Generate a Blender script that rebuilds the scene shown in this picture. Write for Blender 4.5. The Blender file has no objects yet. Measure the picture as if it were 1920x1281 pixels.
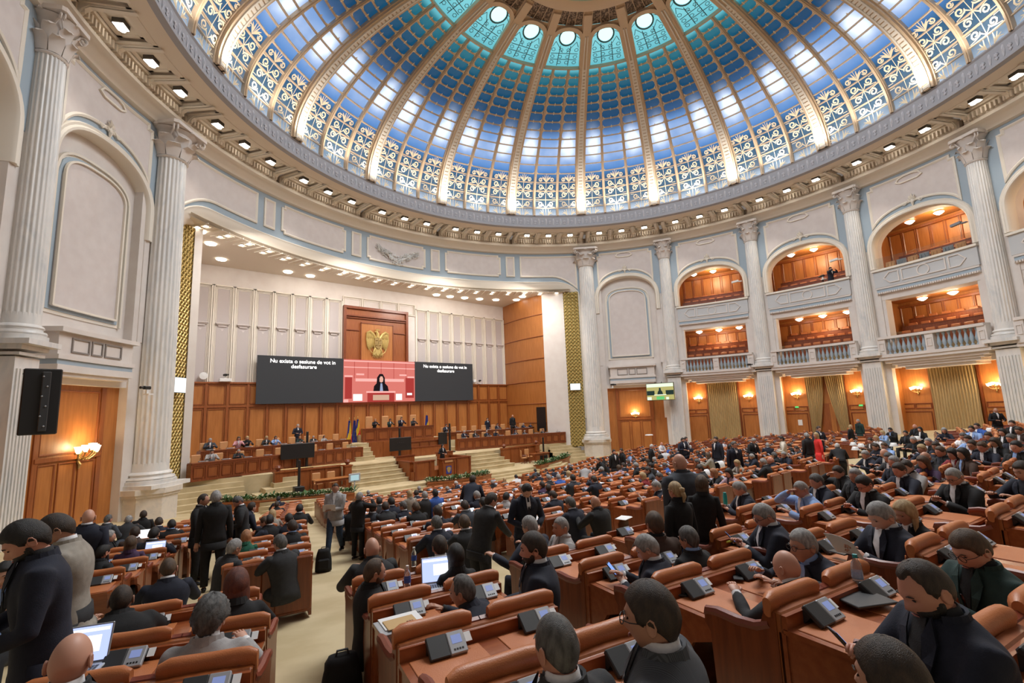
import bpy, math, random
from math import sin, cos, pi, radians as rad, hypot, atan2, sqrt
from mathutils import Vector, Matrix
random.seed(7)
SC = bpy.context.scene
ZO = 5.0                                   # camera eye height above the scene origin
# ---------------------------------------------------------------- camera
cam = bpy.data.cameras.new('camera'); camo = bpy.data.objects.new('camera', cam)
SC.collection.objects.link(camo); SC.camera = camo
cam.sensor_width = 36.0; cam.lens = 885.659/1920*36.0; cam.clip_start = .05; cam.clip_end = 300
_r = Vector((0.7594138, -0.6495278, -0.0374733)); _u = Vector((-0.0653999, -0.1335162, 0.9888864)); _f = Vector((0.6473125, 0.7485232, 0.1438731))
CAM = Vector((-18.574, -13.007, 0.0))
camo.matrix_world = Matrix(((_r.x, _u.x, -_f.x, CAM.x), (_r.y, _u.y, -_f.y, CAM.y), (_r.z, _u.z, -_f.z, CAM.z+ZO), (0, 0, 0, 1)))
SC.view_settings.view_transform = 'Standard'; SC.view_settings.look = 'None'
SC.view_settings.gamma = 1; SC.view_settings.use_curve_mapping = False
SC.view_settings.exposure = 0.3
# ---------------------------------------------------------------- light of the hall
W = bpy.data.worlds.new('hall_ambient'); SC.world = W; W.use_nodes = True
W.node_tree.nodes['Background'].inputs[0].default_value = (1.0, 0.86, 0.76, 1)
W.node_tree.nodes['Background'].inputs[1].default_value = 0.15
def lamp(kind, name, loc, power, col, size=.2, target=None, spot=None, sx=None, sy=None):
    l = bpy.data.lights.new(name, kind); l.energy = power; l.color = col
    if kind == 'AREA':
        l.shape = 'RECTANGLE' if sx else 'DISK'; l.size = sx or size
        if sx: l.size_y = sy
    else: l.shadow_soft_size = size
    if spot: l.spot_size = rad(spot); l.spot_blend = .6
    o = bpy.data.objects.new(name, l); SC.collection.objects.link(o); o.location = Vector(loc)
    if target is not None:
        o.rotation_euler = (Vector(target)-Vector(loc)).to_track_quat('-Z', 'Y').to_euler()
    return o
# soft daylight-coloured glow entering through the dome glass, a warm fill and stage lights
lamp('AREA', 'dome_light', (0, 0, 24.0), 5200, (.93, .96, 1.0), size=17, target=(0, 0, 0))
lamp('AREA', 'hall_fill_light', (-4, -6, 16.4), 1500, (1.0, .93, .86), size=12, target=(-4, -6, 0))  # added unseen lamp in mid-air, fills the seats; no fixture hangs here
for a in (-33, -11, 11, 33):
    lamp('AREA', 'stage_light', (20.6*sin(rad(a)), 18.2*cos(rad(a))+2.6, 11.0), 320, (1.0, .93, .86), size=2.6, target=(20.6*sin(rad(a)), 25.0*cos(rad(a))+1.6, 2))
# ---------------------------------------------------------------- mesh helpers
class MB:
    def __init__(s): s.v = []; s.f = []; s.m = []; s.mk = 0
    def mark(s): s.mk = len(s.v); return s
    def add(s, v, f, m=0):
        o = len(s.v); s.v += [tuple(p) for p in v]
        s.f += [tuple(i+o for i in q) for q in f]; s.m += [m]*len(f); return s
    def box(s, c, d, rz=0, m=0, taper=1):
        x, y, z = c; a, b, h = d[0]/2, d[1]/2, d[2]/2; cr, sr = cos(rz), sin(rz); V = []
        for k in (-1, 1):
            t = taper if k > 0 else 1
            for i, j in ((-1, -1), (1, -1), (1, 1), (-1, 1)):
                px, py = i*a*t, j*b*t; V.append((x+px*cr-py*sr, y+px*sr+py*cr, z+k*h))
        return s.add(V, [(3, 2, 1, 0), (4, 5, 6, 7), (0, 1, 5, 4), (1, 2, 6, 5), (2, 3, 7, 6), (3, 0, 4, 7)], m)
    def cbox(s, c, d, b=.01, m=0):
        """box with chamfered edges"""
        x, y, z = c; X, Y, Z = d[0]/2, d[1]/2, d[2]/2; b = min(b, X*.9, Y*.9, Z*.9)
        V = []
        for (zz, ins) in ((-Z, b), (-Z+b, 0), (Z-b, 0), (Z, b)):
            for (i, j) in ((-1, -1), (1, -1), (1, 1), (-1, 1)):
                if i == j: V += [(x+i*(X-ins), y+j*(Y-b-ins*.4), z+zz), (x+i*(X-b-ins*.4), y+j*(Y-ins), z+zz)][::1]
                else: V += [(x+i*(X-b-ins*.4), y+j*(Y-ins), z+zz), (x+i*(X-ins), y+j*(Y-b-ins*.4), z+zz)]
        # order per layer so the loop goes round
        F = []
        for L in range(4):
            q = V[L*8:L*8+8]
            q.sort(key=lambda p: atan2((p[1]-y)/max(Y, 1e-6), (p[0]-x)/max(X, 1e-6))); V[L*8:L*8+8] = q
        for L in range(3):
            for k in range(8): F.append((L*8+k, L*8+(k+1) % 8, L*8+8+(k+1) % 8, L*8+8+k))
        F.append(tuple(range(7, -1, -1))); F.append(tuple(range(24, 32)))
        return s.add(V, F, m)
    def loft(s, rings, cap=True, m=0, closed=False):
        n = len(rings[0]); V = [p for r in rings for p in r]; F = []
        for i in range(len(rings)-1+(1 if closed else 0)):
            a = i*n; b = ((i+1) % len(rings))*n
            for k in range(n): F.append((a+k, a+(k+1) % n, b+(k+1) % n, b+k))
        if cap and not closed: F.append(tuple(range(n-1, -1, -1))); F.append(tuple(range((len(rings)-1)*n, len(rings)*n)))
        return s.add(V, F, m)
    def tube(s, pts, r, n=8, m=0, cap=True, flat=1.0):
        """round tube along points, r number or list"""
        P = [Vector(p) for p in pts]; R = r if isinstance(r, (list, tuple)) else [r]*len(P); rings = []; up = None
        for i, p in enumerate(P):
            t = (P[min(i+1, len(P)-1)]-P[max(i-1, 0)]).normalized()
            if up is None: up = Vector((0, 0, 1)) if abs(t.z) < .9 else Vector((0, 1, 0))
            a = t.cross(up)
            if a.length < 1e-4: a = t.cross(Vector((1, 0, 0)))
            a.normalize(); b = a.cross(t); up = b
            rings.append([tuple(p+a*(R[i]*cos(2*pi*k/n))+b*(R[i]*flat*sin(2*pi*k/n))) for k in range(n)])
        return s.loft(rings, cap, m)
    def lathe(s, prof, n=24, c=(0, 0, 0), m=0, flute=0, fd=.0):
        rings = []
        for r, z in prof:
            rings.append([(c[0]+(r-(fd*r*(.5+.5*cos(2*pi*flute*k/n)) if flute else 0))*cos(2*pi*k/n), c[1]+(r-(fd*r*(.5+.5*cos(2*pi*flute*k/n)) if flute else 0))*sin(2*pi*k/n), c[2]+z) for k in range(n)])
        return s.loft(rings, True, m)
    def prism(s, poly, z0, z1, m=0):
        n = len(poly); V = [(x, y, z0) for x, y in poly]+[(x, y, z1) for x, y in poly]
        F = [tuple(range(n-1, -1, -1)), tuple(range(n, 2*n))]+[(k, (k+1) % n, n+(k+1) % n, n+k) for k in range(n)]
        return s.add(V, F, m)
    def ring(s, prof, a0, a1, n, m=0, closed=False, cap=True):
        """sweep an (R,z) profile round the hall axis between two angles in degrees"""
        rings = []
        for i in range(n+1):
            a = rad(a0+(a1-a0)*i/n); rings.append([(R*sin(a), R*cos(a), z) for R, z in prof])
        V = [p for r in rings for p in r]; k = len(prof); F = []
        for i in range(n):
            for j in range(k-(0 if closed else 1)):
                F.append((i*k+j, i*k+(j+1) % k, (i+1)*k+(j+1) % k, (i+1)*k+j))
        if closed and cap: F.append(tuple(range(k))); F.append(tuple(range(n*k+k-1, n*k-1, -1)))
        return s.add(V, F, m)
    def plate(s, us, lo, hi, d0, d1, m=0):
        """solid slab in (u,z,d) space between lo(u) and hi(u)"""
        rings = []
        for u in us:
            l, h = lo(u), max(lo(u)+1e-3, hi(u)); rings.append([(u, l, d0), (u, h, d0), (u, h, d1), (u, l, d1)])
        return s.loft(rings, True, m)
    def mould(s, path, prof, m=0, closed=False, step=.6):
        """sweep (n,d) profile along a 2-D (u,z) path with mitres; n>0 is to the left of travel"""
        P = []; N = len(path)
        for i in range(N if closed else N-1):
            a, b = path[i], path[(i+1) % N]; L = hypot(b[0]-a[0], b[1]-a[1]); k = max(1, int(L/step))
            for j in range(k): P.append((a[0]+(b[0]-a[0])*j/k, a[1]+(b[1]-a[1])*j/k))
        if not closed: P.append(path[-1])
        rings = []; n = len(P)
        for i in range(n):
            a = P[i-1] if (i or closed) else P[0]; c = P[(i+1) % n] if (i < n-1 or closed) else P[-1]; b = P[i]
            t1 = Vector((b[0]-a[0], b[1]-a[1])); t2 = Vector((c[0]-b[0], c[1]-b[1]))
            if t1.length < 1e-6: t1 = t2.copy()
            if t2.length < 1e-6: t2 = t1.copy()
            t1.normalize(); t2.normalize(); n1 = Vector((-t1.y, t1.x)); n2 = Vector((-t2.y, t2.x)); q = n1+n2
            if q.length < 1e-4: q = n1.copy()
            q.normalize(); q = q/max(.35, q.dot(n1))
            rings.append([(b[0]+q.x*o, b[1]+q.y*o, d) for o, d in prof])
        return s.loft(rings, not closed, m, closed)
    def map(s, fn):
        for i in range(s.mk, len(s.v)): s.v[i] = fn(*s.v[i])
        s.mk = len(s.v); return s
    def bend(s, a0, R=23.5):
        """(u,z,d) -> hall cylinder, d measured towards the axis"""
        def fn(u, z, d):
            a = rad(a0)+u/R; return ((R-d)*sin(a), (R-d)*cos(a), z)
        return s.map(fn)
    def xf(s, M): return s.map(lambda x, y, z: tuple(M @ Vector((x, y, z))))
    def build(s, name, mats, parent=None, smooth=False, loc=None, rz=0, kind=None, angle=40):
        me = bpy.data.meshes.new(name); me.from_pydata(s.v, [], s.f)
        if not isinstance(mats, (list, tuple)): mats = [mats]
        for q in mats: me.materials.append(q)
        if len(mats) > 1: me.polygons.foreach_set('material_index', s.m)
        if smooth:
            me.polygons.foreach_set('use_smooth', [True]*len(me.polygons))
            if angle < 180:
                try: me.set_sharp_from_angle(angle=rad(angle))
                except Exception: pass
        me.update(); me.validate()
        o = bpy.data.objects.new(name, me); SC.collection.objects.link(o)
        if parent is not None: o.parent = parent
        if loc is not None: o.location = loc
        if rz: o.rotation_euler = (0, 0, rz)
        if kind: o['kind'] = kind
        return o
def empty(name, loc, rz=0, label=None, cat=None, group=None):
    o = bpy.data.objects.new(name, None); SC.collection.objects.link(o); o.location = loc; o.rotation_euler = (0, 0, rz)
    o.empty_display_size = .1
    return tag(o, label, cat, group)
def tag(o, label=None, cat=None, group=None, kind=None):
    if label: o['label'] = label
    if cat: o['category'] = cat
    if group: o['group'] = group
    if kind: o['kind'] = kind
    return o
KIDS = {}
def copy_tree(o, parent=None):
    c = o.copy(); SC.collection.objects.link(c)
    if parent is not None: c.parent = parent; c.matrix_parent_inverse = o.matrix_parent_inverse.copy()
    for ch in o.children: copy_tree(ch, c)
    return c
def pol(R, a, z=0): return (R*sin(rad(a)), R*cos(rad(a)), z)
def lin(a, b, n): return [a+(b-a)*i/n for i in range(n+1)]
# ---------------------------------------------------------------- materials
def mat(name, col, rough=.5, metal=0, col2=None, scale=8, bump=0, bscale=60, kind='noise', emis=None, es=0, spec=.5, stretch=(1, 1, 1), coat=0, ramp=(.35, .65), trans=0, detail=4):
    M = bpy.data.materials.new(name); M.use_nodes = True; nt = M.node_tree; N = nt.nodes; L = nt.links
    b = N['Principled BSDF']; b.inputs['Base Color'].default_value = (*col, 1); b.inputs['Roughness'].default_value = rough
    b.inputs['Metallic'].default_value = metal; b.inputs['Specular IOR Level'].default_value = spec
    if coat: b.inputs['Coat Weight'].default_value = coat; b.inputs['Coat Roughness'].default_value = .15
    if trans: b.inputs['Transmission Weight'].default_value = trans; b.inputs['IOR'].default_value = 1.35
    if emis: b.inputs['Emission Color'].default_value = (*emis, 1); b.inputs['Emission Strength'].default_value = es
    tc = None
    if col2 or bump:
        tc = N.new('ShaderNodeTexCoord'); mp = N.new('ShaderNodeMapping'); mp.inputs['Scale'].default_value = stretch
        L.new(tc.outputs['Object'], mp.inputs[0])
    if col2:
        if kind == 'wave':
            t = N.new('ShaderNodeTexWave'); t.inputs['Scale'].default_value = scale; t.inputs['Distortion'].default_value = 6; t.inputs['Detail'].default_value = 3
        else:
            t = N.new('ShaderNodeTexNoise'); t.inputs['Scale'].default_value = scale; t.inputs['Detail'].default_value = detail
            if kind == 'vein': t.inputs['Distortion'].default_value = 2.2
        L.new(mp.outputs[0], t.inputs['Vector']); r = N.new('ShaderNodeValToRGB')
        r.color_ramp.elements[0].position = ramp[0]; r.color_ramp.elements[1].position = ramp[1]
        r.color_ramp.elements[0].color = (*col, 1); r.color_ramp.elements[1].color = (*col2, 1)
        L.new(t.outputs[0], r.inputs[0]); L.new(r.outputs[0], b.inputs['Base Color'])
    if bump:
        t = N.new('ShaderNodeTexNoise'); t.inputs['Scale'].default_value = bscale; L.new(mp.outputs[0], t.inputs['Vector'])
        bp = N.new('ShaderNodeBump'); bp.inputs['Strength'].default_value = bump; bp.inputs['Distance'].default_value = .01
        L.new(t.outputs[0], bp.inputs['Height']); L.new(bp.outputs[0], b.inputs['Normal'])
    return M
M = {}
M['cream'] = mat('cream_plaster', (.66, .60, .56), .7, col2=(.70, .65, .61), scale=1.5)
M['panel'] = mat('warm_grey_plaster', (.60, .54, .52), .75, col2=(.64, .585, .565), scale=2)
M['blue'] = mat('pale_blue_plaster', (.35, .425, .49), .75)
M['field'] = mat('shaded_panel_plaster', (.50, .45, .44), .8); M['paleblue'] = mat('pale_grey_blue', (.52, .53, .54), .7)  # field: shade of the framed stage panels put into a darker plaster colour
M['ivory'] = mat('ivory_moulding', (.76, .70, .61), .55)
M['soffit'] = mat('cream_soffit', (.70, .62, .52), .7)
M['frieze'] = mat('grey_frieze', (.36, .36, .39), .7)
M['fcol'] = mat('frieze_leaves', (.52, .52, .56), .65)
M['marble'] = mat('pale_marble', (.74, .72, .69), .32, col2=(.58, .59, .59), scale=1.4, kind='vein', stretch=(1, 1, .35), ramp=(.45, .75), spec=.5)
M['marbleW'] = mat('warm_marble', (.70, .64, .56), .35, col2=(.60, .56, .51), scale=2, kind='vein', ramp=(.4, .7))
M['wood'] = mat('cherry_panel_wood', (.23, .060, .014), .38, col2=(.33, .100, .026), scale=2.2, stretch=(9, 9, .6), ramp=(.3, .7), coat=.15)
M['woodD'] = mat('cherry_frame_wood', (.16, .036, .010), .36, col2=(.23, .058, .016), scale=3, stretch=(8, 8, .8), coat=.15)
M['woodL'] = mat('golden_oak_panel', (.36, .125, .028), .4, col2=(.46, .175, .045), scale=1.6, stretch=(6, 6, .6), ramp=(.3, .7), coat=.1)
M['desk'] = mat('desk_wood', (.25, .060, .018), .3, col2=(.33, .095, .03), scale=3, stretch=(1, 6, 6), coat=.3)
M['gold'] = mat('gilding', (.46, .33, .10), .45, .45, col2=(.62, .46, .18), scale=30)
M['brass'] = mat('antique_brass', (.50, .36, .16), .35, .9)
M['rib'] = mat('gold_cream_rib', (.62, .47, .32), .5, .15)
M['carpet'] = mat('beige_carpet', (.50, .395, .225), .95, col2=(.60, .49, .30), scale=1.1, bump=.4, bscale=220, ramp=(.4, .62))
M['leather'] = mat('tan_orange_leather', (.46, .145, .045), .42, col2=(.52, .175, .06), scale=5, bump=.18, bscale=140)
M['leatherD'] = mat('red_brown_leather', (.20, .040, .018), .38, bump=.1, bscale=90)
M['tan'] = mat('light_tan_leather', (.55, .27, .11), .5, bump=.15, bscale=120)
M['black'] = mat('black_plastic', (.012, .012, .013), .4)
M['dark'] = mat('dark_grey_plastic', (.035, .037, .04), .45)
M['silver'] = mat('silver_plastic', (.44, .46, .49), .35, .3)
M['keypad'] = mat('grey_keypad', (.22, .235, .26), .4)
M['white'] = mat('white_paper', (.80, .80, .80), .7)
M['whitep'] = mat('white_plastic', (.75, .75, .74), .4)
M['glow'] = mat('lamp_glow', (1, .95, .85), .4, emis=(1, .93, .82), es=6)
M['glowW'] = mat('warm_lamp_glow', (1, .85, .6), .4, emis=(1, .84, .55), es=5)
M['curtain'] = mat('gold_curtain', (.40, .27, .115), .8, col2=(.48, .34, .16), scale=3, stretch=(5, 5, .3))
# ================================================================ the hall shell
RW = 23.5; B = 18.3; COLS = [-82.4, -64.1, -45.8, 45.8, 64.1, 82.4, 100.7, 119.0, 137.3]
m2 = lambda u: u/RW*180/pi
# --- amphitheatre floor
def interp(x, xs, ys):
    if x <= xs[0]: return ys[0]
    for i in range(1, len(xs)):
        if x <= xs[i]: return ys[i-1]+(ys[i]-ys[i-1])*(x-xs[i-1])/(xs[i]-xs[i-1])
    return ys[-1]
def zf(x, y):
    return interp(hypot(.6*x, max(0, 14-y)), [6, 8, 10.3, 12.5, 15, 17.7, 19.7, 22.6, 24.1, 27.5, 30, 36], [-4.9, -4.7, -4.35, -3.95, -3.58, -3.36, -3.14, -2.78, -2.54, -2.05, -1.7, -1.0])
b = MB(); xs = lin(-25, 25.5, 60); ys = lin(-25, 20, 54)
V = [(x, y, zf(x, y)-.012) for y in ys for x in xs]; F = []
for j in range(len(ys)-1):
    for i in range(len(xs)-1):
        if hypot((xs[i]+xs[i+1])/2, (ys[j]+ys[j+1])/2) < 26.5 and not (ys[j+1] > 13.6 and abs(xs[i]) < 15.2):
            k = j*len(xs)+i; F.append((k, k+1, k+1+len(xs), k+len(xs)))
b.add(V, F); fl = b.build('floor', M['carpet'], smooth=True, kind='structure')
# --- leaf frieze ring
b = MB(); b.ring([(20.3, 17.9), (20.0, 17.86), (19.94, 17.74), (20.02, 17.66), (20.05, 16.86), (19.95, 16.80), (19.97, 16.66), (20.25, 16.6), (20.6, 16.6)], -100, 150, 300)
fr = b.build('trim_1', [M['frieze']], smooth=True, kind='structure')
b = MB()
for i in range(-110, 178, 1):
    a = i*.98-.0
    if a < -80 or a > 140: continue
    if i % 2:  # palmette
        for k in (-2, -1, 0, 1, 2):
            t = k*.42; L = .26-.03*abs(k)
            b.mark(); w = .045
            b.add([(-w*.4, 0, .0), (w*.4, 0, .0), (w, L*.6, .03), (0, L, .015), (-w, L*.6, .03), (0, L*.55, .055)], [(0, 1, 5), (1, 2, 5), (2, 3, 5), (3, 4, 5), (4, 0, 5)])
            b.map(lambda u, z, d, t=t: (u*cos(t)+z*sin(t), 17.12-u*sin(t)*.2+z*cos(t), d)); b.mk -= 6; b.bend(a, 20.03)
            b.mark(); b.add([(-w*.4, 0, .0), (w*.4, 0, .0), (w, L*.5, .03), (0, L*.75, .015), (-w, L*.5, .03), (0, L*.4, .055)], [(1, 0, 5), (2, 1, 5), (3, 2, 5), (4, 3, 5), (0, 4, 5)])
            b.map(lambda u, z, d, t=t: (u*cos(t)+z*sin(t), 17.12-z*cos(t), d)); b.mk -= 6; b.bend(a, 20.03)
    else:      # urn leaf
        b.mark(); n = 8
        V = [(.085*sin(2*pi*k/n)*(1.1 if cos(2*pi*k/n) > 0 else .75), 17.22+.34*cos(2*pi*k/n), .005) for k in range(n)]+[(0, 17.25, .09)]
        b.add(V, [(k, (k+1) % n, n) for k in range(n)]); b.bend(a, 20.03)
b.build('frieze_leaves', M['fcol'], fr, smooth=False)
# --- soffit ring with coffers, lamps, brackets, dentils
b = MB(); b.ring([(20.25, 16.6), (20.6, 16.52), (21.0, 16.52)], -100, 150, 200); b.ring([(22.9, 16.52), (23.2, 16.5), (23.2, 15.9)], -100, 150, 200)
b.ring([(21.0, 16.9), (22.9, 16.9)], -100, 150, 200); sof = b.build('trim_2', M['soffit'], smooth=True, kind='structure')
brk = MB(); cof = MB(); den = MB(); LAMPS = []
for k in range(-5, 8):
    c = k*B
    for j in (-1, 0, 1):
        a = c+j*5.5
        if a < -70 or a > 140: continue
        LAMPS.append(a)
        w = 2.55/21.95*180/pi/2
        for (r0, r1, w0, w1, z0, z1) in ((20.95, 22.95, 1, .86, 16.50, 16.60), (21.15, 22.75, .86, .62, 16.60, 16.74), (21.4, 22.5, .62, .40, 16.74, 16.86)):
            for (ra, rb, wa, wb) in ((r0, r0+.2, w0, w0), (r1-.2, r1, w0, w0)):
                cof.ring([(ra, z0), (rb, z0), (rb, z1+.02), (ra, z1+.02)], a-w*wa, a+w*wb, 6, closed=True)
            for s_ in (-1, 1):
                cof.ring([(r0, z0), (r1, z0), (r1, z1+.02), (r0, z1+.02)], a+s_*w*w0-.12, a+s_*w*w1+.12 if s_ < 0 else a+s_*w*w0+.12, 1, closed=True) if False else cof.ring([(r0, z0), (r1, z0), (r1, z1+.02), (r0, z1+.02)], min(a+s_*w*w0, a+s_*w*(w0-.09)), max(a+s_*w*w0, a+s_*w*(w0-.09)), 1, closed=True)
        cof.ring([(21.3, 16.84), (22.6, 16.84), (22.6, 16.9), (21.3, 16.9)], a-w*.7, a+w*.7, 3, closed=True)
        n = 11   # dentil comb on the outer side of each coffer
        for i in range(n):
            aa = a-w*.86+2*w*.86*i/(n-1); den.ring([(22.55, 16.1), (22.78, 16.1), (22.78, 16.46), (22.55, 16.46)], aa-.12, aa+.12, 1, closed=True)
        den.ring([(22.78, 15.98), (23.1, 15.98), (23.1, 16.5), (22.78, 16.5)], a-w, a+w, 5, closed=True)
    for a in ((c+2.75, c-2.75, c+9.15-.9, c+9.15+.9) if k < 8 else ()):
        if a < -75 or a > 141: continue
        # scrolled bracket (modillion)
        brk.mark(); P = [(20.9, 16.52), (20.95, 16.46), (21.1, 16.45), (22.4, 16.43), (22.62, 16.28), (22.8, 16.0), (23.1, 15.98), (23.1, 16.54)]
        brk.ring(P, a-.36, a+.36, 1, closed=True); brk.ring([(r+(.0), z-.05) for r, z in P[:6]]+[(22.9, 16.4), (20.8, 16.4)], a-.26, a+.26, 1, closed=True)
cof.build('coffer_frames', M['soffit'], sof); brk.build('brackets', M['ivory'], sof); den.build('dentils', M['soffit'], sof)
# cornice under the soffit and wall frieze
b = MB(); b.ring([(22.9, 15.98), (22.62, 15.95), (22.6, 15.75), (22.9, 15.7), (22.98, 15.58), (23.2, 15.5), (23.28, 15.3), (23.52, 15.24)], -100, 150, 260)
b.build('trim_3', M['ivory'], smooth=True, kind='structure', angle=50)
# --- ceiling lamps in the coffers
hs = mat('lamp_housing', (.10, .09, .08), .4, .3)
def coffer_lamp():
    t = empty('coffer_light', (0, 0, 0))
    MB().ring([(21.72, 16.62), (22.16, 16.62), (22.16, 16.84), (21.72, 16.84)], -.62, .62, 2, closed=True).build('housing', hs, t)
    e = MB()
    for u in (-.13, .13): e.lathe([(0, 0), (.12, 0), (.13, .05), (.05, .12)], 12, (u, 21.94, 16.53))
    e.box((0, 21.94, 16.605), (.44, .4, .02)); e.build('bulb', M['glow'], t)
    return t
cl0 = coffer_lamp()
near = {0: 'above the carved oak branch relief'}
for i, a in enumerate(LAMPS):
    t = cl0 if i == 0 else copy_tree(cl0)
    t.rotation_euler = (0, 0, -rad(a))
    side = 'over the left wall' if a < -46 else 'above the stage' if a < 46 else 'over the right galleries'
    inb = [x for x in LAMPS if (x < -46) == (a < -46) and (x > 46) == (a > 46)]; q = inb.index(a)+1
    tag(t, 'recessed twin spotlight number %d clockwise in the soffit coffers %s' % (q, side), 'ceiling light', 'spotlights in the soffit coffers')
    if i % 3 == 1: lamp('SPOT', 'coffer_spot', pol(21.6, a, 16.3), 420, (1, .90, .78), .15, pol(21.2, a, 0), 75)
# --- dome
def dz(R): return 17.76+9.1*sqrt(max(0, 1-(R/20.02)**2))
th = []; N = 400; L_ = [0]
for i in range(N+1): th.append((i/N)*rad(72))
pt = lambda t: (20*cos(t), 17.76+9.1*sin(t))
for i in range(N): L_.append(L_[-1]+hypot(pt(th[i+1])[0]-pt(th[i])[0], pt(th[i+1])[1]-pt(th[i])[1]))
def at_len(s):
    t = interp(s, L_, th); return pt(t)
def t_of_R(R): return math.acos(R/20)
LT = interp(t_of_R(10.5), th, L_)          # arc length to the transom ring
NR = 17; rowL = LT/NR
DB = 18.947; RIB0 = -50.0-DB*2          # rib angles
ribs = [RIB0+DB*i for i in range(0, 14)]
def dome_mat():
    Mm = bpy.data.materials.new('backlit_dome_glass'); Mm.use_nodes = True; nt = Mm.node_tree; N = nt.nodes; L = nt.links
    bs = N['Principled BSDF']; bs.inputs['Base Color'].default_value = (.006, .03, .05, 1); bs.inputs['Roughness'].default_value = .25
    g = N.new('ShaderNodeNewGeometry'); s = N.new('ShaderNodeSeparateXYZ'); L.new(g.outputs['Position'], s.inputs[0])
    def mth(op, a, b_=None, c=None):
        n = N.new('ShaderNodeMath'); n.operation = op
        for i, v in enumerate((a, b_, c)):
            if v is None: continue
            if isinstance(v, (int, float)): n.inputs[i].default_value = v
            else: L.new(v, n.inputs[i])
        return n.outputs[0]
    z = mth('SUBTRACT', s.outputs[2], ZO+17.76)
    r = N.new('ShaderNodeValToRGB'); e = r.color_ramp.elements; cr = r.color_ramp
    stops = [(0, (.03, .09, .14)), (.12, (.010, .04, .08)), (.34, (.012, .07, .17)), (.40, (.04, .18, .50)), (.60, (.05, .20, .52)), (.645, (.006, .06, .18)), (.70, (.003, .045, .12)), (.78, (.004, .06, .13)), (.845, (.015, .15, .20)), (.855, (.10, .42, .50)), (.90, (.18, .56, .62)), (1, (.3, .72, .75))]
    e[0].position = 0; e[0].color = (*stops[0][1], 1); e[1].position = 1; e[1].color = (*stops[-1][1], 1)
    for p, c in stops[1:-1]:
        q = e.new(p); q.color = (*c, 1)
    L.new(mth('DIVIDE', z, 9.1), r.inputs[0])
    ang = mth('ARCTAN2', s.outputs[0], s.outputs[1])
    # hot spots of two unbuilt lamps per bay, painted into the emission
    ph = mth('MULTIPLY', mth('ADD', ang, rad(-RIB0+360)), 360/(2*pi)/DB)
    fr_ = mth('FRACT', ph); d1 = mth('ABSOLUTE', mth('SUBTRACT', mth('ABSOLUTE', mth('SUBTRACT', fr_, .5)), .30))
    zz = mth('DIVIDE', mth('SUBTRACT', z, 5.05), .62); dd = mth('DIVIDE', d1, .10)
    gauss = mth('EXPONENT', mth('MULTIPLY', mth('ADD', mth('MULTIPLY', zz, zz), mth('MULTIPLY', dd, dd)), -1))
    zb = mth('DIVIDE', mth('SUBTRACT', z, 4.7), .8)
    band = mth('MULTIPLY', mth('EXPONENT', mth('MULTIPLY', mth('MULTIPLY', zb, zb), -1)), .35)
    low = mth('MULTIPLY', mth('EXPONENT', mth('MULTIPLY', z, -1.1)), .55)  # pale wash at the dome foot, also painted into the emission
    tot = mth('ADD', mth('ADD', mth('MULTIPLY', gauss, 1.3), band), low)
    nz = N.new('ShaderNodeTexNoise'); nz.inputs['Scale'].default_value = .8; L.new(g.outputs['Position'], nz.inputs['Vector'])
    tot = mth('MULTIPLY', tot, mth('ADD', mth('MULTIPLY', nz.outputs[0], 1.1), .35))
    mx = N.new('ShaderNodeMix'); mx.data_type = 'RGBA'; L.new(mth('MINIMUM', tot, 1), mx.inputs[0]); L.new(r.outputs[0], mx.inputs[6]); mx.inputs[7].default_value = (.85, .95, 1.15, 1)
    L.new(mx.outputs[2], bs.inputs['Emission Color']); bs.inputs['Emission Strength'].default_value = .92
    return Mm
M['dome'] = dome_mat()
b = MB(); prof = [at_len(LT*i/34) for i in range(35)]+[(R, dz(R)) for R in (10, 9.4, 8.8, 8.2, 7.6, 7.3)]
b.ring([(R+.12, z+.10) for R, z in prof], -100, 155, 136); dome = b.build('ceiling', M['dome'], smooth=True, kind='structure')
def rib_sweep(bm, a, w, d, l0, l1, n=40, steps=((1, 1),), lift=0):
    """box-section rib running up the dome; steps: (width factor, depth factor)"""
    for (wf, df) in steps:
        rings = []
        for i in range(n+1):
            R, z = at_len(l0+(l1-l0)*i/n); t = math.acos(min(1, R/20)); nx, nz_ = cos(t)*9.1, sin(t)*20; q = hypot(nx, nz_); nx /= q; nz_ /= q
            hw = w*wf/2; sc = .55+.45*R/20; hw *= sc
            pts = []
            for (u, dd) in ((-hw, -.12), (-hw, d*df), (hw, d*df), (hw, -.12)):
                rr = R-nx*(dd+lift); zz = z-nz_*(dd+lift); ca, sa = sin(rad(a)), cos(rad(a))
                pts.append((rr*ca+u*sa, rr*sa-u*ca, zz))
            rings.append(pts)
        bm.loft(rings)
for i, a in enumerate(ribs):
    b = MB(); rib_sweep(b, a, .95, .10, 0, L_[-1]*.995, 50); rib_sweep(b, a, .78, .26, 0, L_[-1]*.985, 50)
    r_ = b.build('dome_rib', M['rib'], dome)
    c = MB(); rib_sweep(c, a+.62, .09, .34, 0, LT*1.2, 40); rib_sweep(c, a-.62, .09, .34, 0, LT*1.2, 40)
    k = 46
    for j in range(k):
        l = LT*(j+.3)/k; rib_sweep(c, a, .40, .30, l, l+rowL*.26, 1)
    c.build('rib_beading', M['ivory'], r_)
mn = MB(); mt = MB()
for i in range(len(ribs)-1):
    for s_ in (1/3, 2/3):
        a = ribs[i]+DB*s_; rib_sweep(mn, a, .22, .12, 0, LT, 36); rib_sweep(mn, a, .10, .18, 0, LT, 36)
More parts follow.
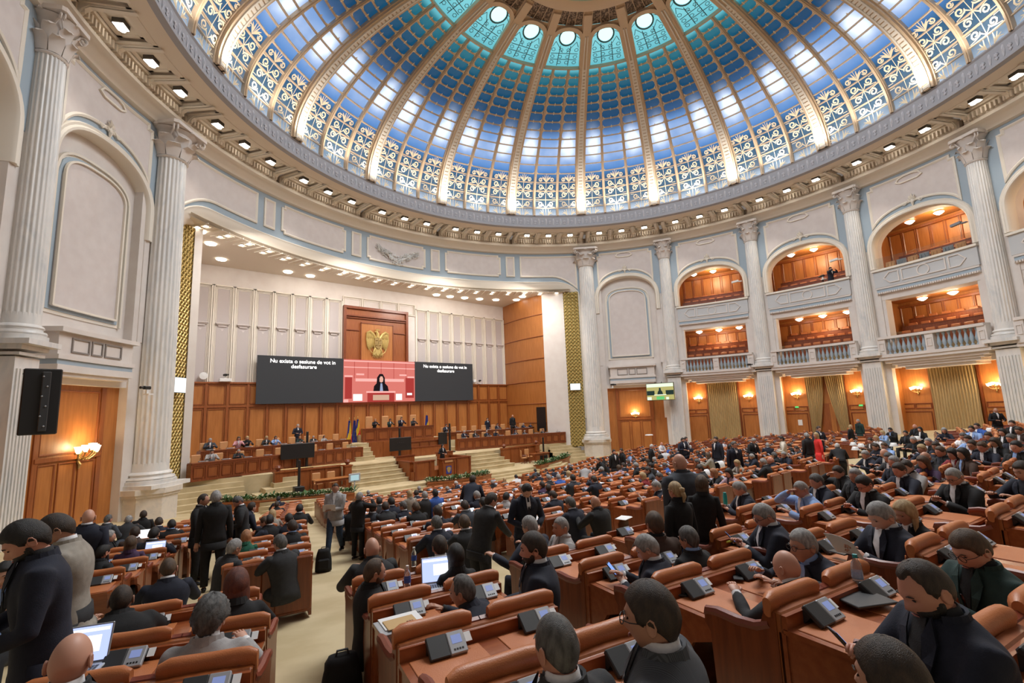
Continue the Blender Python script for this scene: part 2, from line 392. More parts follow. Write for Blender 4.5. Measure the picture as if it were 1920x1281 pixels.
for r_i in range(0, NR+1):
    R, z = at_len(LT*r_i/NR); w = .05 if r_i < NR else .22
    mt.ring([(R-.02, z-w/2-.02), (R+.12, z-w/2), (R+.12, z+w/2), (R-.02, z+w/2)], ribs[0], ribs[-1], 130, closed=True, cap=False)
mn.build('minor_ribs', M['rib'], dome); mt.build('glazing_bars', M['rib'], dome)
# scroll lattice on the lower rows, corner stars above
def on_dome(a, u, l, d=.03):
    """u metres sideways at the local radius, l arc length"""
    R, z = at_len(max(0, l)); t = math.acos(min(1, R/20)); nx, nz_ = cos(t)*9.1, sin(t)*20; q = hypot(nx, nz_)
    rr = R-nx/q*d; zz = z-nz_/q*d; aa = rad(a)+u/max(R, 1); return (rr*sin(aa), rr*cos(aa), zz)
sc_ = MB()
def ribbon(pts, w, a, m=0, cl=False):
    V = []; n = len(pts)
    for i, (u, l) in enumerate(pts):
        p, q = pts[max(0, i-1)], pts[min(n-1, i+1)]; tx, ty = q[0]-p[0], q[1]-p[1]; L = hypot(tx, ty) or 1
        ww = w*1.75*(1 if 0 < i < n-1 else .4)
        V += [on_dome(a, u-ty/L*ww/2, l+tx/L*ww/2), on_dome(a, u+ty/L*ww/2, l-tx/L*ww/2)]
    sc_.add(V, [(2*i, 2*i+1, 2*i+3, 2*i+2) for i in range(n-1)], m)
def spiral(cu, cl_, r, sx, sy, turn=1.35, n=11):
    return [(cu+sx*r*(1-.72*i/n)*cos(2*pi*turn*i/n+pi), cl_+sy*r*(1-.72*i/n)*sin(2*pi*turn*i/n+pi)) for i in range(n+1)]
for bi_ in range(len(ribs)-1):
    for cc in range(3):
        a = ribs[bi_]+DB*(cc+.5)/3
        if a < -52-DB or a > 141: continue
        for row in range(5):
            l0 = rowL*row; lm = l0+rowL/2; R, _ = at_len(lm); hw = (R*rad(DB)/3-.30*(1 if cc == 1 else 1.3))/2
            ribbon([(0, l0), (0, l0+rowL)], .05, a)
            for sx in (-1, 1):
                cu = sx*hw/2; rr = min(hw/2, rowL/2)*.66
                if row == 0:
                    for k in range(4):
                        t = .25+k*.38; ribbon([(cu-sx*hw*.3+sx*0, l0+.05), (cu-sx*hw*.3+sx*.25*sin(t)*1.2, l0+.25+.1*cos(t)), (cu-sx*hw*.4+sx*.62*sin(t), l0+.62*cos(t)+.06)], .045, a)
                elif row == 4:
                    for k in range(3): ribbon([(sx*.03, l0+.05), (sx*(.10+.1*k), l0+.35), (sx*(.16+.22*k), l0+.62-.11*k)], .05, a)
                    ribbon(spiral(cu+sx*.1, l0+.25, rr*.7, sx, 1), .045, a)
                else:
                    f = 1 if row % 2 else -1
                    ribbon(spiral(cu, lm, rr, sx, f), .055, a); ribbon([(sx*.02, lm-f*rowL*.45), (cu-sx*rr*.8, lm-f*rr*.3), (cu-sx*rr, lm)], .05, a)
                    ribbon([(cu+sx*rr*.5, lm+f*rr*.9), (sx*hw*.97, lm+f*rowL*.3)], .05, a); ribbon([(cu, lm-f*rr), (sx*hw*.9, lm-f*rowL*.42)], .06, a)
        for row in range(5, NR):
            R, _ = at_len(rowL*row); hw = (R*rad(DB)/3-.28)/2; q = .12 if row < 9 else .19
            for sx in (-1, 1):
                for sy in (0, 1):
                    l = rowL*(row+sy); s2 = 1-2*sy
                    sc_.add([on_dome(a, sx*hw, l), on_dome(a, sx*(hw-q*1.3), l+s2*.02), on_dome(a, sx*(hw-q*.45), l+s2*q*.45), on_dome(a, sx*hw, l+s2*q*1.3)], [(0, 1, 2, 3)])
            if row >= 9:
                for sy in (0, 1):
                    l = rowL*(row+sy); s2 = 1-2*sy; sc_.add([on_dome(a, -.07, l), on_dome(a, .07, l), on_dome(a, 0, l+s2*.15)], [(0, 1, 2)])
sc_.build('scroll_lattice', mat('gilt_scrolls', (.86, .72, .50), .45, .2), dome)
for i in range(len(ribs)-1):
    for q in (.02, .5):
        if -60 < ribs[i]+DB*q < 140: lamp('SPOT', 'cove_lamp', pol(18.7, ribs[i]+DB*q, 17.9), 330, (1, .93, .84), .2, pol(20.2, ribs[i]+DB*q, 20.6), 110)
# arched windows round the oculus
aw = MB(); sp = MB(); arch_bars = MB()
gcol = mat('oculus_medallion_glass', (.3, .6, .6), .3, emis=(.62, .95, .93), es=1.0)
med = MB()
def od(a, u, R, d=.05):
    R = max(6.2, R); z = dz(R); aa = rad(a)+u/R; return ((R-d*.3)*sin(aa), (R-d*.3)*cos(aa), z-d)
for i in range(len(ribs)-1):
    a = ribs[i]+DB/2
    pts = []
    Rb, Rt_, hwb = 10.3, 7.35, 1.22
    def side(u0): return None
    P = []
    for k in range(8): 
        R = Rb-(Rb-8.5)*k/7; P.append((-(R*rad(DB)/2-.42), R))
    cw = 8.5*rad(DB)/2-.42
    for k in range(1, 12): t = pi*k/12; P.append((-cw*cos(t), 8.5-cw*.92*sin(t)))
    P += [(-u, R) for u, R in P[:8][::-1]]
    V = []; n = len(P)
    for (u, R) in P:
        cx, cR = 0, 8.9; dx, dR = u-cx, R-cR; L = hypot(dx, dR); ex, eR = dx/L, dR/L
        for (o, d) in ((0, -.05), (0, .22), (.28, .22), (.28, -.05)): V.append(od(a, u+ex*o, R+eR*o, d))
    aw.add(V, [(4*i_+j, 4*i_+(j+1) % 4, 4*i_+4+(j+1) % 4, 4*i_+4+j) for i_ in range(n-1) for j in range(4)])
    # medallion ring + glass
    cR, r0 = 8.15, .52; nn = 20
    V = [od(a, q*cos(2*pi*k/nn), cR+q*sin(2*pi*k/nn)*1.05, .07) for k in range(nn) for q in (r0, r0+.11)]
    arch_bars.add(V, [(2*k, 2*k+1, (2*k+3) % (2*nn), (2*k+2) % (2*nn)) for k in range(nn)])
    med.add([od(a, r0*cos(2*pi*k/nn), cR+r0*sin(2*pi*k/nn)*1.05, .02) for k in range(nn)], [tuple(range(nn))])
    def bar(p, q, w=.05):
        dx, dy = q[0]-p[0], q[1]-p[1]; L = hypot(dx, dy) or 1; ox, oy = -dy/L*w/2, dx/L*w/2
        arch_bars.add([od(a, p[0]+ox, p[1]+oy), od(a, p[0]-ox, p[1]-oy), od(a, q[0]-ox, q[1]-oy), od(a, q[0]+ox, q[1]+oy)], [(0, 1, 2, 3)])
    for u in (-.42, .42): bar((u, 10.3), (u*.9, 8.8))
    for R in (9.85, 9.4): bar((-1.0, R), (1.0, R))
    for u in (-.85, -.28, .28, .85):
        for R in (10.05, 9.62, 9.1):
            for k in range(6):
                t0, t1 = k*1.05, (k+1)*1.05; bar((u+.16*cos(t0), R+.14*sin(t0)), (u+.16*cos(t1)*.8, R+.14*sin(t1)*.8), .035)
    for k in range(9):
        t = pi*(k+.5)/9; bar((.64*cos(t), 8.15-.64*sin(t)*.9), (1.05*cos(t), 8.5-1.1*sin(t)), .035)
    for u in (-1, 1): bar((u*.15, 9.3), (u*.75, 8.5), .04); bar((u*.75, 8.5), (u*.95, 8.9), .04)
aw.build('window_arches', M['rib'], dome); arch_bars.build('window_tracery', mat('dark_teal_tracery', (.04, .12, .14), .5), dome); med.build('medallions', gcol, dome)
# spandrel band between the arches and the oculus (perforated, dark) and the ring itself
b = MB(); b.ring([(8.5, dz(8.5)+.02), (7.6, dz(7.6)-.02), (7.0, dz(7.0)-.06), (6.0, dz(6)-.1), (5.2, dz(5.2)-.1)], -180, 180, 120)
dk = mat('bronze_grille', (.10, .07, .05), .6, .3, col2=(.32, .24, .18), scale=9, ramp=(.48, .55), detail=1)
# keep the spandrel out of the arched lights
keep = []
for f in b.f:
    keep.append(f)
V2 = []; F2 = []
for i in range(len(ribs)-1):
    a = ribs[i]+DB/2; n = 16
    for s_ in (-1, 1):
        for k in range(n//2):
            t0, t1 = pi/2*k/(n//2), pi/2*(k+1)/(n//2); hw = 8.5*rad(DB)/2; cw = hw-.15
            p0 = (s_*cw*cos(t0), 8.5-cw*.92*sin(t0)); p1 = (s_*cw*cos(t1), 8.5-cw*.92*sin(t1))
            q1 = (p1[0]*.8, 7.0); q0 = (min(abs(p0[0]), 7.0*rad(DB)/2+.02)*s_, 7.0); e0 = (s_*(p0[1]*rad(DB)/2+.02), p0[1]); e1 = (s_*(p1[1]*rad(DB)/2+.02), p1[1])
            o = len(V2); V2 += [od(a, *p0, .0), od(a, *e0, .0), od(a, *e1, .0), od(a, *p1, .0)]; F2.append((o, o+1, o+2, o+3))
sp = MB(); sp.add(V2, F2); sp.build('spandrels', M['rib'], dome)
g = MB(); g.ring([(7.35, dz(7.35)+.05), (6.6, dz(6.6)-.05), (6.0, dz(6)-.12)], -180, 180, 120); g.build('bronze_grille', dk, dome)
g = MB()
for i in range(76):
    a = i*360/76; g.ring([(7.3, dz(7.3)-.06), (6.0, dz(6.0)-.2), (6.0, dz(6)-.1), (7.3, dz(7.3))], a-.12, a+.12, 1, closed=True)
g.build('grille_bars', M['rib'], dome)
g = MB(); g.ring([(6.15, 26.28), (6.0, 26.05), (5.5, 26.0), (5.2, 26.1), (5.1, 26.5), (5.1, 27.2)], -180, 180, 96); g.build('oculus_ring', M['rib'], dome, smooth=True)
g = MB(); g.ring([(5.1, 26.6), (5.0, 27.6), (3.5, 28.6), (.3, 29)], -180, 180, 60); g.build('lantern_glass', mat('lantern_teal_glass', (.02, .2, .22), .3, emis=(.03, .33, .36), es=.8, col2=(.01, .1, .15), scale=6), dome)
g = MB()
for i in range(48): a = i*7.5; g.ring([(5.08, 26.6), (4.96, 27.6), (3.5, 28.55), (3.4, 28.5), (4.86, 27.55), (4.98, 26.6)], a-.3, a+.3, 1, closed=True)
g.build('lantern_bars', M['rib'], dome)
# ================================================================ bays of the round wall
def arch_fn(hw, zs, za, p=2.2):
    return lambda u: zs+(za-zs)*max(0, 1-abs(u/hw)**p)**(1/p) if abs(u) < hw else zs
def arch_path(hw, zb, zs, za, n=22, p=2.2):
    P = [(-hw, zb)]
    for k in range(n+1):
        t = pi-pi*k/n; c, s_ = cos(t), sin(t); u = hw*math.copysign(abs(c)**(2/p), c); P.append((u, zs+(za-zs)*abs(s_)**(2/p)))
    P.append((hw, zb)); return P
def notched(u0, u1, z0, z1, q=.22):
    return [(u0+q, z0), (u1-q, z0), (u1-q, z0+q*.9), (u1, z0+q*.9), (u1, z1-q*.9), (u1-q, z1-q*.9), (u1-q, z1), (u0+q, z1), (u0+q, z1-q*.9), (u0, z1-q*.9), (u0, z0+q*.9), (u0+q, z0+q*.9)]
BIG = [(-.08, 0), (-.08, .09), (.0, .12), (.08, .06), (.08, 0)]      # raised bolection moulding
HB = RW*rad(B)/2
def acanthus(bm, u, z, s_=1):
    """little cartouche over a keystone"""
    bm.mark(); n = 9
    for k in range(7):
        t = -1.2+k*.4; L = (.55-.1*abs(k-3))*s_
        bm.add([(u-.05*s_, z, .05), (u+.05*s_, z, .05), (u+L*.6*sin(t)+.07*s_, z+L*.6*cos(t), .16), (u+L*sin(t), z+L*cos(t), .08), (u+L*.6*sin(t)-.07*s_, z+L*.6*cos(t), .16)], [(0, 1, 2, 3, 4)])
    for sx in (-1, 1):
        P = [(u+sx*(.1+.55*k/8)*s_, z-.02+.1*sin(k*.9)*s_, .1) for k in range(9)]; bm.tube(P, [.05*s_*(1-.08*k) for k in range(9)], 6)
    bm.lathe([(0, 0), (.13*s_, .05), (.1*s_, .13), (0, .16)], 10, (0, 0, 0)); 
    for i in range(len(bm.v)-40, len(bm.v)):
        x, y, w = bm.v[i]; bm.v[i] = (u+x, z+y, w+.02)
    bm.tube([(u, z-.1, .12), (u, z-.35*s_, .08)], [.09*s_, .03], 6)
wn = [0]
def upper_panel(a, hw, zs, za, first):
    """blue spandrel wall above an arch with its shaped cream panel"""
    f = arch_fn(hw+.05, zs, za)
    us = [x for x in lin(-HB, HB, 44)]
    w = MB(); w.mark(); w.plate(us, f, lambda u: 15.4, -.5, 0); w.bend(a)
    wn[0] += 1; wo = w.build(first, M['blue'], kind='structure')
    p = MB(); p.mark(); x1 = HB-1.18; g = lambda u: max(f(u)+.74, zs+2.05*0+.9); us2 = lin(-x1, x1, 30)
    p.plate(us2, g, lambda u: 14.95 if abs(u) < x1-.25 else 14.7, 0, .05); p.bend(a); p.build('plaster_panel', M['panel'], wo)
    q = MB(); q.mark(); path = [(-x1, g(-x1))]+[(u, g(u)) for u in us2[1:-1]]+[(x1, g(x1)), (x1, 14.7), (x1-.25, 14.7), (x1-.25, 14.95)]
    path += [(x1-.25-(2*x1-.5)*k/6, 14.95) for k in range(1, 7)]+[(-x1+.25, 14.7), (-x1, 14.7)]
    q.mould(path, BIG, closed=True); q.bend(a)
    q.mark(); acanthus(q, 0, g(0)-.05, 1.05); q.bend(a)
    q.mark(); q.mould([(-.75, 14.62), (-.6, 14.82), (-.3, 14.9), (.3, 14.9), (.6, 14.82), (.75, 14.62), (.5, 14.5), (-.5, 14.5)], [(-.03, 0), (-.03, .14), (.05, .14), (.05, 0)], closed=True); q.bend(a)
    q.build('panel_moulding', M['ivory'], wo, smooth=False)
    r = MB(); r.mark(); pr = [(-.02, -.5), (-.02, .06), (.06, .16), (.16, .17), (.24, .10), (.34, .12), (.40, .04), (.40, -.0)]
    r.mould(arch_path(hw, 9.0 if first.startswith('wall_g') else 9.0, zs, za), [(n_, d) for n_, d in pr]); r.bend(a)
    r.build('arch_moulding', M['ivory'], wo, smooth=True)
    return wo, f
NM = {0: 'wall_front_right', 1: 'wall_right_near_stage', 2: 'wall_right_middle', 3: 'wall_right_far', 4: 'wall_right_rear', -1: 'wall_left_near_stage', -2: 'wall_left'}
wood_w = M['wood']
def wood_panels(bm, fm, u0, u1, rows, cols, d, fr=.10):
    """raised frame grid in (u,z,d)"""
    for c in range(cols):
        a_, b_ = u0+(u1-u0)*c/cols, u0+(u1-u0)*(c+1)/cols
        for (z0, z1) in rows:
            q = [(a_+fr, z0+fr), (b_-fr, z0+fr), (b_-fr, z1-fr), (a_+fr, z1-fr)]
            bm.mould(q, [(-.035, d), (-.035, d+.045), (.0, d+.05), (.035, d+.015), (.035, d)], closed=True)
def column(a, r, zb, kind, label):
    Rc = 23.32; x, y, _ = pol(Rc, a); t = empty('marble_column', (x, y, 2.98 if zb > 0 else zf(x, y) if False else -5.2 if zb < 0 else 0), label=label, cat='column', group=None)
    t.rotation_euler = (0, 0, -rad(a)); z0 = t.location.z; k = r/.8; W_ = lambda z: z-z0
    s = MB(); prof = []
    for i in range(13): q = i/12; prof.append((r*(1-.13*q**1.6), W_(zb+.55+(13.68-zb-.55)*q)))
    s.lathe(prof, 144, flute=24, fd=.075); s.build('fluted_shaft', M['marble'], t, smooth=True, angle=80)
    s = MB(); s.lathe([(r*1.42, W_(zb)), (r*1.42, W_(zb+.16)), (r*1.28, W_(zb+.18)), (r*1.34, W_(zb+.24)), (r*1.3, W_(zb+.31)), (r*1.12, W_(zb+.34)), (r*1.12, W_(zb+.40)), (r*1.2, W_(zb+.45)), (r*1.14, W_(zb+.52)), (r*1.02, W_(zb+.56)), (r*.98, W_(zb+.95)), (r*.9, W_(zb+.95))], 40)
    s.box((0, 0, W_(zb-.09)), (r*3.0, r*3.0, .18)); s.build('column_base', M['marble'], t, smooth=True)
    c = MB(); rt = r*.88; zc = W_(13.66); h = 1.75
    c.lathe([(rt*1.02, zc-.02), (rt*1.12, zc+.04), (rt*1.02, zc+.10), (rt*.95, zc+.2), (rt*1.0, zc+h*.5), (rt*1.25, zc+h*.8), (rt*1.55, zc+h*.88)], 32)
    for tier, (n, z1, L, off) in enumerate(((8, .1, .62, 0), (8, .42, .72, .5))):
        for i in range(n):
            an = 2*pi*(i+off)/n; pts = [(rt*1.0, 0), (rt*1.12, L*.4), (rt*1.25, L*.75), (rt*1.55, L*.95), (rt*1.7, L*.82)]; V = []
            for j, (rr, zz) in enumerate(pts):
                w = (.20, .24, .26, .2, .06)[j]*k*1.3
                for sx in (-1, 0, 1):
                    r2 = rr+(.05 if sx == 0 else 0); V.append((r2*cos(an)-sx*w*sin(an), r2*sin(an)+sx*w*cos(an), zc+z1+zz))
            c.add(V, [(3*j+i_, 3*j+i_+1, 3*j+i_+4, 3*j+i_+3) for j in range(4) for i_ in (0, 1)]+[(3*j+i_+3, 3*j+i_+4, 3*j+i_+1, 3*j+i_) for j in range(4) for i_ in (0, 1)][:0])
    for i in range(4):      # corner volutes
        an = pi/4+i*pi/2
        for s_ in (-1, 1):
            P = []
            for j in range(12):
                q = j/11*2*pi*1.1; rr = (.26-.19*j/11)*k; P.append((( rt*1.85-rr*cos(q)*.9)*cos(an+s_*.06)-s_*.0, (rt*1.85-rr*cos(q)*.9)*sin(an+s_*.06), zc+h*.80+rr*sin(q)))
            c.tube([(rt*1.0*cos(an+s_*.5), rt*sin(an+s_*.5), zc+.85)]+P, .045*k, 5)
    for i in range(4):
        an = i*pi/2; c.lathe([(0, 0), (.13*k, .03), (.11*k, .14), (0, .18)], 8, (rt*1.55*cos(an), rt*1.55*sin(an), zc+h*.86))
    ab = []
    for i in range(4):
        an = pi/4+i*pi/2; R2 = rt*2.2
        ab += [(R2*cos(an-.07), R2*sin(an-.07)), (R2*cos(an+.07), R2*sin(an+.07)), (R2*.74*cos(an+pi/4), R2*.74*sin(an+pi/4))]
    c.prism(ab, zc+h*.9, zc+h); c.build('corinthian_capital', M['cream'], t, smooth=True, angle=35)
    if zb > 0:      # pilaster below the gallery
        p = MB(); w = r*1.05
        p.box((0, .15, W_(-1.2)), (2*w, 1.0, 7.2))
        for i in range(7): u = -w*.78+i*w*.26; p.box((u, -.37, W_(-1.1)), (w*.13, .06, 6.2))
        p.box((0, .1, W_(2.72)), (2*w*1.16, 1.3, .16)); p.box((0, .1, W_(2.5)), (2*w*1.08, 1.15, .1))
        p.build('pilaster', M['marble'], t)
    else:
        p = MB(); oct_ = [(1.62*r*cos(q)*(1.04), 1.62*r*sin(q)*1.04) for q in [pi/8+i*pi/4 for i in range(8)]]
        p.prism([(x_*1.07, y_*1.07) for x_, y_ in oct_], W_(zb-.42), W_(zb-.18)); p.prism([(x_*1.0, y_*1.0) for x_, y_ in oct_], W_(zb-.55), W_(zb-.42)); p.prism([(x_*.93, y_*.93) for x_, y_ in oct_], 0, W_(zb-.55))
        p.build('pedestal', M['marbleW'], t)
    return t
cl = {-64.1: 'fluted marble column at the far left edge of the hall', -45.8: 'tall fluted marble column on pedestal left of the stage opening', 45.8: 'tall fluted marble column on pedestal right of the stage opening',
      64.1: 'fluted white column between the blind bay and the first right gallery', 82.4: 'fluted white column between the first and second right galleries', 100.7: 'fluted white column between the second and third right galleries',
      119.0: 'fluted white column at the right edge beyond the third gallery', -82.4: 'fluted marble column at the far left', 137.3: 'fluted column behind right'}
for a in (-64.1, -45.8, 45.8, 64.1, 82.4, 100.7, 119.0):
    big = abs(a) < 50; column(a, .80 if big else .55, -2.79 if big else 2.98, 'col', cl[a])
# wall strips behind the columns
b = MB()
for a in (-64.1, 64.1, 82.4, 100.7, 119.0):
    b.mark(); b.plate(lin(-.95, .95, 4), lambda u: -4.5, lambda u: 12.6, -.5, -.02); b.bend(a)
for a in (-45.8, 45.8):
    s_ = 1 if a > 0 else -1
    b.mark(); b.plate(lin(-.9, 1.35, 4) if s_ > 0 else lin(-1.35, .9, 4), lambda u: -5.3, lambda u: 15.3, -.5, -.02); b.bend(a)
b.build('wall_strips', M['cream'], kind='structure')
# ---------------------------------------------------------------- blind bays beside the stage
def blind_bay(a, name):
    wo, f = upper_panel(a, HB-1.08, 10.45, 12.45, name)
    hw = HB-1.08
    n = MB(); n.mark(); n.plate(lin(-hw-.3, hw+.3, 26), lambda u: 1.6, lambda u: f(u)+.1, -.62, -.45); n.bend(a); n.build('niche_wall', M['cream'], wo)
    n = MB(); n.mark(); n.mould(arch_path(hw, 3.9, 10.45, 12.45), [(0, -.5), (0, .02), (.3, .02), (.3, -.5)]); n.bend(a); n.build('niche_reveal', M['cream'], wo, smooth=True)
    x = 1.72; g = arch_fn(x, 10.2, 11.2, 2.6)
    for (q, m_, d0, d1, e) in ((x+.30, 'ivory', -.46, -.40, .3), (x+.16, 'blue', -.42, -.36, .16), (x-.02, 'panel', -.40, -.30, 0)):
        p = MB(); p.mark(); gg = arch_fn(q, 10.15, 11.15+e, 2.6); p.plate(lin(-q, q, 22), lambda u: 4.75-e, lambda u: max(gg(u), 10.15), d0, d1); p.bend(a); p.build('tall_panel', M[m_], wo)
    p = MB(); p.mark(); p.mould(arch_path(x-.02, 4.75, 10.15, 11.15, p=2.6), [(-.05, -.3), (-.05, -.2), (.03, -.2), (.03, -.3)]); p.mould([(x-.02, 4.75), (-x+.02, 4.75)], [(-.05, -.3), (-.05, -.2), (.03, -.2), (.03, -.3)]); p.mould(arch_path(x+.30, 4.45, 10.15, 11.45, p=2.6), [(-.05, -.42), (-.05, -.3), (.05, -.3), (.05, -.42)]); p.bend(a); p.build('panel_edge', M['ivory'], wo)
    # false balcony over the door
    l = MB(); l.mark(); hu = 2.05
    for (z0, z1, d, e) in ((3.62, 3.80, .55, .15), (2.75, 3.62, .35, 0), (2.58, 2.75, .45, .08), (2.1, 2.38, .42, .05), (1.95, 2.1, .30, -.1)):
        l.plate(lin(-hu-e, hu+e, 6), lambda u: z0, lambda u: z1, -.5, d)
    l.bend(a); l.build('false_balcony', M['cream'], wo)
    l = MB(); l.mark(); l.plate(lin(-hu-.02, hu+.02, 6), lambda u: 2.38, lambda u: 2.58, -.5, .38); l.bend(a); l.build('blue_band', M['blue'], wo)
    l = MB(); l.mark()
    for (u0, u1) in ((-1.35, -.45), (-.28, .28), (.45, 1.35)): l.mould([(u0, 2.92), (u1, 2.92), (u1, 3.45), (u0, 3.45)], [(-.03, .35), (-.03, .40), (.03, .40), (.03, .35)], closed=True)
    l.bend(a); l.build('balcony_moulding', mat('taupe_line', (.25, .22, .20), .6), wo)
    # panelled wood below
    w = MB(); w.mark(); w.plate(lin(-HB+1.0, HB-1.0, 10), lambda u: -5.3, lambda u: 1.75, -.6, -.42); w.bend(a); w.build('wood_wall', M['woodL'], wo)
    w = MB(); w.mark(); w.plate(lin(-HB+.9, HB-.9, 8), lambda u: 1.7, lambda u: 2.0, -.5, -.1); w.plate(lin(-HB+.8, -HB+1.15, 1), lambda u: -1.2, lambda u: 2.0, -.5, -.3); w.plate(lin(HB-1.15, HB-.8, 1), lambda u: -1.2, lambda u: 2.0, -.5, -.3); w.bend(a); w.build('door_surround', M['cream'], wo)
    w = MB(); w.mark(); wood_panels(w, None, -1.45, 1.45, ((-1.15, 1.55),), 1, -.42); wood_panels(w, None, -1.45, 1.45, ((-4.9, -1.35),), 3, -.42)
    for u in (-1.55, 1.55): w.plate(lin(u-.12, u+.12, 1), lambda q: -5.2, lambda q: 1.65, -.42, -.36)
    w.plate(lin(-1.6, 1.6, 6), lambda q: -1.32, lambda q: -1.16, -.42, -.33); w.bend(a); w.build('wood_moulding', M['wood'], wo)
    return wo
blind_bay(54.95, 'wall_right_near_stage'); blind_bay(-54.95, 'wall_left'); blind_bay(-73.25, 'wall_left_rear')
# ---------------------------------------------------------------- gallery bays
def gallery_bay(a, idx):
    hw = HB-.98
    wo, f = upper_panel(a, hw, 10.45, 12.30, ('wall_right_first_gallery', 'wall_right_second_gallery', 'wall_right_third_gallery', 'wall_right_rear_gallery')[idx])
    n = MB(); n.mark(); n.mould(arch_path(hw, 2.6, 10.45, 12.30), [(0, -1.1), (0, .0), (.28, .0), (.28, -1.1)]); n.bend(a); n.build('gallery_reveal', M['cream'], wo, smooth=True)
    b_ = MB(); b_.mark()
    for s_ in (-1, 1): b_.plate(lin(s_*(hw-.2), s_*(HB-.3), 3) if s_ > 0 else lin(-(HB-.3), -(hw-.2), 3), lambda u: 1.9, lambda u: 7.6, -.9, -.08)
    b_.bend(a); b_.build('opening_jambs', M['cream'], wo)
    # fascia between the galleries
    q = MB(); q.mark(); hq = hw+.15
    for (z0, z1, d) in ((6.72, 7.16, -.05), (7.16, 7.28, .12), (7.50, 7.62, .12)): q.plate(lin(-hq, hq, 10), lambda u: z0, lambda u: z1, -1.2, d)
    for i in range(44): u = -hq+2*hq*(i+.5)/44; q.plate([u-.032, u+.032], lambda t: 7.17, lambda t: 7.27, .1, .2)
    q.bend(a); q.build('fascia', M['cream'], wo)
    q = MB(); q.mark(); q.plate(lin(-hq, hq, 10), lambda u: 7.28, lambda u: 7.50, -1, .06); q.bend(a); q.build('blue_fascia', M['blue'], wo)
    # upper parapet: a thing of its own
    ord_ = ('first', 'second', 'third', 'fourth')[idx]; x, y, _ = pol(RW, a)
    pp = MB(); pp.mark(); pp.plate(lin(-hq-.05, hq+.05, 12), lambda u: 7.62, lambda u: 8.78, -.25, .14); pp.bend(a)
    po = tag(pp.build('parapet', M['paleblue']), 'pale moulded upper balcony parapet of the %s right gallery counting from the stage' % ord_, 'balcony parapet', 'upper gallery parapets')
    c = MB(); c.mark(); c.plate(lin(-hq-.12, hq+.12, 12), lambda u: 8.78, lambda u: 8.92, -.32, .26); c.bend(a); c.build('coping', M['ivory'], po)
    c = MB(); c.mark(); pr = [(-.03, .14), (-.03, .2), (.03, .2), (.03, .14)]
    c.mould([(-1.25, 7.85), (1.25, 7.85), (1.25, 8.58), (-1.25, 8.58)], pr, closed=True)
    for s_ in (-1, 1): c.mould([(s_*1.45, 7.85), (s_*2.0, 7.85), (s_*2.35, 8.21), (s_*2.0, 8.58), (s_*1.45, 8.58)], pr, closed=True)
    c.mould([(.34*cos(k*pi/8), 8.21+.34*sin(k*pi/8)) for k in range(16)], pr, closed=True); c.bend(a); c.build('parapet_moulding', M['cream'], po)
    # balustrade with individual balusters
    bo = empty('balustrade', (0, 0, 0), label='pale stone balustrade of the lower balcony in the %s right gallery from the stage' % ord_, cat='balustrade', group='lower gallery balustrades')
    c = MB(); c.mark(); hz = hw+.25
    c.plate(lin(-hz, hz, 12), lambda u: 3.88, lambda u: 4.05, .25, .85); c.plate(lin(-hz, hz, 12), lambda u: 2.62, lambda u: 2.82, .28, .82); c.bend(a); c.build('rails', M['cream'], bo)
    c = MB(); c.mark()
    for u in (-hz+.18, 0, hz-.18):
        c = MB(); c.plate([u-.24, u+.24], lambda t: 2.82, lambda t: 3.88, .35, .78); c.mould([(u-.13, 3.1), (u+.13, 3.1), (u+.13, 3.6), (u-.13, 3.6)], [(-.02, .78), (-.02, .82), (.02, .82), (.02, .78)], closed=True)
        c.bend(a); c.build('pier', M['cream'], bo)
    bal = MB().lathe([(.09, 0), (.09, .08), (.05, .12), (.055, .2), (.12, .36), (.11, .5), (.055, .78), (.05, .86), (.085, .93), (.09, 1.06)], 10)
    me = None
    for s_ in (-1, 1):
        for i in range(8):
            u = s_*(.42+(hz-.98)*i/7); aa = a+m2(u)
            if me is None: o = bal.build('baluster', M['blue'], bo, smooth=True); me = o
            else: o = me.copy(); SC.collection.objects.link(o); o.parent = bo
            X, Y, _ = pol(RW-.56, aa); o.location = (X, Y, 2.82)
    # coved underside of the balcony
    c = MB(); c.mark()
    for (z0, z1, d, e) in ((2.42, 2.62, .74, .35), (2.22, 2.42, .55, .1), (2.08, 2.22, .42, -.25), (1.92, 2.08, .3, -.5), (1.74, 1.92, .12, -.85)): c.plate(lin(-hw-e, hw+e, 10), lambda u: z0, lambda u: z1, -1.2, d)
    c.bend(a); c.build('balcony_underside', M['cream'], wo)
    # ---- interiors of the two gallery boxes
    g = MB(); Rg = 27.6; du = (HB-.2)*27.6/RW
    for (z0, z1) in ((7.7, 12.6), (3.0, 6.9)):
        g.mark(); g.plate(lin(-HB-.4, HB+.4, 8), lambda u: z0-.2, lambda u: z1, -4.3, -4.1); g.bend(a)
        for s_ in (-1, 1): g.mark(); g.add([(s_*(HB-.35), z0-.2, -.9), (s_*(HB-.35), z0-.2, -4.2), (s_*(HB-.35), z1, -4.2), (s_*(HB-.35), z1, -.9)], [(0, 1, 2, 3)]); g.bend(a)
    g.build('gallery_wood_wall', M['woodL'], wo)
    g = MB(); g.mark()
    for (z0, z1) in ((8.0, 12.5), (3.4, 6.8)):
        wood_panels(g, None, -HB+.4, HB-.4, ((z0+.9, z1-.2),), 9, -4.1, .06)
        g.plate(lin(-HB+.3, HB-.3, 6), lambda u: z1-.25, lambda u: z1-.1, -4.1, -3.95)
    g.bend(a); g.build('gallery_wood_moulding', M['wood'], wo)
    g = MB(); g.mark()
    for (z, d0) in ((12.62, -.5), (6.9, -1)): g.plate(lin(-HB, HB, 6), lambda u: z, lambda u: z+.1, -4.3, d0)
    g.bend(a); g.build('gallery_ceiling', M['woodL'], wo)
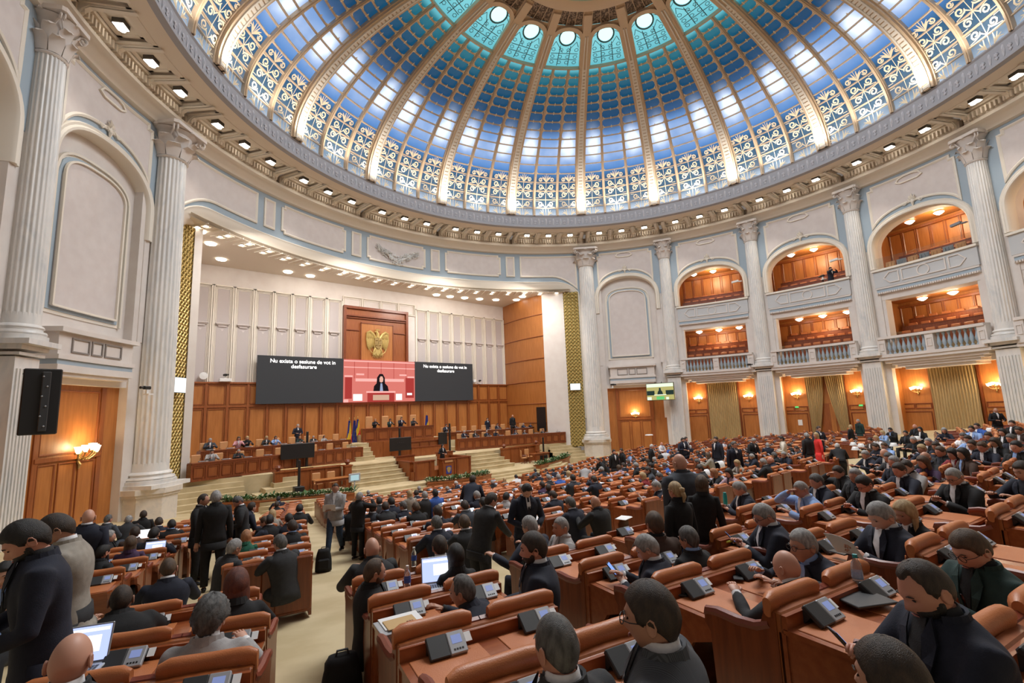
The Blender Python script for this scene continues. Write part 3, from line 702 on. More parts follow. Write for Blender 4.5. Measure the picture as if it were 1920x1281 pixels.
    g = MB()
    for z in (7.6, 2.85):
        for (k, dd) in enumerate(((-.3, -1.5), (-1.5, -2.6), (-2.6, -4.2))): g.mark(); g.plate(lin(-HB, HB, 6), lambda u: z-.1, lambda u: z+.55+.62*k, dd[1], dd[0]); g.bend(a)
    g.build('gallery_floor', M['carpet'], wo)
    # rows of benches and tan seats in the lower and upper galleries
    for (z, lv) in ((2.87, 'lower'), (7.62, 'upper')):
        for k in range(3):
            d = -.95-1.15*k; zz = z+.55+.62*k
            q = MB(); q.mark(); hh = hw-.1-(.0)
            q.plate(lin(-hh, hh, 8), lambda u: zz, lambda u: zz+.86, d-.06, d); q.plate(lin(-hh, hh, 8), lambda u: zz+.82, lambda u: zz+.87, d-.38, d+.03); q.bend(a)
            lab = 'long wooden front desk in row %d of the %s box, %s right gallery' % (k+1, lv, ord_)
            tag(q.build('gallery_desk', M['woodD']), lab, 'desk', 'gallery desks')
            s0 = None
            for i in range(8):
                u = -hh+.35+(2*hh-.7)*i/7
                if s0 is None:
                    st = empty('gallery_chair', (0, 0, 0)); s0 = st
                    sb = MB(); sb.cbox((0, .33, .95), (.52, .1, .34), .03); sb.build('headrest', M['leather'], st)
                    sb = MB(); sb.cbox((0, .34, .62), (.54, .06, .6), .02); sb.build('backrest', M['woodD'], st)
                    sb = MB(); sb.cbox((0, .1, .40), (.5, .45, .12), .03); sb.build('seat', M['leather'], st); stt = st
                else: stt = copy_tree(s0)
                X, Y, _ = pol(RW-d+.38, a+m2(u)); stt.location = (X, Y, zz); stt.rotation_euler = (0, 0, -rad(a+m2(u)))
                tag(stt, 'leather chair %d from left, row %d, %s box of the %s right gallery' % (i+1, k+1, lv, ord_), 'chair', 'gallery chairs')
    # ceiling lamps of warm glass in each box
    for (z, lv) in ((12.62, 'upper'), (6.9, 'lower')):
        for i in (-1, 0, 1):
            X, Y, _ = pol(26.2, a+m2(i*1.75)*.9); t = empty('gallery_lamp', (X, Y, z))
            MB().lathe([(.05, -.06), (.2, -.05), (.2, 0), (.05, 0)], 14).build('lamp_base', M['brass'], t)
            MB().lathe([(.04, -.30), (.16, -.24), (.30, -.12), (.24, -.08), (.08, -.05)], 16).build('lamp_shade', M['glow'], t, smooth=True)
            tag(t, 'glowing glass ceiling lamp, %s of three in the %s box of the %s right gallery' % (('left', 'middle', 'right')[i+1], lv, ord_), 'ceiling lamp', 'gallery ceiling lamps')
        X, Y, _ = pol(25.9, a); lamp('POINT', 'gallery_glow', (X, Y, z-.75), 150 if lv == 'lower' else 180, (1, .80, .52), .5)
    # ---- ground floor: wood wall, curtain, sconces
    g = MB(); g.mark(); g.plate(lin(-HB+.4, HB-.4, 10), lambda u: -4.5, lambda u: 1.95, -1.5, -1.2)
    for s_ in (-1, 1): g.plate(lin(s_*(HB-.9), s_*(HB-.5), 1) if s_ > 0 else lin(-HB+.5, -HB+.9, 1), lambda u: -4.5, lambda u: 1.9, -1.3, -.3)
    g.bend(a); g.build('wood_wall', M['woodL'], wo)
    g = MB(); g.mark()
    for s_ in (-1, 1):
        u0, u1 = (1.35, HB-.55) if s_ > 0 else (-HB+.55, -1.35); wood_panels(g, None, u0, u1, ((-4.2, -1.05),), 1, -1.2); wood_panels(g, None, u0, u1, ((-.95, -.55),), 2, -1.2, .05)
        g.plate(lin(s_*1.25-.06, s_*1.25+.06, 1), lambda u: -4.3, lambda u: 1.85, -1.2, -1.1)
    g.bend(a); g.build('wood_moulding', M['woodD'], wo)
    return wo
for i, a in enumerate((73.25, 91.55, 109.85, 128.15)): gallery_bay(a, i)
# glass barrier in the third upper box and small devices in the arches
gb = mat('clear_glass', (.9, .95, .95), .05, trans=1.0)
b = MB(); b.mark(); b.plate(lin(-2.7, 2.7, 8), lambda u: 8.93, lambda u: 9.75, -.05, -.03); b.bend(109.85); tag(b.build('glass_barrier', gb), 'clear glass barrier above the parapet of the third right gallery', 'glass barrier')
for i in range(7):
    b = MB(); b.mark(); u0 = -2.4+.66*i
    b.plate([u0, u0+.56], lambda u: 8.8, lambda u: 9.45, -.55, -.5)
    for k in range(3): b.plate([u0+.03+.18*k, u0+.15+.18*k], lambda u: 8.95, lambda u: 9.35, -.49, -.46)
    b.bend(109.85); tag(b.build('folded_equipment', M['keypad'] if i % 2 else M['tan']), 'grey framed case number %d from left behind the glass barrier' % (i+1), 'equipment case', 'cases behind the glass barrier')
for i, a in enumerate((73.25, 91.55, 109.85)):
    b = MB(); b.mark(); b.plate([1.9, 2.45], lambda u: 10.35+.1*(u-2), lambda u: 10.5+.1*(u-2), .1, .3); b.plate([2.4, 2.7], lambda u: 10.38, lambda u: 10.44, .0, .22); b.bend(a)
    tag(b.build('security_camera', M['whitep'] if i < 2 else M['keypad']), 'small camera at the right edge of the %s right gallery arch' % ('first', 'second', 'third')[i], 'camera', 'cameras in gallery arches')
# curtains
def curtain(a, u0, u1, z0, z1, tie, name, label):
    b_ = MB(); n = 90; rows = 16; V = []
    for r in range(rows+1):
        q = r/rows; z = z1+(z0-z1)*q
        for i in range(n+1):
            t = i/n; w = 1.0
            if tie: w = 1-.62*q**1.5
            uu = u0+(u1-u0)*t
            if tie < 0: uu = u0+.12*q+(u1-u0)*t*w
            if tie > 0: uu = u1-(u1-u0)*(1-t)*w
            amp = .055*(1 if not tie else .9); V.append((uu, z, amp*cos(t*2*pi*(16 if not tie else 9))+.03*sin(7*q+9*t)))
    b_.mark(); b_.add([(u, z, d-1.0) for u, z, d in V], [(r*(n+1)+i, r*(n+1)+i+1, (r+1)*(n+1)+i+1, (r+1)*(n+1)+i) for r in range(rows) for i in range(n)]); b_.bend(a)
    return tag(b_.build(name, M['curtain'], smooth=True, angle=180), label, 'curtain', 'gold curtains')
for i, a in enumerate((73.25, 91.55, 109.85, 128.15)):
    fl_z = zf(*pol(23, a)[:2])
    if i == 1:
        curtain(a, -1.3, -.08, fl_z, 1.85, -1, 'curtain', 'gold curtain gathered to the left of the open doorway'); curtain(a, .08, 1.3, fl_z, 1.85, 1, 'curtain', 'gold curtain gathered to the right of the open doorway')
        g = MB(); g.mark(); g.plate([-.5, .5], lambda u: fl_z, lambda u: -.4, -1.22, -1.17); g.bend(a); dr = g.build('door_1', M['wood'], kind='structure')
        g = MB(); g.mark(); g.plate([.1, .42], lambda u: fl_z, lambda u: -.45, -1.17, -1.13); g.bend(a); g.build('door_leaf', M['woodL'], dr)
    else: curtain(a, -1.2, 1.2, fl_z, 1.85, 0, 'curtain', 'closed pleated gold curtain under the %s right gallery from the stage' % ('first', '', 'third', 'fourth')[i])
# wall sconces
def sconce(n=3, s_=1.0):
    t = empty('wall_sconce', (0, 0, 0))
    b_ = MB(); b_.lathe([(.0, -.25), (.09, -.2), (.14, 0), (.09, .16), (0, .2)], 12, (0, .04, 0)); b_.tube([(0, .05, -.25), (0, -.05, -.4), (0, -.02, -.55)], [.05, .06, .02], 8)
    sh = MB()
    for k in range(n):
        q = (k-(n-1)/2)/max(1, (n-1)/2) if n > 1 else 0; ex, ey = .42*q*s_, -(.28+.16*(1-abs(q)))*s_; ez = .10*(1-abs(q))+.06
        P = [(0, 0, -.1)]+[(ex*j/6, ey*j/6, -.1-.16*sin(pi*j/6)+ez*j/6) for j in range(1, 7)]; b_.tube(P, .022, 6); b_.lathe([(.02, 0), (.07, .03), (.03, .06)], 10, (ex, ey, ez-.1))
        for f in range(3): b_.tube([(ex*.5, ey*.5, -.2), (ex*.5+.06*cos(f*2), ey*.5, -.26+.05*f), (ex*.5+.1*cos(f*2), ey*.5+.02, -.2+.04*f)], .012, 4)
        sh.lathe([(.045, -.03), (.085, .04), (.095, .10), (.13, .2), (.118, .2), (.08, .1), (.04, -.01)], 16, (ex, ey, ez-.02))
    b_.build('bracket_arms', M['brass'], t, smooth=True); sh.build('glass_shade', M['glowW'], t, smooth=True)
    return t
sc0 = sconce(5); first = [True]
def put_sconce(a, u, R, z, label, e=40, proto=None, rot=0):
    s_ = proto or sc0
    t = s_ if first[0] and proto is None else copy_tree(s_)
    if proto is None: first[0] = False
    X, Y, _ = pol(R, a+m2(u)); t.location = (X, Y, z); t.rotation_euler = (0, 0, -rad(a)+rot); tag(t, label, 'wall lamp', 'brass wall sconces')
    t.scale = (.72, .72, .72); X, Y, _ = pol(R-.45, a+m2(u)); lamp('POINT', 'sconce_glow', (X, Y, z+.28), e, (1, .74, .42), .14)
put_sconce(54.95, 0, 23.85, -.85, 'brass sconce with lit glass cups on the wood wall right of the stage', 60)
put_sconce(-54.95, .5, 23.85, -1.1, 'brass sconce with white glass cups on the left wood wall', 90); _q = [o for o in SC.collection.objects if o.get('label') == 'brass sconce with white glass cups on the left wood wall'][0]; _q.scale = (1.15, 1.15, 1.15)
for i, a in enumerate((73.25, 91.55, 109.85, 128.15)):
    o_ = ('first', 'second', 'third', 'fourth')[i]
    for s_, sd in ((-1, 'left'), (1, 'right')): put_sconce(a, s_*1.98, 24.65, .35, 'lit brass sconce %s of the curtain under the %s right gallery' % (sd, o_), 65)
# ---------------------------------------------------------------- stage opening: curved frieze beam
b = MB(); AO = 44.2; HW_ = RW*rad(AO)
def low(u):
    e = HW_-abs(u)            # rounded haunches
    return 12.35-(1.9*(1-sqrt(max(0, 1-((2.6-e)/2.6)**2))) if e < 2.6 else 0)
us = [u for u in lin(-HW_, HW_, 150)]
b.mark(); b.plate(us, low, lambda u: 15.4, -.7, 0); b.bend(0); w0 = b.build('wall_stage_frieze', M['blue'], kind='structure')
b = MB(); b.mark(); path = [(-HW_, 2)]+[(u, low(u)-.0) for u in us]+[(HW_, 2)]
path = [(-HW_, -1.0), (-HW_, 8)]+[(u, low(u)) for u in us]+[(HW_, 8), (HW_, -1.0)]
b.mould(path, [(.06, -.02), (.06, .12), (0, .16), (-.10, .10), (-.16, .10), (-.45, -.05), (-.75, -.22), (-.9, -.5), (-.95, -.9), (-.2, -.9)], step=1.2); b.bend(0)
b.build('opening_moulding', M['ivory'], w0, smooth=True, angle=50)
p = MB(); q = MB(); dA = 18.3
for c in (-36.6, -18.3, 0, 18.3, 36.6):
    x = RW*rad(6.6); p.mark(); q.mark()
    if abs(c) < 30:
        pt_ = notched(-x, x, 12.95, 14.92)
        p.plate(lin(-x+.22, x-.22, 10), lambda u: 12.95, lambda u: 14.92, 0, .06); p.plate([-x, -x+.22], lambda u: 13.15, lambda u: 14.72, 0, .06); p.plate([x-.22, x], lambda u: 13.15, lambda u: 14.72, 0, .06); q.mould(pt_, BIG, closed=True)
    else:
        sg = 1 if c > 0 else -1; x0, x1 = -x, x+.1; lo_ = lambda u: 12.95-(1.15*max(0, (sg*u-x*.1)/(x*.9))**2)
        us_ = lin(x0, x1, 14) if sg > 0 else lin(-x1, x, 14); p.plate(us_, lo_, lambda u: 14.92, 0, .06); q.mould([(u, lo_(u)) for u in us_]+[(us_[-1], 14.92)]+[(us_[-1]+(us_[0]-us_[-1])*k/6, 14.92) for k in range(1, 7)], BIG, closed=True)
    p.bend(c); q.bend(c)
for c in (-27.45, -9.15, 9.15, 27.45):
    q.mark(); p.mark(); q.mould([(-.36, 12.98), (.36, 12.98), (.36, 14.85), (-.36, 14.85)], BIG, closed=True); p.plate([-.34, .34], lambda u: 12.98, lambda u: 14.85, 0, .05); p.bend(c); q.bend(c)
p.build('frieze_panel', M['panel'], w0); q.build('frieze_moulding', M['ivory'], w0)
# carved oak branch relief on the centre panel
b = MB(); rnd = random.Random(3); b.mark()
for s_ in (-1, 1):
    for k in range(9):
        t = k/8; u = s_*(.15+1.75*t); z = 13.35+.95*t**.8+rnd.uniform(-.1, .1); b.tube([(0, 13.15, .1), (u*.5, 13.3+.3*t, .22), (u, z, .14)], [.05, .035, .015], 5)
    for k in range(95):
        t = rnd.random()**.7; u = s_*(.1+1.85*t)+rnd.uniform(-.15, .15); z = 13.3+.75*t+rnd.uniform(-.42, .36)*(1-.4*t)+.08; an = rnd.uniform(-1, 1)+s_*1.0; L = rnd.uniform(.16, .28); w = L*.3
        d = rnd.uniform(.1, .3); ca, sa = cos(an), sin(an)
        pl = [(0, -.5), (.5, -.1), (.35, .2), (.5, .45), (0, 1), (-.5, .45), (-.35, .2), (-.5, -.1)]
        b.add([(u+(x_*w)*ca+(y_*L)*sa, z-(x_*w)*sa+(y_*L)*ca, d-.05*abs(x_)) for x_, y_ in pl]+[(u, z, d+.05)], [(j, (j+1) % 8, 8) for j in range(8)])
for k in range(40):
    u = rnd.uniform(-.6, .6); z = 12.95+rnd.uniform(-.1, .8); b.lathe([(0, -.07), (.05, -.02), (.045, .05), (0, .08)], 6, (0, 0, 0)); 
    for i in range(len(b.v)-24, len(b.v)): x_, y_, z_ = b.v[i]; b.v[i] = (u+x_, z+z_, .2+y_)
b.bend(0); tag(b.build('oak_branch_relief', M['whitep']), 'ivory plaster relief of crossed leafy branches on the frieze above the stage', 'relief ornament')
# jambs of the opening: white pier, gilt lattice strips
YB = 26.54
def lattice_strip(P0, P1, z0, z1, label):
    """diagonal gilt lattice between two plan points"""
    x0, y0 = P0; x1, y1 = P1; w = hypot(x1-x0, y1-y0); t = tag(empty('gilt_lattice', (x0, y0, z0), atan2(y1-y0, x1-x0)), label, 'lattice screen', 'gilded lattice strips')
    MB().box((w/2, .06, (z1-z0)/2), (w, .04, z1-z0)).build('backing', mat('ochre_backing', (.30, .24, .07), .8), t)
    g = MB(); st = .34; h = z1-z0; k = -int(w/st)-1
    while k*st < h+w:
        for s_ in (-1, 1):
            # line z = k*st + s*(x) clipped
            a0, a1 = 0, w; za, zb = (k*st+a0, k*st+a1) if s_ > 0 else (k*st+w-a0, k*st+w-a1)
            lo_, hi_ = min(za, zb), max(za, zb)
            if hi_ > 0 and lo_ < h:
                f0 = max(0, (0-lo_)/(hi_-lo_)); f1 = min(1, (h-lo_)/(hi_-lo_)); xa, xb = (f0*w, f1*w) if s_ > 0 else (w-f0*w, w-f1*w)
                g.tube([(xa, 0, lo_+f0*(hi_-lo_)), (xb, 0, lo_+f1*(hi_-lo_))], .04, 4)
        k += 1
    z = st/2
    while z < h:
        for x in lin(st/2, w-st/2, max(1, int(w/st)-1)): g.box((x, -.03, z), (.11, .05, .11), 0)
        z += st
    g.build('lattice', M['gold'], t); return t
for s_ in (-1, 1):
    sd = 'left' if s_ < 0 else 'right'
    if s_ > 0: lattice_strip((s_*15.15, 18.05), (s_*16.05, 16.9), -3.6, 11.3, 'gilded diagonal lattice strip right of the stage beside the marble column')
    else: lattice_strip((-16.1, 17.6), (-15.1, 19.4), -3.6, 11.4, 'gilded diagonal lattice strip left of the stage beside the marble column')
# stage room
st_w = M['cream']
b = MB(); b.box((0, YB+.15, 3), (29.6, .3, 17)); wl = b.build('wall_stage_back', M['cream'], kind='structure')
def zt(x): return 9.95
b = MB(); bl = MB(); pf = MB(); pn = 8
xs_ = [-14.4+i*1.36 for i in range(9)]+[3.45+i*1.36 for i in range(9)]
for g0, g1 in ((-14.4, -3.55), (3.45, 14.4)):
    n = 8; w = (g1-g0)/n
    for i in range(n):
        x = g0+w*(i+.5); h0, h1 = 2.78, 9.95
        for (o, t_, d) in ((0.02, .09, .16), (.14, .05, .08), (.24, .035, .05)):
            for sx in (-1, 1): b.box((x+sx*(w/2-o-t_/2), YB-d/2, (h0+h1-o)/2), (t_, d, h1-h0-o))
            b.box((x, YB-d/2, h1-o-t_/2), (w-2*o, d, t_))
        pf.box((x, YB-.01, (h0+h1-.3)/2), (w-.62, .04, h1-h0-.3))
        bl.box((x, YB-.14, 7.05), (w*.66, .26, .07)); bl.box((x, YB-.10, 6.98), (w*.56, .18, .07)); bl.box((x, YB-.06, 6.88), (w*.4, .12, .12)); bl.add([(x-.22, YB-.02, 6.82), (x+.22, YB-.02, 6.82), (x, YB-.04, 6.5)], [(0, 1, 2)])
w = 6.96/4
for i in range(4):
    x = -3.53+w*(i+.5)
    for (o, t_, d) in ((.03, .07, .14), (.16, .05, .07)):
        for sx in (-1, 1): b.box((x+sx*(w/2-o), YB-d/2, 9.75-.0), (t_, d, 1.15-2*o+.05))
        for z in (9.2+o, 10.3-o): b.box((x, YB-d/2, z), (w-2*o, d, t_))
b.box((0, YB-.06, 10.35), (29, .12, .08)) if False else None
b.build('pilaster_strips', M['ivory'], wl); bl.build('wall_brackets', M['panel'], wl); pf.build('panel_fields', M['field'], wl)
# wood dado of the stage, two tiers
b = MB(); b.box((0, YB-.12, -.2), (29.3, .24, 5.9)); dd_ = b.build('wall_stage_dado', M['woodL'], kind='structure')
b = MB(); b.box((0, YB-.18, 2.72), (29.3, .42, .12)); b.box((0, YB-.16, 1.03), (29.3, .34, .14)); b.box((0, YB-.16, -2.9), (29.3, .3, .3))
n = 22
for i in range(n+1):
    x = -14.5+29*i/n; b.box((x, YB-.2, -.1), (.16, .28, 5.6))
for i in range(n):
    x0 = -14.5+29*i/n+.16; x1 = -14.5+29*(i+1)/n-.16
    for (z0, z1) in ((1.2, 2.55), (-2.6, .85)):
        for x in (x0, x1): b.box((x, YB-.26, (z0+z1)/2), (.06, .07, z1-z0))
        for z in (z0, z1): b.box(((x0+x1)/2, YB-.26, z), (x1-x0, .07, .06))
b.build('dado_moulding', M['wood'], dd_)
# emblem niche
b = MB(); b.box((-.52, YB-.12, 5.9), (6.05, .3, 7.0)); nch = b.build('emblem_panel', M['wood']); tag(nch, 'tall framed cherry wood panel above the centre screen', 'wall panel')
b = MB()
for sx in (-1, 1): b.box((-.52+sx*2.92, YB-.35, 5.9), (.22, .24, 7.1)); b.box((-.52+sx*2.2, YB-.31, 7.35), (1.15, .12, .08))
b.box((-.52, YB-.35, 9.33), (6.05, .3, .22)); b.box((-.52, YB-.33, 8.62), (5.6, .24, .12)); b.box((-.52, YB-.33, 8.42), (5.6, .2, .07)); b.build('frame', M['woodD'], nch)
b = MB(); b.box((-.52, YB-.33, 6.0), (3.05, .16, 4.1)); b.build('raised_field', M['woodL'], nch)
b = MB()
for sx in (-1, 1): b.box((-.52+sx*1.5, YB-.42, 6.0), (.08, .06, 4.1))
for z in (3.98, 8.02): b.box((-.52, YB-.42, z), (3.08, .06, .08))
b.build('field_moulding', M['woodD'], nch)
# gilded eagle emblem
E_ = tag(empty('eagle_emblem', (-.55, YB-.47, 6.3)), 'gilded heraldic eagle emblem with shield on the wood panel above the stage', 'emblem')
b = MB()
def flat(poly, y0, y1, bm=b): bm.add([(x, y0, z) for x, z in poly]+[(x*.96, y1, z) for x, z in poly], [tuple(range(len(poly)))[::-1], tuple(range(len(poly), 2*len(poly)))]+[(k, (k+1) % len(poly), len(poly)+(k+1) % len(poly), len(poly)+k) for k in range(len(poly))][::-1])
flat([(-.3, .55), (.3, .55), (.42, 0), (.3, -.75), (0, -1.15), (-.3, -.75), (-.42, 0)], 0, -.16)
b.tube([(0, -.05, .5), (-.02, -.1, .8), (-.12, -.12, 1.0), (-.3, -.14, 1.0)], [.2, .15, .13, .05], 8)
for k in range(5): flat([(-.16+.08*k-.03, 1.12), (-.16+.08*k+.03, 1.12), (-.16+.08*k, 1.28)], -.08, -.16)
for s_ in (-1, 1):
    b.tube([(s_*.22, -.06, .42), (s_*.45, -.09, .78), (s_*.72, -.10, .98), (s_*.95, -.09, .86), (s_*1.02, -.06, .62)], [.14, .15, .14, .11, .05], 8)
    for k in range(9):     # long primaries hanging from the wing arch, outermost longest
        x = s_*(.36+.078*k); top_ = .62+.030*k; L = .95+.09*k if k < 7 else 1.45-.12*(k-6)
        b.tube([(x, -.05-.02*(k % 2), top_), (x+s_*.03, -.08-.02*(k % 2), top_-L*.5), (x-s_*.01*(k-4), -.04, top_-L)], [.055, .06, .016], 6)
    for k in range(7): x = s_*(.34+.095*k); b.tube([(x, -.12, .74+.02*k), (x+s_*.02, -.14, .50), (x+s_*.02, -.10, .30)], [.05, .055, .02], 6)
    b.tube([(s_*.2, -.08, -.45), (s_*.34, -.12, -.72), (s_*.40, -.10, -.95)], [.12, .09, .05], 7)
    for k in range(3): b.tube([(s_*.40, -.1, -.92), (s_*(.40+.10*(k-1)), -.14, -1.08)], [.035, .015], 5)
    b.tube([(s_*.40, -.14, -.98), (s_*.66, -.16, -.78), (s_*.78, -.14, -.5)], [.035, .035, .02], 6)
for k in range(7): b.tube([(0, -.05, -.55), ((k-3)*.10, -.08, -.95), ((k-3)*.15, -.04, -1.38+.04*abs(k-3))], [.09, .07, .02], 6)
b.build('eagle', M['gold'], E_, smooth=True)
b2 = MB(); sh = [(-.34, .42), (.34, .42), (.36, .0), (.24, -.38), (0, -.55), (-.24, -.38), (-.36, 0)]
flat(sh, -.17, -.24, b2); b2.box((0, -.25, -.05), (.03, .03, .9)); b2.box((0, -.25, .02), (.68, .03, .03))
for (x, z) in ((-.17, .22), (.17, .22), (-.17, -.2), (.17, -.2)): b2.lathe([(0, 0), (.1, .0), (.05, .05)], 7, (x, -.26, z))
b2.build('shield', M['brass'], E_)
# curved wood wall closing the stage on the right (and its twin left) + white piers
for s_ in (-1, 1):
    pts = [(s_*14.4, YB), (s_*14.15, 24.6), (s_*14.1, 22.6), (s_*14.35, 20.6), (s_*14.75, 19.0)]
    pts = [(s_*14.45, 26.54), (s_*14.2, 25.2), (s_*14.0, 23.8), (s_*13.9, 22.3), (s_*13.93, 21.0), (s_*14.05, 19.8)] if s_ > 0 else [(s_*14.45, 26.54), (s_*14.6, 23.5), (s_*15.1, 20.0)]
    b = MB(); V = [(x, y, z) for x, y in pts for z in (-3.6, 11.5)]; b.add(V, [(2*i, 2*i+2, 2*i+3, 2*i+1) for i in range(len(pts)-1)])
    wo = b.build('wall_stage_%s' % ('left' if s_ < 0 else 'right'), M['woodL'] if s_ > 0 else M['panel'], kind='structure', smooth=True)
    if s_ > 0:
        b = MB()
        for z in (-1.3, .55, 2.75, 5.0, 7.2, 9.4):
            b.tube([(x-.03, y, z) for x, y in pts], .045, 6)
        b.build('horizontal_beads', M['wood'], wo)
        b = MB(); b.box((pts[4][0]-.05, 20.6, -.95), (.12, 1.15, 2.3)); b.build('door_2', M['black'], kind='structure')
        b = MB(); b.prism([(13.95, 19.85), (14.95, 18.3), (15.15, 18.05), (15.5, 18.4), (14.6, 20.3)], -5, 11.4); b.build('trim_4', M['cream'], kind='structure')
    else:
        b = MB(); b.prism([(-14.95, 20.2), (-14.75, 19.2), (-15.15, 19.1), (-15.35, 20.2)], -5, 11.4); b.build('trim_5', M['cream'], kind='structure')
# stage ceiling with grid of lights
poly = [(-15.3, YB)]+[(23.3*sin(rad(a)), 23.3*cos(rad(a))) for a in lin(-42, 42, 30)]+[(15.3, YB)]
b = MB(); b.add([(x, y, 11.36) for x, y in poly]+[(x, y, 11.6) for x, y in poly], [tuple(range(len(poly)))[::-1], tuple(range(len(poly), 2*len(poly)))]); sc_ = b.build('ceiling_stage', M['soffit'], kind='structure')
b = MB(); gl = MB()
NL = 21
for i in range(NL):
    a = -38.5+77*i/(NL-1)
    b.ring([(23.15, 11.3), (24.6, 11.3), (24.6, 11.37), (23.15, 11.37)], a-.85, a-.75, 1, closed=True); 
    b.ring([(23.15, 11.3), (24.6, 11.3), (24.6, 11.37), (23.15, 11.37)], a+1.7, a+1.8, 1, closed=True)
b.build('ceiling_moulding', M['ivory'], sc_)
def twin():
    t = empty('stage_spotlight', (0, 0, 0)); h_ = MB()
    for R in (23.62, 24.18):
        for (r0, r1, w0, w1) in ((R-.24, R-.19, -.55, .55), (R+.19, R+.24, -.55, .55), (R-.24, R+.24, -.62, -.50), (R-.24, R+.24, .50, .62)): h_.ring([(r0, 11.30), (r1, 11.30), (r1, 11.36), (r0, 11.36)], w0, w1, 1, closed=True)
    h_.build('frame', M['ivory'], t)
    e = MB()
    for R in (23.62, 24.18): e.lathe([(0, -.05), (.10, -.04), (.13, 0), (0, 0)], 12, (0, R, 11.345))
    e.build('bulb', M['glow'], t); return t
t0 = twin()
for i in range(NL):
    a = -38.5+77*i/(NL-1); t = t0 if i == 0 else copy_tree(t0); t.rotation_euler = (0, 0, -rad(a))
    tag(t, 'twin ceiling spotlight number %d from the left along the stage opening edge' % (i+1), 'ceiling light', 'twin spotlights in the stage ceiling')
d0 = None
for i, (x, y) in enumerate([(-14.87, 19.54), (-14.03, 21.52), (-12.94, 24.6), (-8.35, 25.2), (-6.6, 25.4), (5.2, 25.4), (6.7, 25.3), (8.23, 25.0), (9.8, 24.6), (11.46, 24.01), (12.9, 21.5), (13.3, 22.9)]):
    if d0 is None: t = d0 = MB().lathe([(.0, -.05), (.3, -.05), (.33, 0), (.0, .02)], 20).build('round_downlight', M['glow'], smooth=True)
    else: t = d0.copy(); SC.collection.objects.link(t)
    t.location = (x, y, 11.33); tag(t, 'round flat glowing downlight in the stage ceiling, number %d from the left' % (i+1), 'ceiling light', 'round downlights in the stage ceiling')
# ================================================================ stage platforms, stairs, benches
SL = -3.2; AP = -4.42; PZ = -2.05; LF = -4.9     # stage level, apron, presidium podium, floor in front
CP = M['carpet']
def arc(x0, x1, y0, sag, n=14): return [(x, y0-sag*abs((x)/15.)**2) for x in lin(x0, x1, n)]
b = MB(); b.prism([(-17, 12.6), (17, 12.6), (17.0, 17.2), (15.4, 19.2), (14.6, 26.4), (-14.9, 26.4), (-15.4, 19.2), (-17, 17)], LF-.3, LF); b.build('floor_front', CP, kind='structure')
b = MB(); b.prism([(-10, 14.6), (10, 14.6), (15.2, 18.6), (14.4, 26.4), (-14.5, 26.4), (-15.2, 18.6)], LF-.2, AP); b.prism([(-9.9, 14.25), (9.9, 14.25), (12, 15.6), (-12, 15.6)], LF-.2, AP-.16); b.prism([(-9.8, 13.9), (9.8, 13.9), (12, 15.2), (-12, 15.2)], LF-.2, AP-.32)
b.build('floor_apron', CP, kind='structure')
b = MB(); b.prism([(-14.9, 18.8), (-10.2, 18.25), (-6.6, 18.25), (-2.6, 18.25), (2.6, 18.25), (6.6, 18.25), (10.2, 18.25), (14.5, 18.8), (14.0, 22), (14.35, 26.35), (-14.45, 26.35), (-14.6, 22)], LF, SL); st = b.build('floor_stage', CP, kind='structure')
b = MB(); b.prism([(-14.4, 21.9), (-4.3, 22.6), (-4.3, 26.3), (-14.4, 26.3)], SL-.1, -2.38); b.prism([(13.9, 21.9), (4.3, 22.6), (4.3, 26.3), (14.3, 26.3)], SL-.1, -2.38); b.prism([(-4.2, 22.3), (4.2, 22.3), (4.2, 26.3), (-4.2, 26.3)], SL-.1, PZ); b.prism([(-3.1, 23.2), (3.1, 23.2), (3.1, 26.2), (-3.1, 26.2)], PZ-.1, -1.5)
for s_ in (-1, 1): pq = [(s_*14.2, 19.3), (s_*10, 20.2), (s_*4.3, 21.3), (s_*4.3, 22.7), (s_*14.0, 22.0)]; b.prism(pq if s_ < 0 else pq[::-1], SL-.1, -2.92)
b.build('floor_podium', CP, kind='structure')
def stairs(x0, x1, y0, z0, z1, n, tread, label, flare=.25, dirx=0):
    b = MB(); h = (z1-z0)/n
    for i in range(n):
        e = flare*(n-1-i)/n; z = z0+h*(i+1); yy = y0+tread*i
        pts = [(x0-e, yy+.25), (x0-e+.35, yy+.06), ((x0+x1)/2, yy), (x1+e-.35, yy+.06), (x1+e, yy+.25), (x1+e*.0, y0+tread*n+.05), (x0, y0+tread*n+.05)]
        b.prism(pts, z0-.02, z); b.prism([(p[0], p[1]-.025) for p in pts[:5]]+[(p[0], p[1]+.02) for p in pts[:5]][::-1], z-.05, z+.012)
    return tag(b.build('carpeted_stairs', CP), label, 'stairs')
stairs(-6.1, -2.9, 16.35, AP, SL, 5, .38, 'beige carpeted stairs up to the stage left of the lectern', .5)
stairs(3.2, 6.1, 16.35, AP, SL, 5, .38, 'beige carpeted stairs up to the stage right of the lectern', .9)
stairs(-5.0, -3.2, 20.4, SL, PZ, 4, .36, 'short carpeted stairs beside the left end of the presiding desk', 0)
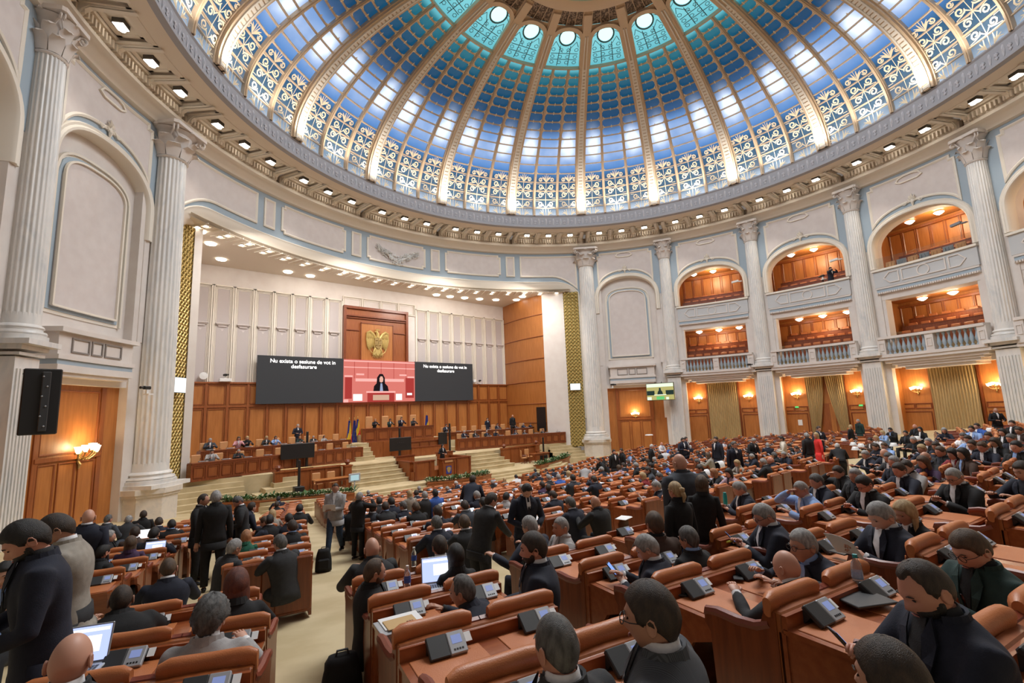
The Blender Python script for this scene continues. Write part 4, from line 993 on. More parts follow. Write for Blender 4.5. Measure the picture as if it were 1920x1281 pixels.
# side stairs beside the columns
b = MB()
for i in range(6): b.prism([(-15.9+.0*i, 16.6+.42*i), (-12.2, 17.1+.3*i), (-12.2, 19.2), (-15.9, 19.4)], LF, AP-.3+(SL-AP+.3)*(i+1)/6)
tag(b.build('carpeted_stairs', CP), 'carpeted side stairs rising beside the left marble column', 'stairs')
b = MB()
for i in range(6): b.prism([(15.9, 16.2+.42*i), (12.6, 17.1+.3*i), (12.6, 19.2), (15.4, 19.2)], LF, AP-.3+(SL-AP+.3)*(i+1)/6)
tag(b.build('carpeted_stairs', CP), 'carpeted side stairs beside the right marble column', 'stairs')
b = MB()
for i in range(4): b.prism([(-11.8+.5*i, 16.9+.3*i), (-9.4, 16.9+.3*i), (-9.4, 18.3), (-11.8+.5*i, 18.3)], AP-.02, AP+(SL-AP)*(i+1)/5)
tag(b.build('carpeted_stairs', CP), 'low carpeted stairs in front of the left bench block', 'stairs')
# ---- long panelled benches (curved in plan)
def panel_front(bm, fm, P, z0, z1, n, mf):
    """vertical panelled face along plan points P"""
    pass
def long_bench(pts, zfl, h, depth, npan, label, nm='long_bench'):
    """pts: front edge from left to right in plan"""
    t = tag(empty(nm, (pts[0][0], pts[0][1], zfl)), label, 'bench desk'); ox, oy = pts[0]
    P = [(x-ox, y-oy) for x, y in pts]
    def off(d):
        out = []
        for i, p in enumerate(P):
            a = P[max(0, i-1)]; c = P[min(len(P)-1, i+1)]; tx, ty = c[0]-a[0], c[1]-a[1]; L = hypot(tx, ty); out.append((p[0]-ty/L*d, p[1]+tx/L*d))
        return out
    b = MB(); b.prism(P+off(.06)[::-1], 0, h-.04)
    for e in (0, -1): a0, a1 = P[e], off(depth)[e]; b.box(((a0[0]+a1[0])/2, (a0[1]+a1[1])/2, h/2-.02), (.06, hypot(a1[0]-a0[0], a1[1]-a0[1]), h-.04), atan2(a1[1]-a0[1], a1[0]-a0[0])-pi/2)
    b.build('front_panel', M['wood'], t)
    b = MB(); b.prism(off(-.07)+off(depth)[::-1], h-.05, h); b.prism(off(-.04)+off(.03)[::-1], h-.16, h-.05); b.prism(off(-.04)+off(.03)[::-1], 0, .12); b.build('desk_top', M['woodD'], t)
    # frames
    L = [0]
    for i in range(1, len(P)): L.append(L[-1]+hypot(P[i][0]-P[i-1][0], P[i][1]-P[i-1][1]))
    def at(s): return (interp(s, L, [p[0] for p in P]), interp(s, L, [p[1] for p in P]))
    b = MB()
    for k in range(npan):
        s0, s1 = L[-1]*k/npan, L[-1]*(k+1)/npan; a, c = at(s0), at(s1); an = atan2(c[1]-a[1], c[0]-a[0]); w = hypot(c[0]-a[0], c[1]-a[1]); mx, my = (a[0]+c[0])/2, (a[1]+c[1])/2
        nx, ny = sin(an), -cos(an); q = w*.34
        for (u, z, du, dz_) in ((0, .2, 2*q, .04), (0, h-.24, 2*q, .04), (-q, h/2-.02, .04, h-.44), (q, h/2-.02, .04, h-.44), (-w/2, h/2-.02, .09, h-.16)):
            b.box((mx+u*cos(an)+nx*.02, my+u*sin(an)+ny*.02, z), (du, .05, dz_), an)
    b.build('panel_moulding', M['woodD'], t); return t, off, at, L
FR = [(x, 20.6-2.3*max(0, (abs(x)-4.15)/10.6)**1.25) for x in lin(-14.75, -4.15, 12)]
FRr = [(-x, y) for x, y in FR[::-1]]
RR = [(x, 22.85-1.9*max(0, (abs(x)-4.1)/10)**1.25) for x in lin(-14.0, -4.1, 12)]; RRr = [(-x, y) for x, y in RR[::-1]]; RRr = [p for p in RRr if p[0] < 13.7]
long_bench(FR, SL, .98, .55, 15, 'long curved wooden front bench on the left of the stage'); long_bench(RR, -2.72, .98, .55, 14, 'raised rear wooden bench on the left of the stage')
long_bench(FRr, SL, .98, .55, 15, 'long curved wooden front bench on the right of the stage'); long_bench(RRr, -2.72, .98, .55, 14, 'raised rear wooden bench on the right of the stage')
# presiding desk
long_bench([(-3.15, 22.9), (-1.2, 22.6), (1.2, 22.6), (3.15, 22.9)], PZ, 1.05, .7, 6, 'high central presiding desk of cherry wood on the stage', 'presiding_desk')
b = MB(); b.box((.5, 22.15, (SL+PZ)/2+.02), (7.2, .25, PZ-SL+.04)); 
for i in range(7): b.box((-3.0+i*1.16, 22.0, (SL+PZ)/2+.0), (.1, .06, PZ-SL))
tag(b.build('podium_front', M['wood']), 'panelled wooden podium wall below the presiding desk', 'podium')
t = tag(empty('stage_enclosure', (.6, 20.9, SL)), 'stepped wooden enclosure with coping between the lectern and the presiding desk', 'enclosure'); b = MB(); b.box((0, 0, .5), (3.6, .3, 1.0)); b.box((-1.7, .5, .5), (.25, 1.0, 1.0)); b.box((1.7, .5, .5), (.25, 1.0, 1.0)); b.box((.2, -1.0, .32), (2.9, .25, .64)); b.build('enclosure_wall', M['wood'], t)
b = MB(); b.box((0, 0, 1.03), (3.75, .42, .07)); b.box((.2, -1.0, .67), (3.0, .36, .06)); [b.box((-1.7+.85*k, -.17, .5), (.1, .06, .98)) for k in range(5)]; b.build('coping', M['woodD'], t)
# retaining walls with brass rail and newel posts
def newel(x, y, z, h, label):
    t = tag(empty('newel_post', (x, y, z)), label, 'newel post', 'wooden newel posts'); b = MB(); b.box((0, 0, h/2), (.42, .42, h)); b.box((0, 0, h-.03), (.52, .52, .08)); b.box((0, 0, .08), (.5, .5, .16)); b.build('post', M['wood'], t)
    MB().lathe([(.1, h), (.08, h+.06), (.16, h+.12), (.2, h+.22), (.14, h+.34), (.0, h+.38)], 16).build('ball_finial', M['woodD'], t, smooth=True)
for s_ in (-1, 1):
    sd = 'left' if s_ < 0 else 'right'
    b = MB(); x0, x1 = s_*6.75, s_*10.4; b.box(((x0+x1)/2, 18.1, (AP+SL)/2+.02), (abs(x1-x0), .2, SL-AP+.06)); b.box(((x0+x1)/2, 18.08, SL+.08), (abs(x1-x0)+.1, .34, .09))
    for k in range(5): b.box((x0+(x1-x0)*k/4, 17.98, (AP+SL)/2), (.1, .06, SL-AP))
    t = tag(b.build('retaining_wall', M['wood']), 'low wooden retaining wall at the %s of the stage front' % sd, 'low wall')
    MB().tube([(x0, 18.0, SL+.2), (x1, 18.0, SL+.2)], .03, 8).build('brass_rail', M['brass'], t)
    newel(s_*6.5, 17.5, AP, 1.35, 'wooden newel post with ball finial at the outer %s side of the stage stairs' % sd); newel(s_*10.5, 17.9, AP, 1.35, 'wooden newel post with ball finial at the far %s end of the retaining wall' % sd); 
# rostrum block and lectern
RX = -.35
rb = tag(empty('speaker_rostrum', (RX, 17.0, AP)), 'raised wooden rostrum enclosure in the centre before the stage', 'rostrum')
b = MB(); 
b.box((0, 0, .28), (4.6, 2.3, .56)); b.box((-2.2, .2, .62), (.3, 1.7, 1.1)); b.box((2.2, .2, .62), (.3, 1.7, 1.1)); b.box((-1.5, -1.10, .62), (1.5, .2, 1.15)); b.box((1.5, -1.10, .62), (1.5, .2, 1.15)); b.box((-1.65, 1.3, .8), (1.4, .2, 1.3)); b.box((1.65, 1.3, .8), (1.4, .2, 1.3)); b.build('enclosure', M['wood'], rb)
b = MB()
for (x, y, w, d, z) in ((-2.2, .2, .42, 1.9, 1.2), (2.2, .2, .42, 1.9, 1.2), (-1.5, -1.10, 1.6, .32, 1.22), (1.5, -1.10, 1.6, .32, 1.22), (-1.65, 1.3, 1.5, .3, 1.48), (1.65, 1.3, 1.5, .3, 1.48)): b.box((x, y, z), (w, d, .07))
for x in (-2.2, -1.1, 1.1, 2.2): b.box((x, -1.22, .6), (.14, .08, 1.14))
b.build('coping', M['woodD'], rb)
lt = tag(empty('lectern', (RX, 15.45, AP)), 'cherry wood lectern with coat of arms and microphones at the stage centre', 'lectern')
b = MB(); b.box((0, 0, .62), (1.0, .5, 1.24)); b.box((0, 0, .06), (1.2, .66, .14)); b.build('lectern_body', M['wood'], lt)
b = MB(); b.box((0, .0, 1.27), (1.16, .62, .07)); b.box((0, -.26, 1.12), (.7, .04, .2)); b.box((-.47, -.27, .6), (.07, .05, 1.0)); b.box((.47, -.27, .6), (.07, .05, 1.0)); b.build('lectern_top', M['woodD'], lt)
b = MB(); b.box((0, -.272, .55), (.42, .02, .52)); b.build('arms_plaque', mat('royal_blue_plaque', (.03, .05, .30), .5), lt)
b = MB(); b.add([(-.12, -.285, .75), (.12, -.285, .75), (.13, -.285, .5), (0, -.285, .33), (-.13, -.285, .5)], [(0, 1, 2, 3, 4)][::-1]); b.add([(-.18, -.286, .7), (-.05, -.286, .62), (-.1, -.286, .42)], [(0, 1, 2)]); b.add([(.18, -.286, .7), (.05, -.286, .62), (.1, -.286, .42)], [(0, 1, 2)]); b.build('arms', M['gold'], lt)
b = MB(); b.box((0, -.29, 1.12), (.62, .015, .13)); b.build('name_plate', M['tan'], lt)
b = MB()
for x in (-.2, .2): b.tube([(x, .1, 1.3), (x*.8, .02, 1.5), (x*.4, .05, 1.62)], .008, 5); b.lathe([(0, 0), (.018, .01), (.018, .06), (0, .07)], 6, (x*.4, .05, 1.62))
b.build('microphone', M['black'], lt)
# planters with greenery
leafm = mat('dark_green_leaf', (.035, .10, .025), .45, col2=(.08, .17, .05), scale=7); flm = mat('cream_blossom', (.75, .68, .50), .6)
def planter(P, z, h, label, w=.62, seed=1):
    ox, oy = P[0]; t = tag(empty('flower_planter', (ox, oy, z)), label, 'planter', 'flower planters'); Q = [(x-ox, y-oy) for x, y in P]; R_ = random.Random(seed)
    def off(d):
        out = []
        for i, p in enumerate(Q):
            a = Q[max(0, i-1)]; c = Q[min(len(Q)-1, i+1)]; tx, ty = c[0]-a[0], c[1]-a[1]; L = hypot(tx, ty); out.append((p[0]-ty/L*d, p[1]+tx/L*d))
        return out
    b = MB(); b.prism(off(0)+off(w)[::-1], 0, h); b.prism(off(-.05)+off(w+.05)[::-1], h-.05, h+.01); b.prism(off(-.05)+off(0)[::-1], 0, .1)
    b.build('planter_box', M['wood'], t)
    lf = MB(); fl_ = MB(); mid = off(w/2)
    for i in range(len(mid)-1):
        a, c = mid[i], mid[i+1]; L = hypot(c[0]-a[0], c[1]-a[1]); 
        for k in range(int(L*80)):
            q = R_.random(); x = a[0]+(c[0]-a[0])*q+R_.uniform(-.2, .2); y = a[1]+(c[1]-a[1])*q+R_.uniform(-.2, .2); an = R_.uniform(0, 2*pi); l = R_.uniform(.22, .44); e = R_.uniform(.15, 1.2); ww = l*.16
            dx, dy = cos(an)*cos(e), sin(an)*cos(e); dz_ = sin(e); z0 = h+R_.uniform(0, .14); sx, sy = -sin(an)*ww, cos(an)*ww
            lf.add([(x, y, z0), (x+dx*l*.5+sx, y+dy*l*.5+sy, z0+dz_*l*.55), (x+dx*l, y+dy*l, z0+dz_*l*.8), (x+dx*l*.5-sx, y+dy*l*.5-sy, z0+dz_*l*.55)], [(0, 1, 2), (0, 2, 3)])
        for k in range(int(L*9)):
            q = R_.random(); x = a[0]+(c[0]-a[0])*q+R_.uniform(-.22, .22); y = a[1]+(c[1]-a[1])*q+R_.uniform(-.2, .2); z0 = h+R_.uniform(.12, .3)
            fl_.lathe([(0, -.03), (.04, .0), (.045, .03), (.0, .04)], 6, (x, y, z0))
    tag(lf.build('foliage', leafm, t), kind='stuff'); tag(fl_.build('blossoms', flm, t), kind='stuff'); return t
planter([(-2.7, 14.0), (-1.4, 13.5), (0, 13.3), (1.3, 13.5), (2.4, 14.0)], LF+.02, .52, 'central curved wooden planter with white flowers before the lectern', seed=2)
planter([(-14.2, 17.6), (-12, 16.1), (-9.6, 14.9), (-7.4, 14.1)], LF+.02, .55, 'left wooden planter with green leaves along the stage front', seed=5)
planter([(7.4, 14.2), (9.6, 14.9), (12.0, 15.9), (14.4, 17.4)], LF+.02, .55, 'right wooden planter with green leaves along the stage front', seed=9)
# ---- screens
scr = mat('dark_led_screen', (.012, .012, .012), .6, emis=(.026, .026, .028), es=1, spec=.2); 
def text_obj(body, size, loc, mat_, parent, rot=(pi/2, 0, 0), al='CENTER'):
    c = bpy.data.curves.new('caption', 'FONT'); c.body = body; c.size = size; c.align_x = al; c.extrude = .003; c.offset = size*.008
    o = bpy.data.objects.new('caption', c); SC.collection.objects.link(o); o.location = loc; o.rotation_euler = rot; c.materials.append(mat_); c.space_line = .95; bpy.context.view_layer.update(); me = bpy.data.meshes.new_from_object(o.evaluated_get(bpy.context.evaluated_depsgraph_get())); q = bpy.data.objects.new('caption', me); SC.collection.objects.link(q); q.location = loc; q.rotation_euler = rot; q.parent = parent; bpy.data.objects.remove(o); return q
wt = mat('white_caption_glow', (1, 1, 1), .5, emis=(1, 1, 1), es=1.0)
for (x0, x1, lab) in ((-10.1, -3.62, 'large dark screen with white Romanian caption left of the central video screen'), (3.02, 9.6, 'large dark screen with white Romanian caption right of the central video screen')):
    t = tag(empty('led_screen', ((x0+x1)/2, YB-.62, 1.15)), lab, 'screen', 'caption screens'); w = x1-x0
    MB().box((0, 0, 1.82), (w, .12, 3.64)).build('screen_panel', scr, t); MB().box((0, .12, 1.82), (w-.6, .14, 3.0)).build('mounting_frame', M['black'], t)
    text_obj('Nu exista o sesiune de vot in\ndesfasurare', .42, (.1, -.064, 3.12), wt, t)
t = tag(empty('video_screen', (-.3, YB-.66, 1.15)), 'central video screen showing a dark-haired woman speaking at a red lectern', 'screen')
def em(n, c, e=1): return mat(n, (0, 0, 0), .5, emis=c, es=e, spec=0)
VW = 6.6; MB().box((0, 0, 1.8), (VW, .14, 3.6)).build('screen_panel', em('screen_red', (.62, .17, .14)), t)
b = MB(); y = -.075
def q_(bm, x0, z0, x1, z1, yy=y): bm.add([(x0, yy, z0), (x1, yy, z0), (x1, yy, z1), (x0, yy, z1)], [(0, 1, 2, 3)])
q_(b, -3.3, 3.42, 3.3, 3.52); q_(b, -3.3, 2.9, 3.3, 2.98); q_(b, -2.3, 1.75, 2.2, 2.0, y-.002); q_(b, -3.3, .0, -2.9, .25); q_(b, -1.35, .78, 1.35, .92, y-.008)
for x in (-2.9, -1.9, 2.1, 2.9): q_(b, x-.35, 2.28 if abs(x) < 2.5 else 2.1, x+.35, 2.42 if abs(x) < 2.5 else 2.25, y-.004)
b.build('picture_light', em('screen_pink', (.95, .42, .38)), t)
b = MB()
for x in (-2.4, -1.2, 0, 1.2, 2.4): q_(b, x-.02, 2.0, x+.02, 3.42)
q_(b, -3.2, .3, -2.6, 2.1, y-.003); q_(b, 2.35, .3, 3.2, 2.1, y-.003); q_(b, -1.25, .0, 1.25, .78, y-.006); b.build('picture_shade', em('screen_dark_red', (.36, .04, .035)), t)
b = MB(); q_(b, -.75, .14, .75, .6, y-.01); b.build('picture_plaque', em('screen_tan', (.55, .34, .24)), t)
b = MB(); q_(b, -2.5, .12, -1.7, .68, y-.006); q_(b, 1.4, .12, 2.0, .68, y-.006); q_(b, 2.5, .55, 3.0, .75, y-.006); b.build('picture_white', em('screen_white', (.95, .93, .9)), t)
b = MB(); b.add([(x, y-.005, z) for x, z in ((-.72, .92), (.72, .92), (.62, 1.35), (.36, 1.6), (.34, 2.1), (.15, 2.42), (-.15, 2.42), (-.38, 2.1), (-.42, 1.6), (-.66, 1.35))], [tuple(range(10))]); b.build('picture_hair', em('screen_black', (.012, .008, .01)), t)
b = MB(); b.add([(x, y-.007, z) for x, z in ((-.15, 1.75), (0, 1.66), (.17, 1.75), (.2, 2.0), (.12, 2.2), (-.05, 2.22), (-.16, 2.05))], [tuple(range(7))]); b.build('picture_face', em('screen_skin', (.70, .38, .30)), t)
b = MB(); b.add([(x, y-.007, z) for x, z in ((-.12, .93), (.18, .93), (.1, 1.6), (-.06, 1.6))], [(0, 1, 2, 3)]); b.build('picture_blouse', em('screen_blue_grey', (.28, .33, .48)), t)
# small white side screens and hanging monitor
for (x, y_, z, w, h, lab) in ((-15.6, 17.9, 2.0, .95, .85, 'small blank white monitor on the left gilt lattice'), (15.45, 17.4, 1.98, 1.05, .66, 'small blank white monitor on the right gilt lattice')):
    an = 2.2 if x < 0 else -.75
    t = tag(empty('wall_monitor', (x, y_, z), (pi/2+.2-pi/2 if x > 0 else .0)-(.7 if x > 0 else -.9)), lab, 'monitor'); MB().box((0, -.05, 0), (w, .07, h)).build('monitor_body', M['black'], t); MB().box((0, -.095, 0), (w-.06, .02, h-.06)).build('screen_face', em('blank_white_screen', (.95, 1, 1)), t)
X, Y, _ = pol(22.0, 61.0); t = tag(empty('hanging_monitor', (X, Y, 1.15), -rad(61)-.25), 'hanging flat screen showing the speaker beside the first right column', 'monitor')
MB().box((0, 0, 0), (2.5, .1, 1.55)).build('monitor_body', M['black'], t); MB().box((0, -.06, 0), (2.42, .02, 1.46)).build('screen_face', em('monitor_ochre', (.42, .38, .14)), t)
b = MB(); q_(b, -1.2, .42, 1.2, .72, -.075); q_(b, -1.2, -.72, -.8, -.45, -.075); q_(b, .5, -.72, .75, -.5, -.075); q_(b, -.55, -.32, .55, -.25, -.076); b.build('picture_light', em('monitor_pale', (.75, .85, .66)), t)
b = MB(); b.add([(x, -.078, z) for x, z in ((-.26, -.25), (.26, -.25), (.2, .0), (.1, .12), (.08, .34), (-.08, .34), (-.1, .12), (-.2, 0))], [tuple(range(8))]); q_(b, -1.2, -.3, -.5, .1, -.074); q_(b, .5, -.3, 1.2, .1, -.074); b.build('picture_dark', em('monitor_dark', (.02, .035, .03)), t)
b = MB(); q_(b, -.35, -.7, .35, -.42, -.077); b.build('picture_green', em('monitor_green', (.12, .5, .16)), t)
MB().tube([(0, .1, .5), (0, .6, .9)], .03, 6).build('bracket', M['black'], t)
# black monitor stands and speaker columns on the stage
def stand(x, y, z, h, scr_w, label, mz=1.5, base=True):
    t = tag(empty('monitor_stand', (x, y, z)), label, 'monitor stand'); b = MB(); b.cbox((0, 0, h/2), (.14, .12, h), .02); b.build('pole', M['black'], t)
    if base: MB().cbox((0, 0, .04), (.7, .6, .08), .02).build('base_plate', M['black'], t)
    if scr_w:
        m = MB(); m.cbox((0, -.14, mz), (scr_w, .1, scr_w*.55), .02); mo = m.build('monitor_back', M['black'], t); d = MB()
        for i in range(4): d.lathe([(0, 0), (.02, .0), (.0, .01)], 6, (-.25+i*.16, -.2, mz+.1))
        d.build('screws', M['silver'], mo)
    return t
stand(-8.35, 19.6, SL+.02, 2.3, 0, 'tall black pole stand in front of the left stage bench')
t = tag(empty('stage_monitor', (-9.0, 19.3, SL+.02)), 'wide black monitor box before the left bench', 'monitor'); MB().cbox((0, 0, 1.12), (2.05, .12, .95), .03).build('monitor_back', M['black'], t); MB().box((0, .05, .4), (.12, .1, .8)).build('support', M['black'], t)
stand(-1.6, 19.9, SL+.02, 2.2, 1.75, 'black monitor on a pole in front of the presiding desk', 1.0); stand(3.1, 20.3, SL+.02, 2.3, 0, 'tall black pole stand in front of the right bench'); t = tag(empty('stage_monitor', (2.55, 20.5, SL)), 'black monitor seen edge-on by the right bench', 'monitor'); MB().cbox((0, 0, 1.15), (.8, .12, .95), .02).build('monitor_back', M['black'], t); MB().box((0, .05, .4), (.1, .1, .8)).build('support', M['black'], t)
for (x, y, lab) in ((-9.7, 16.6, 'slim black column loudspeaker by the left planter'), (10.5, 17.0, 'slim black column loudspeaker by the right planter')):
    t = tag(empty('column_loudspeaker', (x, y, AP)), lab, 'loudspeaker'); MB().cbox((0, 0, .26), (.55, .45, .52), .03).build('bass_box', M['black'], t); MB().cbox((0, 0, 1.25), (.13, .13, 1.5), .02).build('column_array', M['black'], t)
# flags
cf = {'b': mat('flag_blue', (.01, .025, .22), .7), 'y': mat('flag_yellow', (.75, .50, .03), .7), 'r': mat('flag_red', (.55, .02, .03), .7), 's': mat('flag_dark_blue', (.012, .02, .16), .7)}
def flag(x, y, z, cols, label, h=2.5):
    t = tag(empty('flag_on_pole', (x, y, z)), label, 'flag', 'flags on poles'); MB().tube([(0, 0, 0), (0, 0, h)], .022, 8).build('pole', M['brass'], t); MB().lathe([(.16, 0), (.14, .05), (.04, .08)], 14).build('base', M['brass'], t); MB().lathe([(0, 0), (.04, .04), (0, .16)], 6, (0, 0, h)).build('finial', M['gold'], t)
    n = 18; V = []; F = []; ms = []
    b = MB()
    for r in range(13):
        q = r/12; w = .10+.17*q
        for i in range(n+1):
            u = i/n; V.append((w*(u*2-1)*.9, .06*sin(u*14+q*2)-.07, h-.12-q*(h-.55)))
    for r in range(12):
        for i in range(n):
            F.append((r*(n+1)+i, r*(n+1)+i+1, (r+1)*(n+1)+i+1, (r+1)*(n+1)+i)); q = (i/n*.55+(r/12)*.6)
            b.add([], [], 0); ms.append(min(len(cols)-1, int(q*len(cols)/1.15)))
    b.v = V; b.f = F; b.m = ms; b.build('cloth', [cf[c] for c in cols], t, smooth=True, angle=180)
    if cols == 's':
        g = MB()
        for k in range(6): g.lathe([(0, 0), (.035, .0), (0, .01)], 5, (.1*cos(k), -.16, 1.2+.35*sin(k)))
        g.build('stars', cf['y'], t)
flag(-3.85, 23.9, -2.72, 'byr', 'blue yellow and red flag on pole left of the presiding desk, leftmost of three'); flag(-3.45, 23.9, -2.72, 's', 'dark blue flag with gold stars between two tricolour flags'); flag(-3.05, 24.2, PZ, 'byr', 'blue yellow and red flag nearest the presiding desk on its left', 1.9)
flag(3.3, 24.3, PZ, 'by', 'blue and yellow flag right of the presiding desk', 2.0)
# small tables and chairs on the apron
def chair_proto():
    t = empty('office_chair', (0, 0, 0)); b = MB(); b.cbox((0, 0, .46), (.5, .5, .09), .03); b.build('seat', M['tan'], t); b = MB(); b.cbox((0, -.25, .80), (.5, .08, .56), .035); b.build('backrest', M['tan'], t)
    b = MB()
    for s_ in (-1, 1): b.tube([(s_*.27, -.2, .48), (s_*.29, -.15, .66), (s_*.29, .15, .66), (s_*.27, .18, .48)], .02, 6)
    b.build('armrest', M['woodD'], t); b = MB(); b.tube([(0, 0, .08), (0, 0, .42)], .03, 8)
    for k in range(5): b.tube([(0, 0, .1), (.26*cos(k*1.257), .26*sin(k*1.257), .05)], [.025, .018], 5); b.lathe([(0, 0), (.03, .01), (.03, .05), (0, .06)], 6, (.26*cos(k*1.257), .26*sin(k*1.257), 0))
    b.build('star_base', M['woodD'], t); return t
oc = chair_proto(); used_oc = [0]
def put_chair(x, y, z, rz, label, group='tan stage chairs'):
    t = oc if not used_oc[0] else copy_tree(oc); used_oc[0] = 1; t.location = (x, y, z); t.rotation_euler = (0, 0, rz); tag(t, label, 'chair', group); return t
put_chair(-8.45, 17.2, AP, pi, 'left tan chair behind the small table at the stage front'); put_chair(-7.55, 17.2, AP, pi, 'right tan chair behind the small table at the stage front')
def table(x, y, z, w, d, h, label, m_='woodL'):
    t = tag(empty('small_table', (x, y, z)), label, 'table'); MB().cbox((0, 0, h-.02), (w, d, .05), .01).build('table_top', M[m_], t); a = None
    for i, j in ((-1, -1), (1, -1), (1, 1), (-1, 1)):
        if a is None: a = MB().box((0, 0, (h-.05)/2), (.06, .06, h-.05)).build('leg', M['woodD'], t); q = a
        else: q = a.copy(); SC.collection.objects.link(q); q.parent = t
        q.location = (i*(w/2-.06), j*(d/2-.06), 0)
    MB().box((0, -d/2+.08, h-.12), (w-.14, .03, .12)).build('apron_rail', M['woodD'], t); return t
table(-7.9, 16.4, AP, 2.1, .7, .78, 'long light wooden table with two chairs at the left stage front')
t = tag(empty('pale_monitor', (-6.8, 15.6, AP)), 'pale framed monitor on a low stand at the end of the left table', 'monitor'); MB().box((0, 0, .35), (.06, .06, .7)).build('support', M['silver'], t); MB().cbox((0, 0, .75), (.72, .06, .5), .02).build('frame', M['silver'], t); MB().box((0, -.04, .75), (.5, .02, .32)).build('screen_face', em('pale_screen', (.35, .5, .52)), t)
put_chair(8.3, 17.1, AP, -2.2, 'tan swivel chair left of the stenographers table'); put_chair(9.2, 17.5, AP, pi, 'tan swivel chair behind the stenographers table')
table(9.4, 16.4, AP, 1.7, .8, .8, 'wooden stenographers table on the right of the apron', 'wood'); t = tag(empty('desk_lamp', (9.3, 16.4, AP+.8)), 'dark desk lamp box on the stenographers table', 'lamp'); MB().cbox((0, 0, .2), (.5, .3, .05), .01).build('shade', M['woodD'], t); MB().box((-.18, 0, .1), (.05, .05, .2)).build('post', M['woodD'], t)
# chairs and papers along the stage benches
def along(P, off_, n, z, lab, grp, m='put'):
    L = [0]
    for i in range(1, len(P)): L.append(L[-1]+hypot(P[i][0]-P[i-1][0], P[i][1]-P[i-1][1]))
    for k in range(n):
        s_ = L[-1]*(k+.5)/n; x = interp(s_, L, [p[0] for p in P]); y = interp(s_, L, [p[1] for p in P]); an = atan2(P[-1][1]-P[0][1], P[-1][0]-P[0][0]); yield k, x-sin(an)*off_, y+cos(an)*off_, an
for (P, z, nm) in ((FR, -2.92, 'front left bench'), (RR, -2.38, 'rear left bench'), (FRr, -2.92, 'front right bench'), (RRr, -2.38, 'rear right bench')):
    for k, x, y, an in along(P, .95, 9, z, '', ''): put_chair(x, y, z, an+pi, 'light tan leather chair number %d from the left behind the %s' % (k+1, nm), 'chairs behind the stage benches')
pap = None
PM = mat('console_grey', (.30, .31, .33), .4)
for (P, z, nm) in ((FR, SL, 'front left bench'), (RR, -2.72, 'rear left bench'), (FRr, SL, 'front right bench'), (RRr, -2.72, 'rear right bench')):
    for k, x, y, an in along(P, .22, 9, z, '', ''):
        if pap is None: t = pap = empty('desk_console', (0, 0, 0)); MB().box((0, .06, .05), (.34, .2, .04)).build('console_body', PM, t); MB().tube([(-.12, .1, .05), (-.1, .02, .25)], .008, 5).build('microphone', M['black'], t); MB().box((.22, .1, .045), (.16, .22, .02)).build('paper_stack', M['white'], t)
        else: t = copy_tree(pap)
        t.location = (x, y, z+.98); t.rotation_euler = (0, 0, an); tag(t, 'grey desk console with papers, number %d from the left on the %s' % (k+1, nm), 'console', 'consoles on the stage benches')
# high carved chairs at the presiding desk
hc = None
for k, x in enumerate((-2.1, -.7, .6, 1.9)):
    if hc is None:
        t = hc = empty('high_back_chair', (0, 0, 0)); MB().cbox((0, 0, .46), (.6, .5, .12), .03).build('seat', M['leather'], t); b = MB(); b.cbox((0, .25, .95), (.6, .1, .95), .04)
        for i in range(4):
            for j in range(5): b.lathe([(0, 0), (.02, .0), (0, .01)], 5, (-.2+.13*i, .19, .6+.17*j))
        b.build('backrest', M['tan'], t); MB().box((0, 0, .2), (.5, .4, .4)).build('chair_base', M['woodD'], t)
    else: t = copy_tree(hc)
    t.location = (x, 23.95, -1.5); tag(t, 'high tufted chair number %d from the left behind the presiding desk' % (k+1), 'chair', 'high chairs behind the presiding desk')
# cameras, projectors and speakers on walls
def wall_cam(loc, rz, label):
    t = tag(empty('video_camera', loc, rz), label, 'camera', 'wall cameras'); b = MB(); b.cbox((0, 0, .12), (.16, .34, .16), .03); b.tube([(0, -.17, .12), (0, -.32, .12)], [.05, .065], 10); b.build('camera_body', M['black'], t); b = MB(); b.box((0, .02, -.06), (.08, .1, .2)); b.box((0, .1, -.18), (.3, .25, .06)); b.build('mount', M['whitep'], t)
wall_cam((-12.1, YB-.5, 3.15), .4, 'small black camera on a white box above the left stage dado'); wall_cam((10.6, YB-.5, 3.0), -.3, 'small black camera above the right stage dado'); X, Y, _ = pol(22.6, -49.2); wall_cam((X, Y, 1.55), -.9, 'black camera bracketed left of the tall left column')
X, Y, _ = pol(22.9, 50.3); wall_cam((X, Y, 1.9), .9, 'small black camera on the wall right of the tall right column'); X, Y, _ = pol(22.4, 80.0); wall_cam((X, Y, 2.9), 1.1, 'black camera on the balustrade by the second right column')
t = tag(MB().cbox((-12.1, YB-.5, 2.9), (.75, .4, .24), .03).build('projector_box', M['whitep']), 'white projector box on top of the left stage dado', 'projector')
tag(MB().lathe([(0, 0), (.26, .02), (.26, .1), (0, .12)], 14).xf(Matrix.Translation((-13.4, YB-.3, 3.2)) @ Matrix.Rotation(pi/2, 4, 'X')).build('wall_dish', M['whitep']), 'round white wall speaker above the left stage dado', 'speaker')
tag(MB().cbox((10.0, YB-.45, 3.05), (.35, .3, .35), .08).build('wall_speaker', M['whitep']), 'small white wall speaker beside the right stage camera', 'speaker')
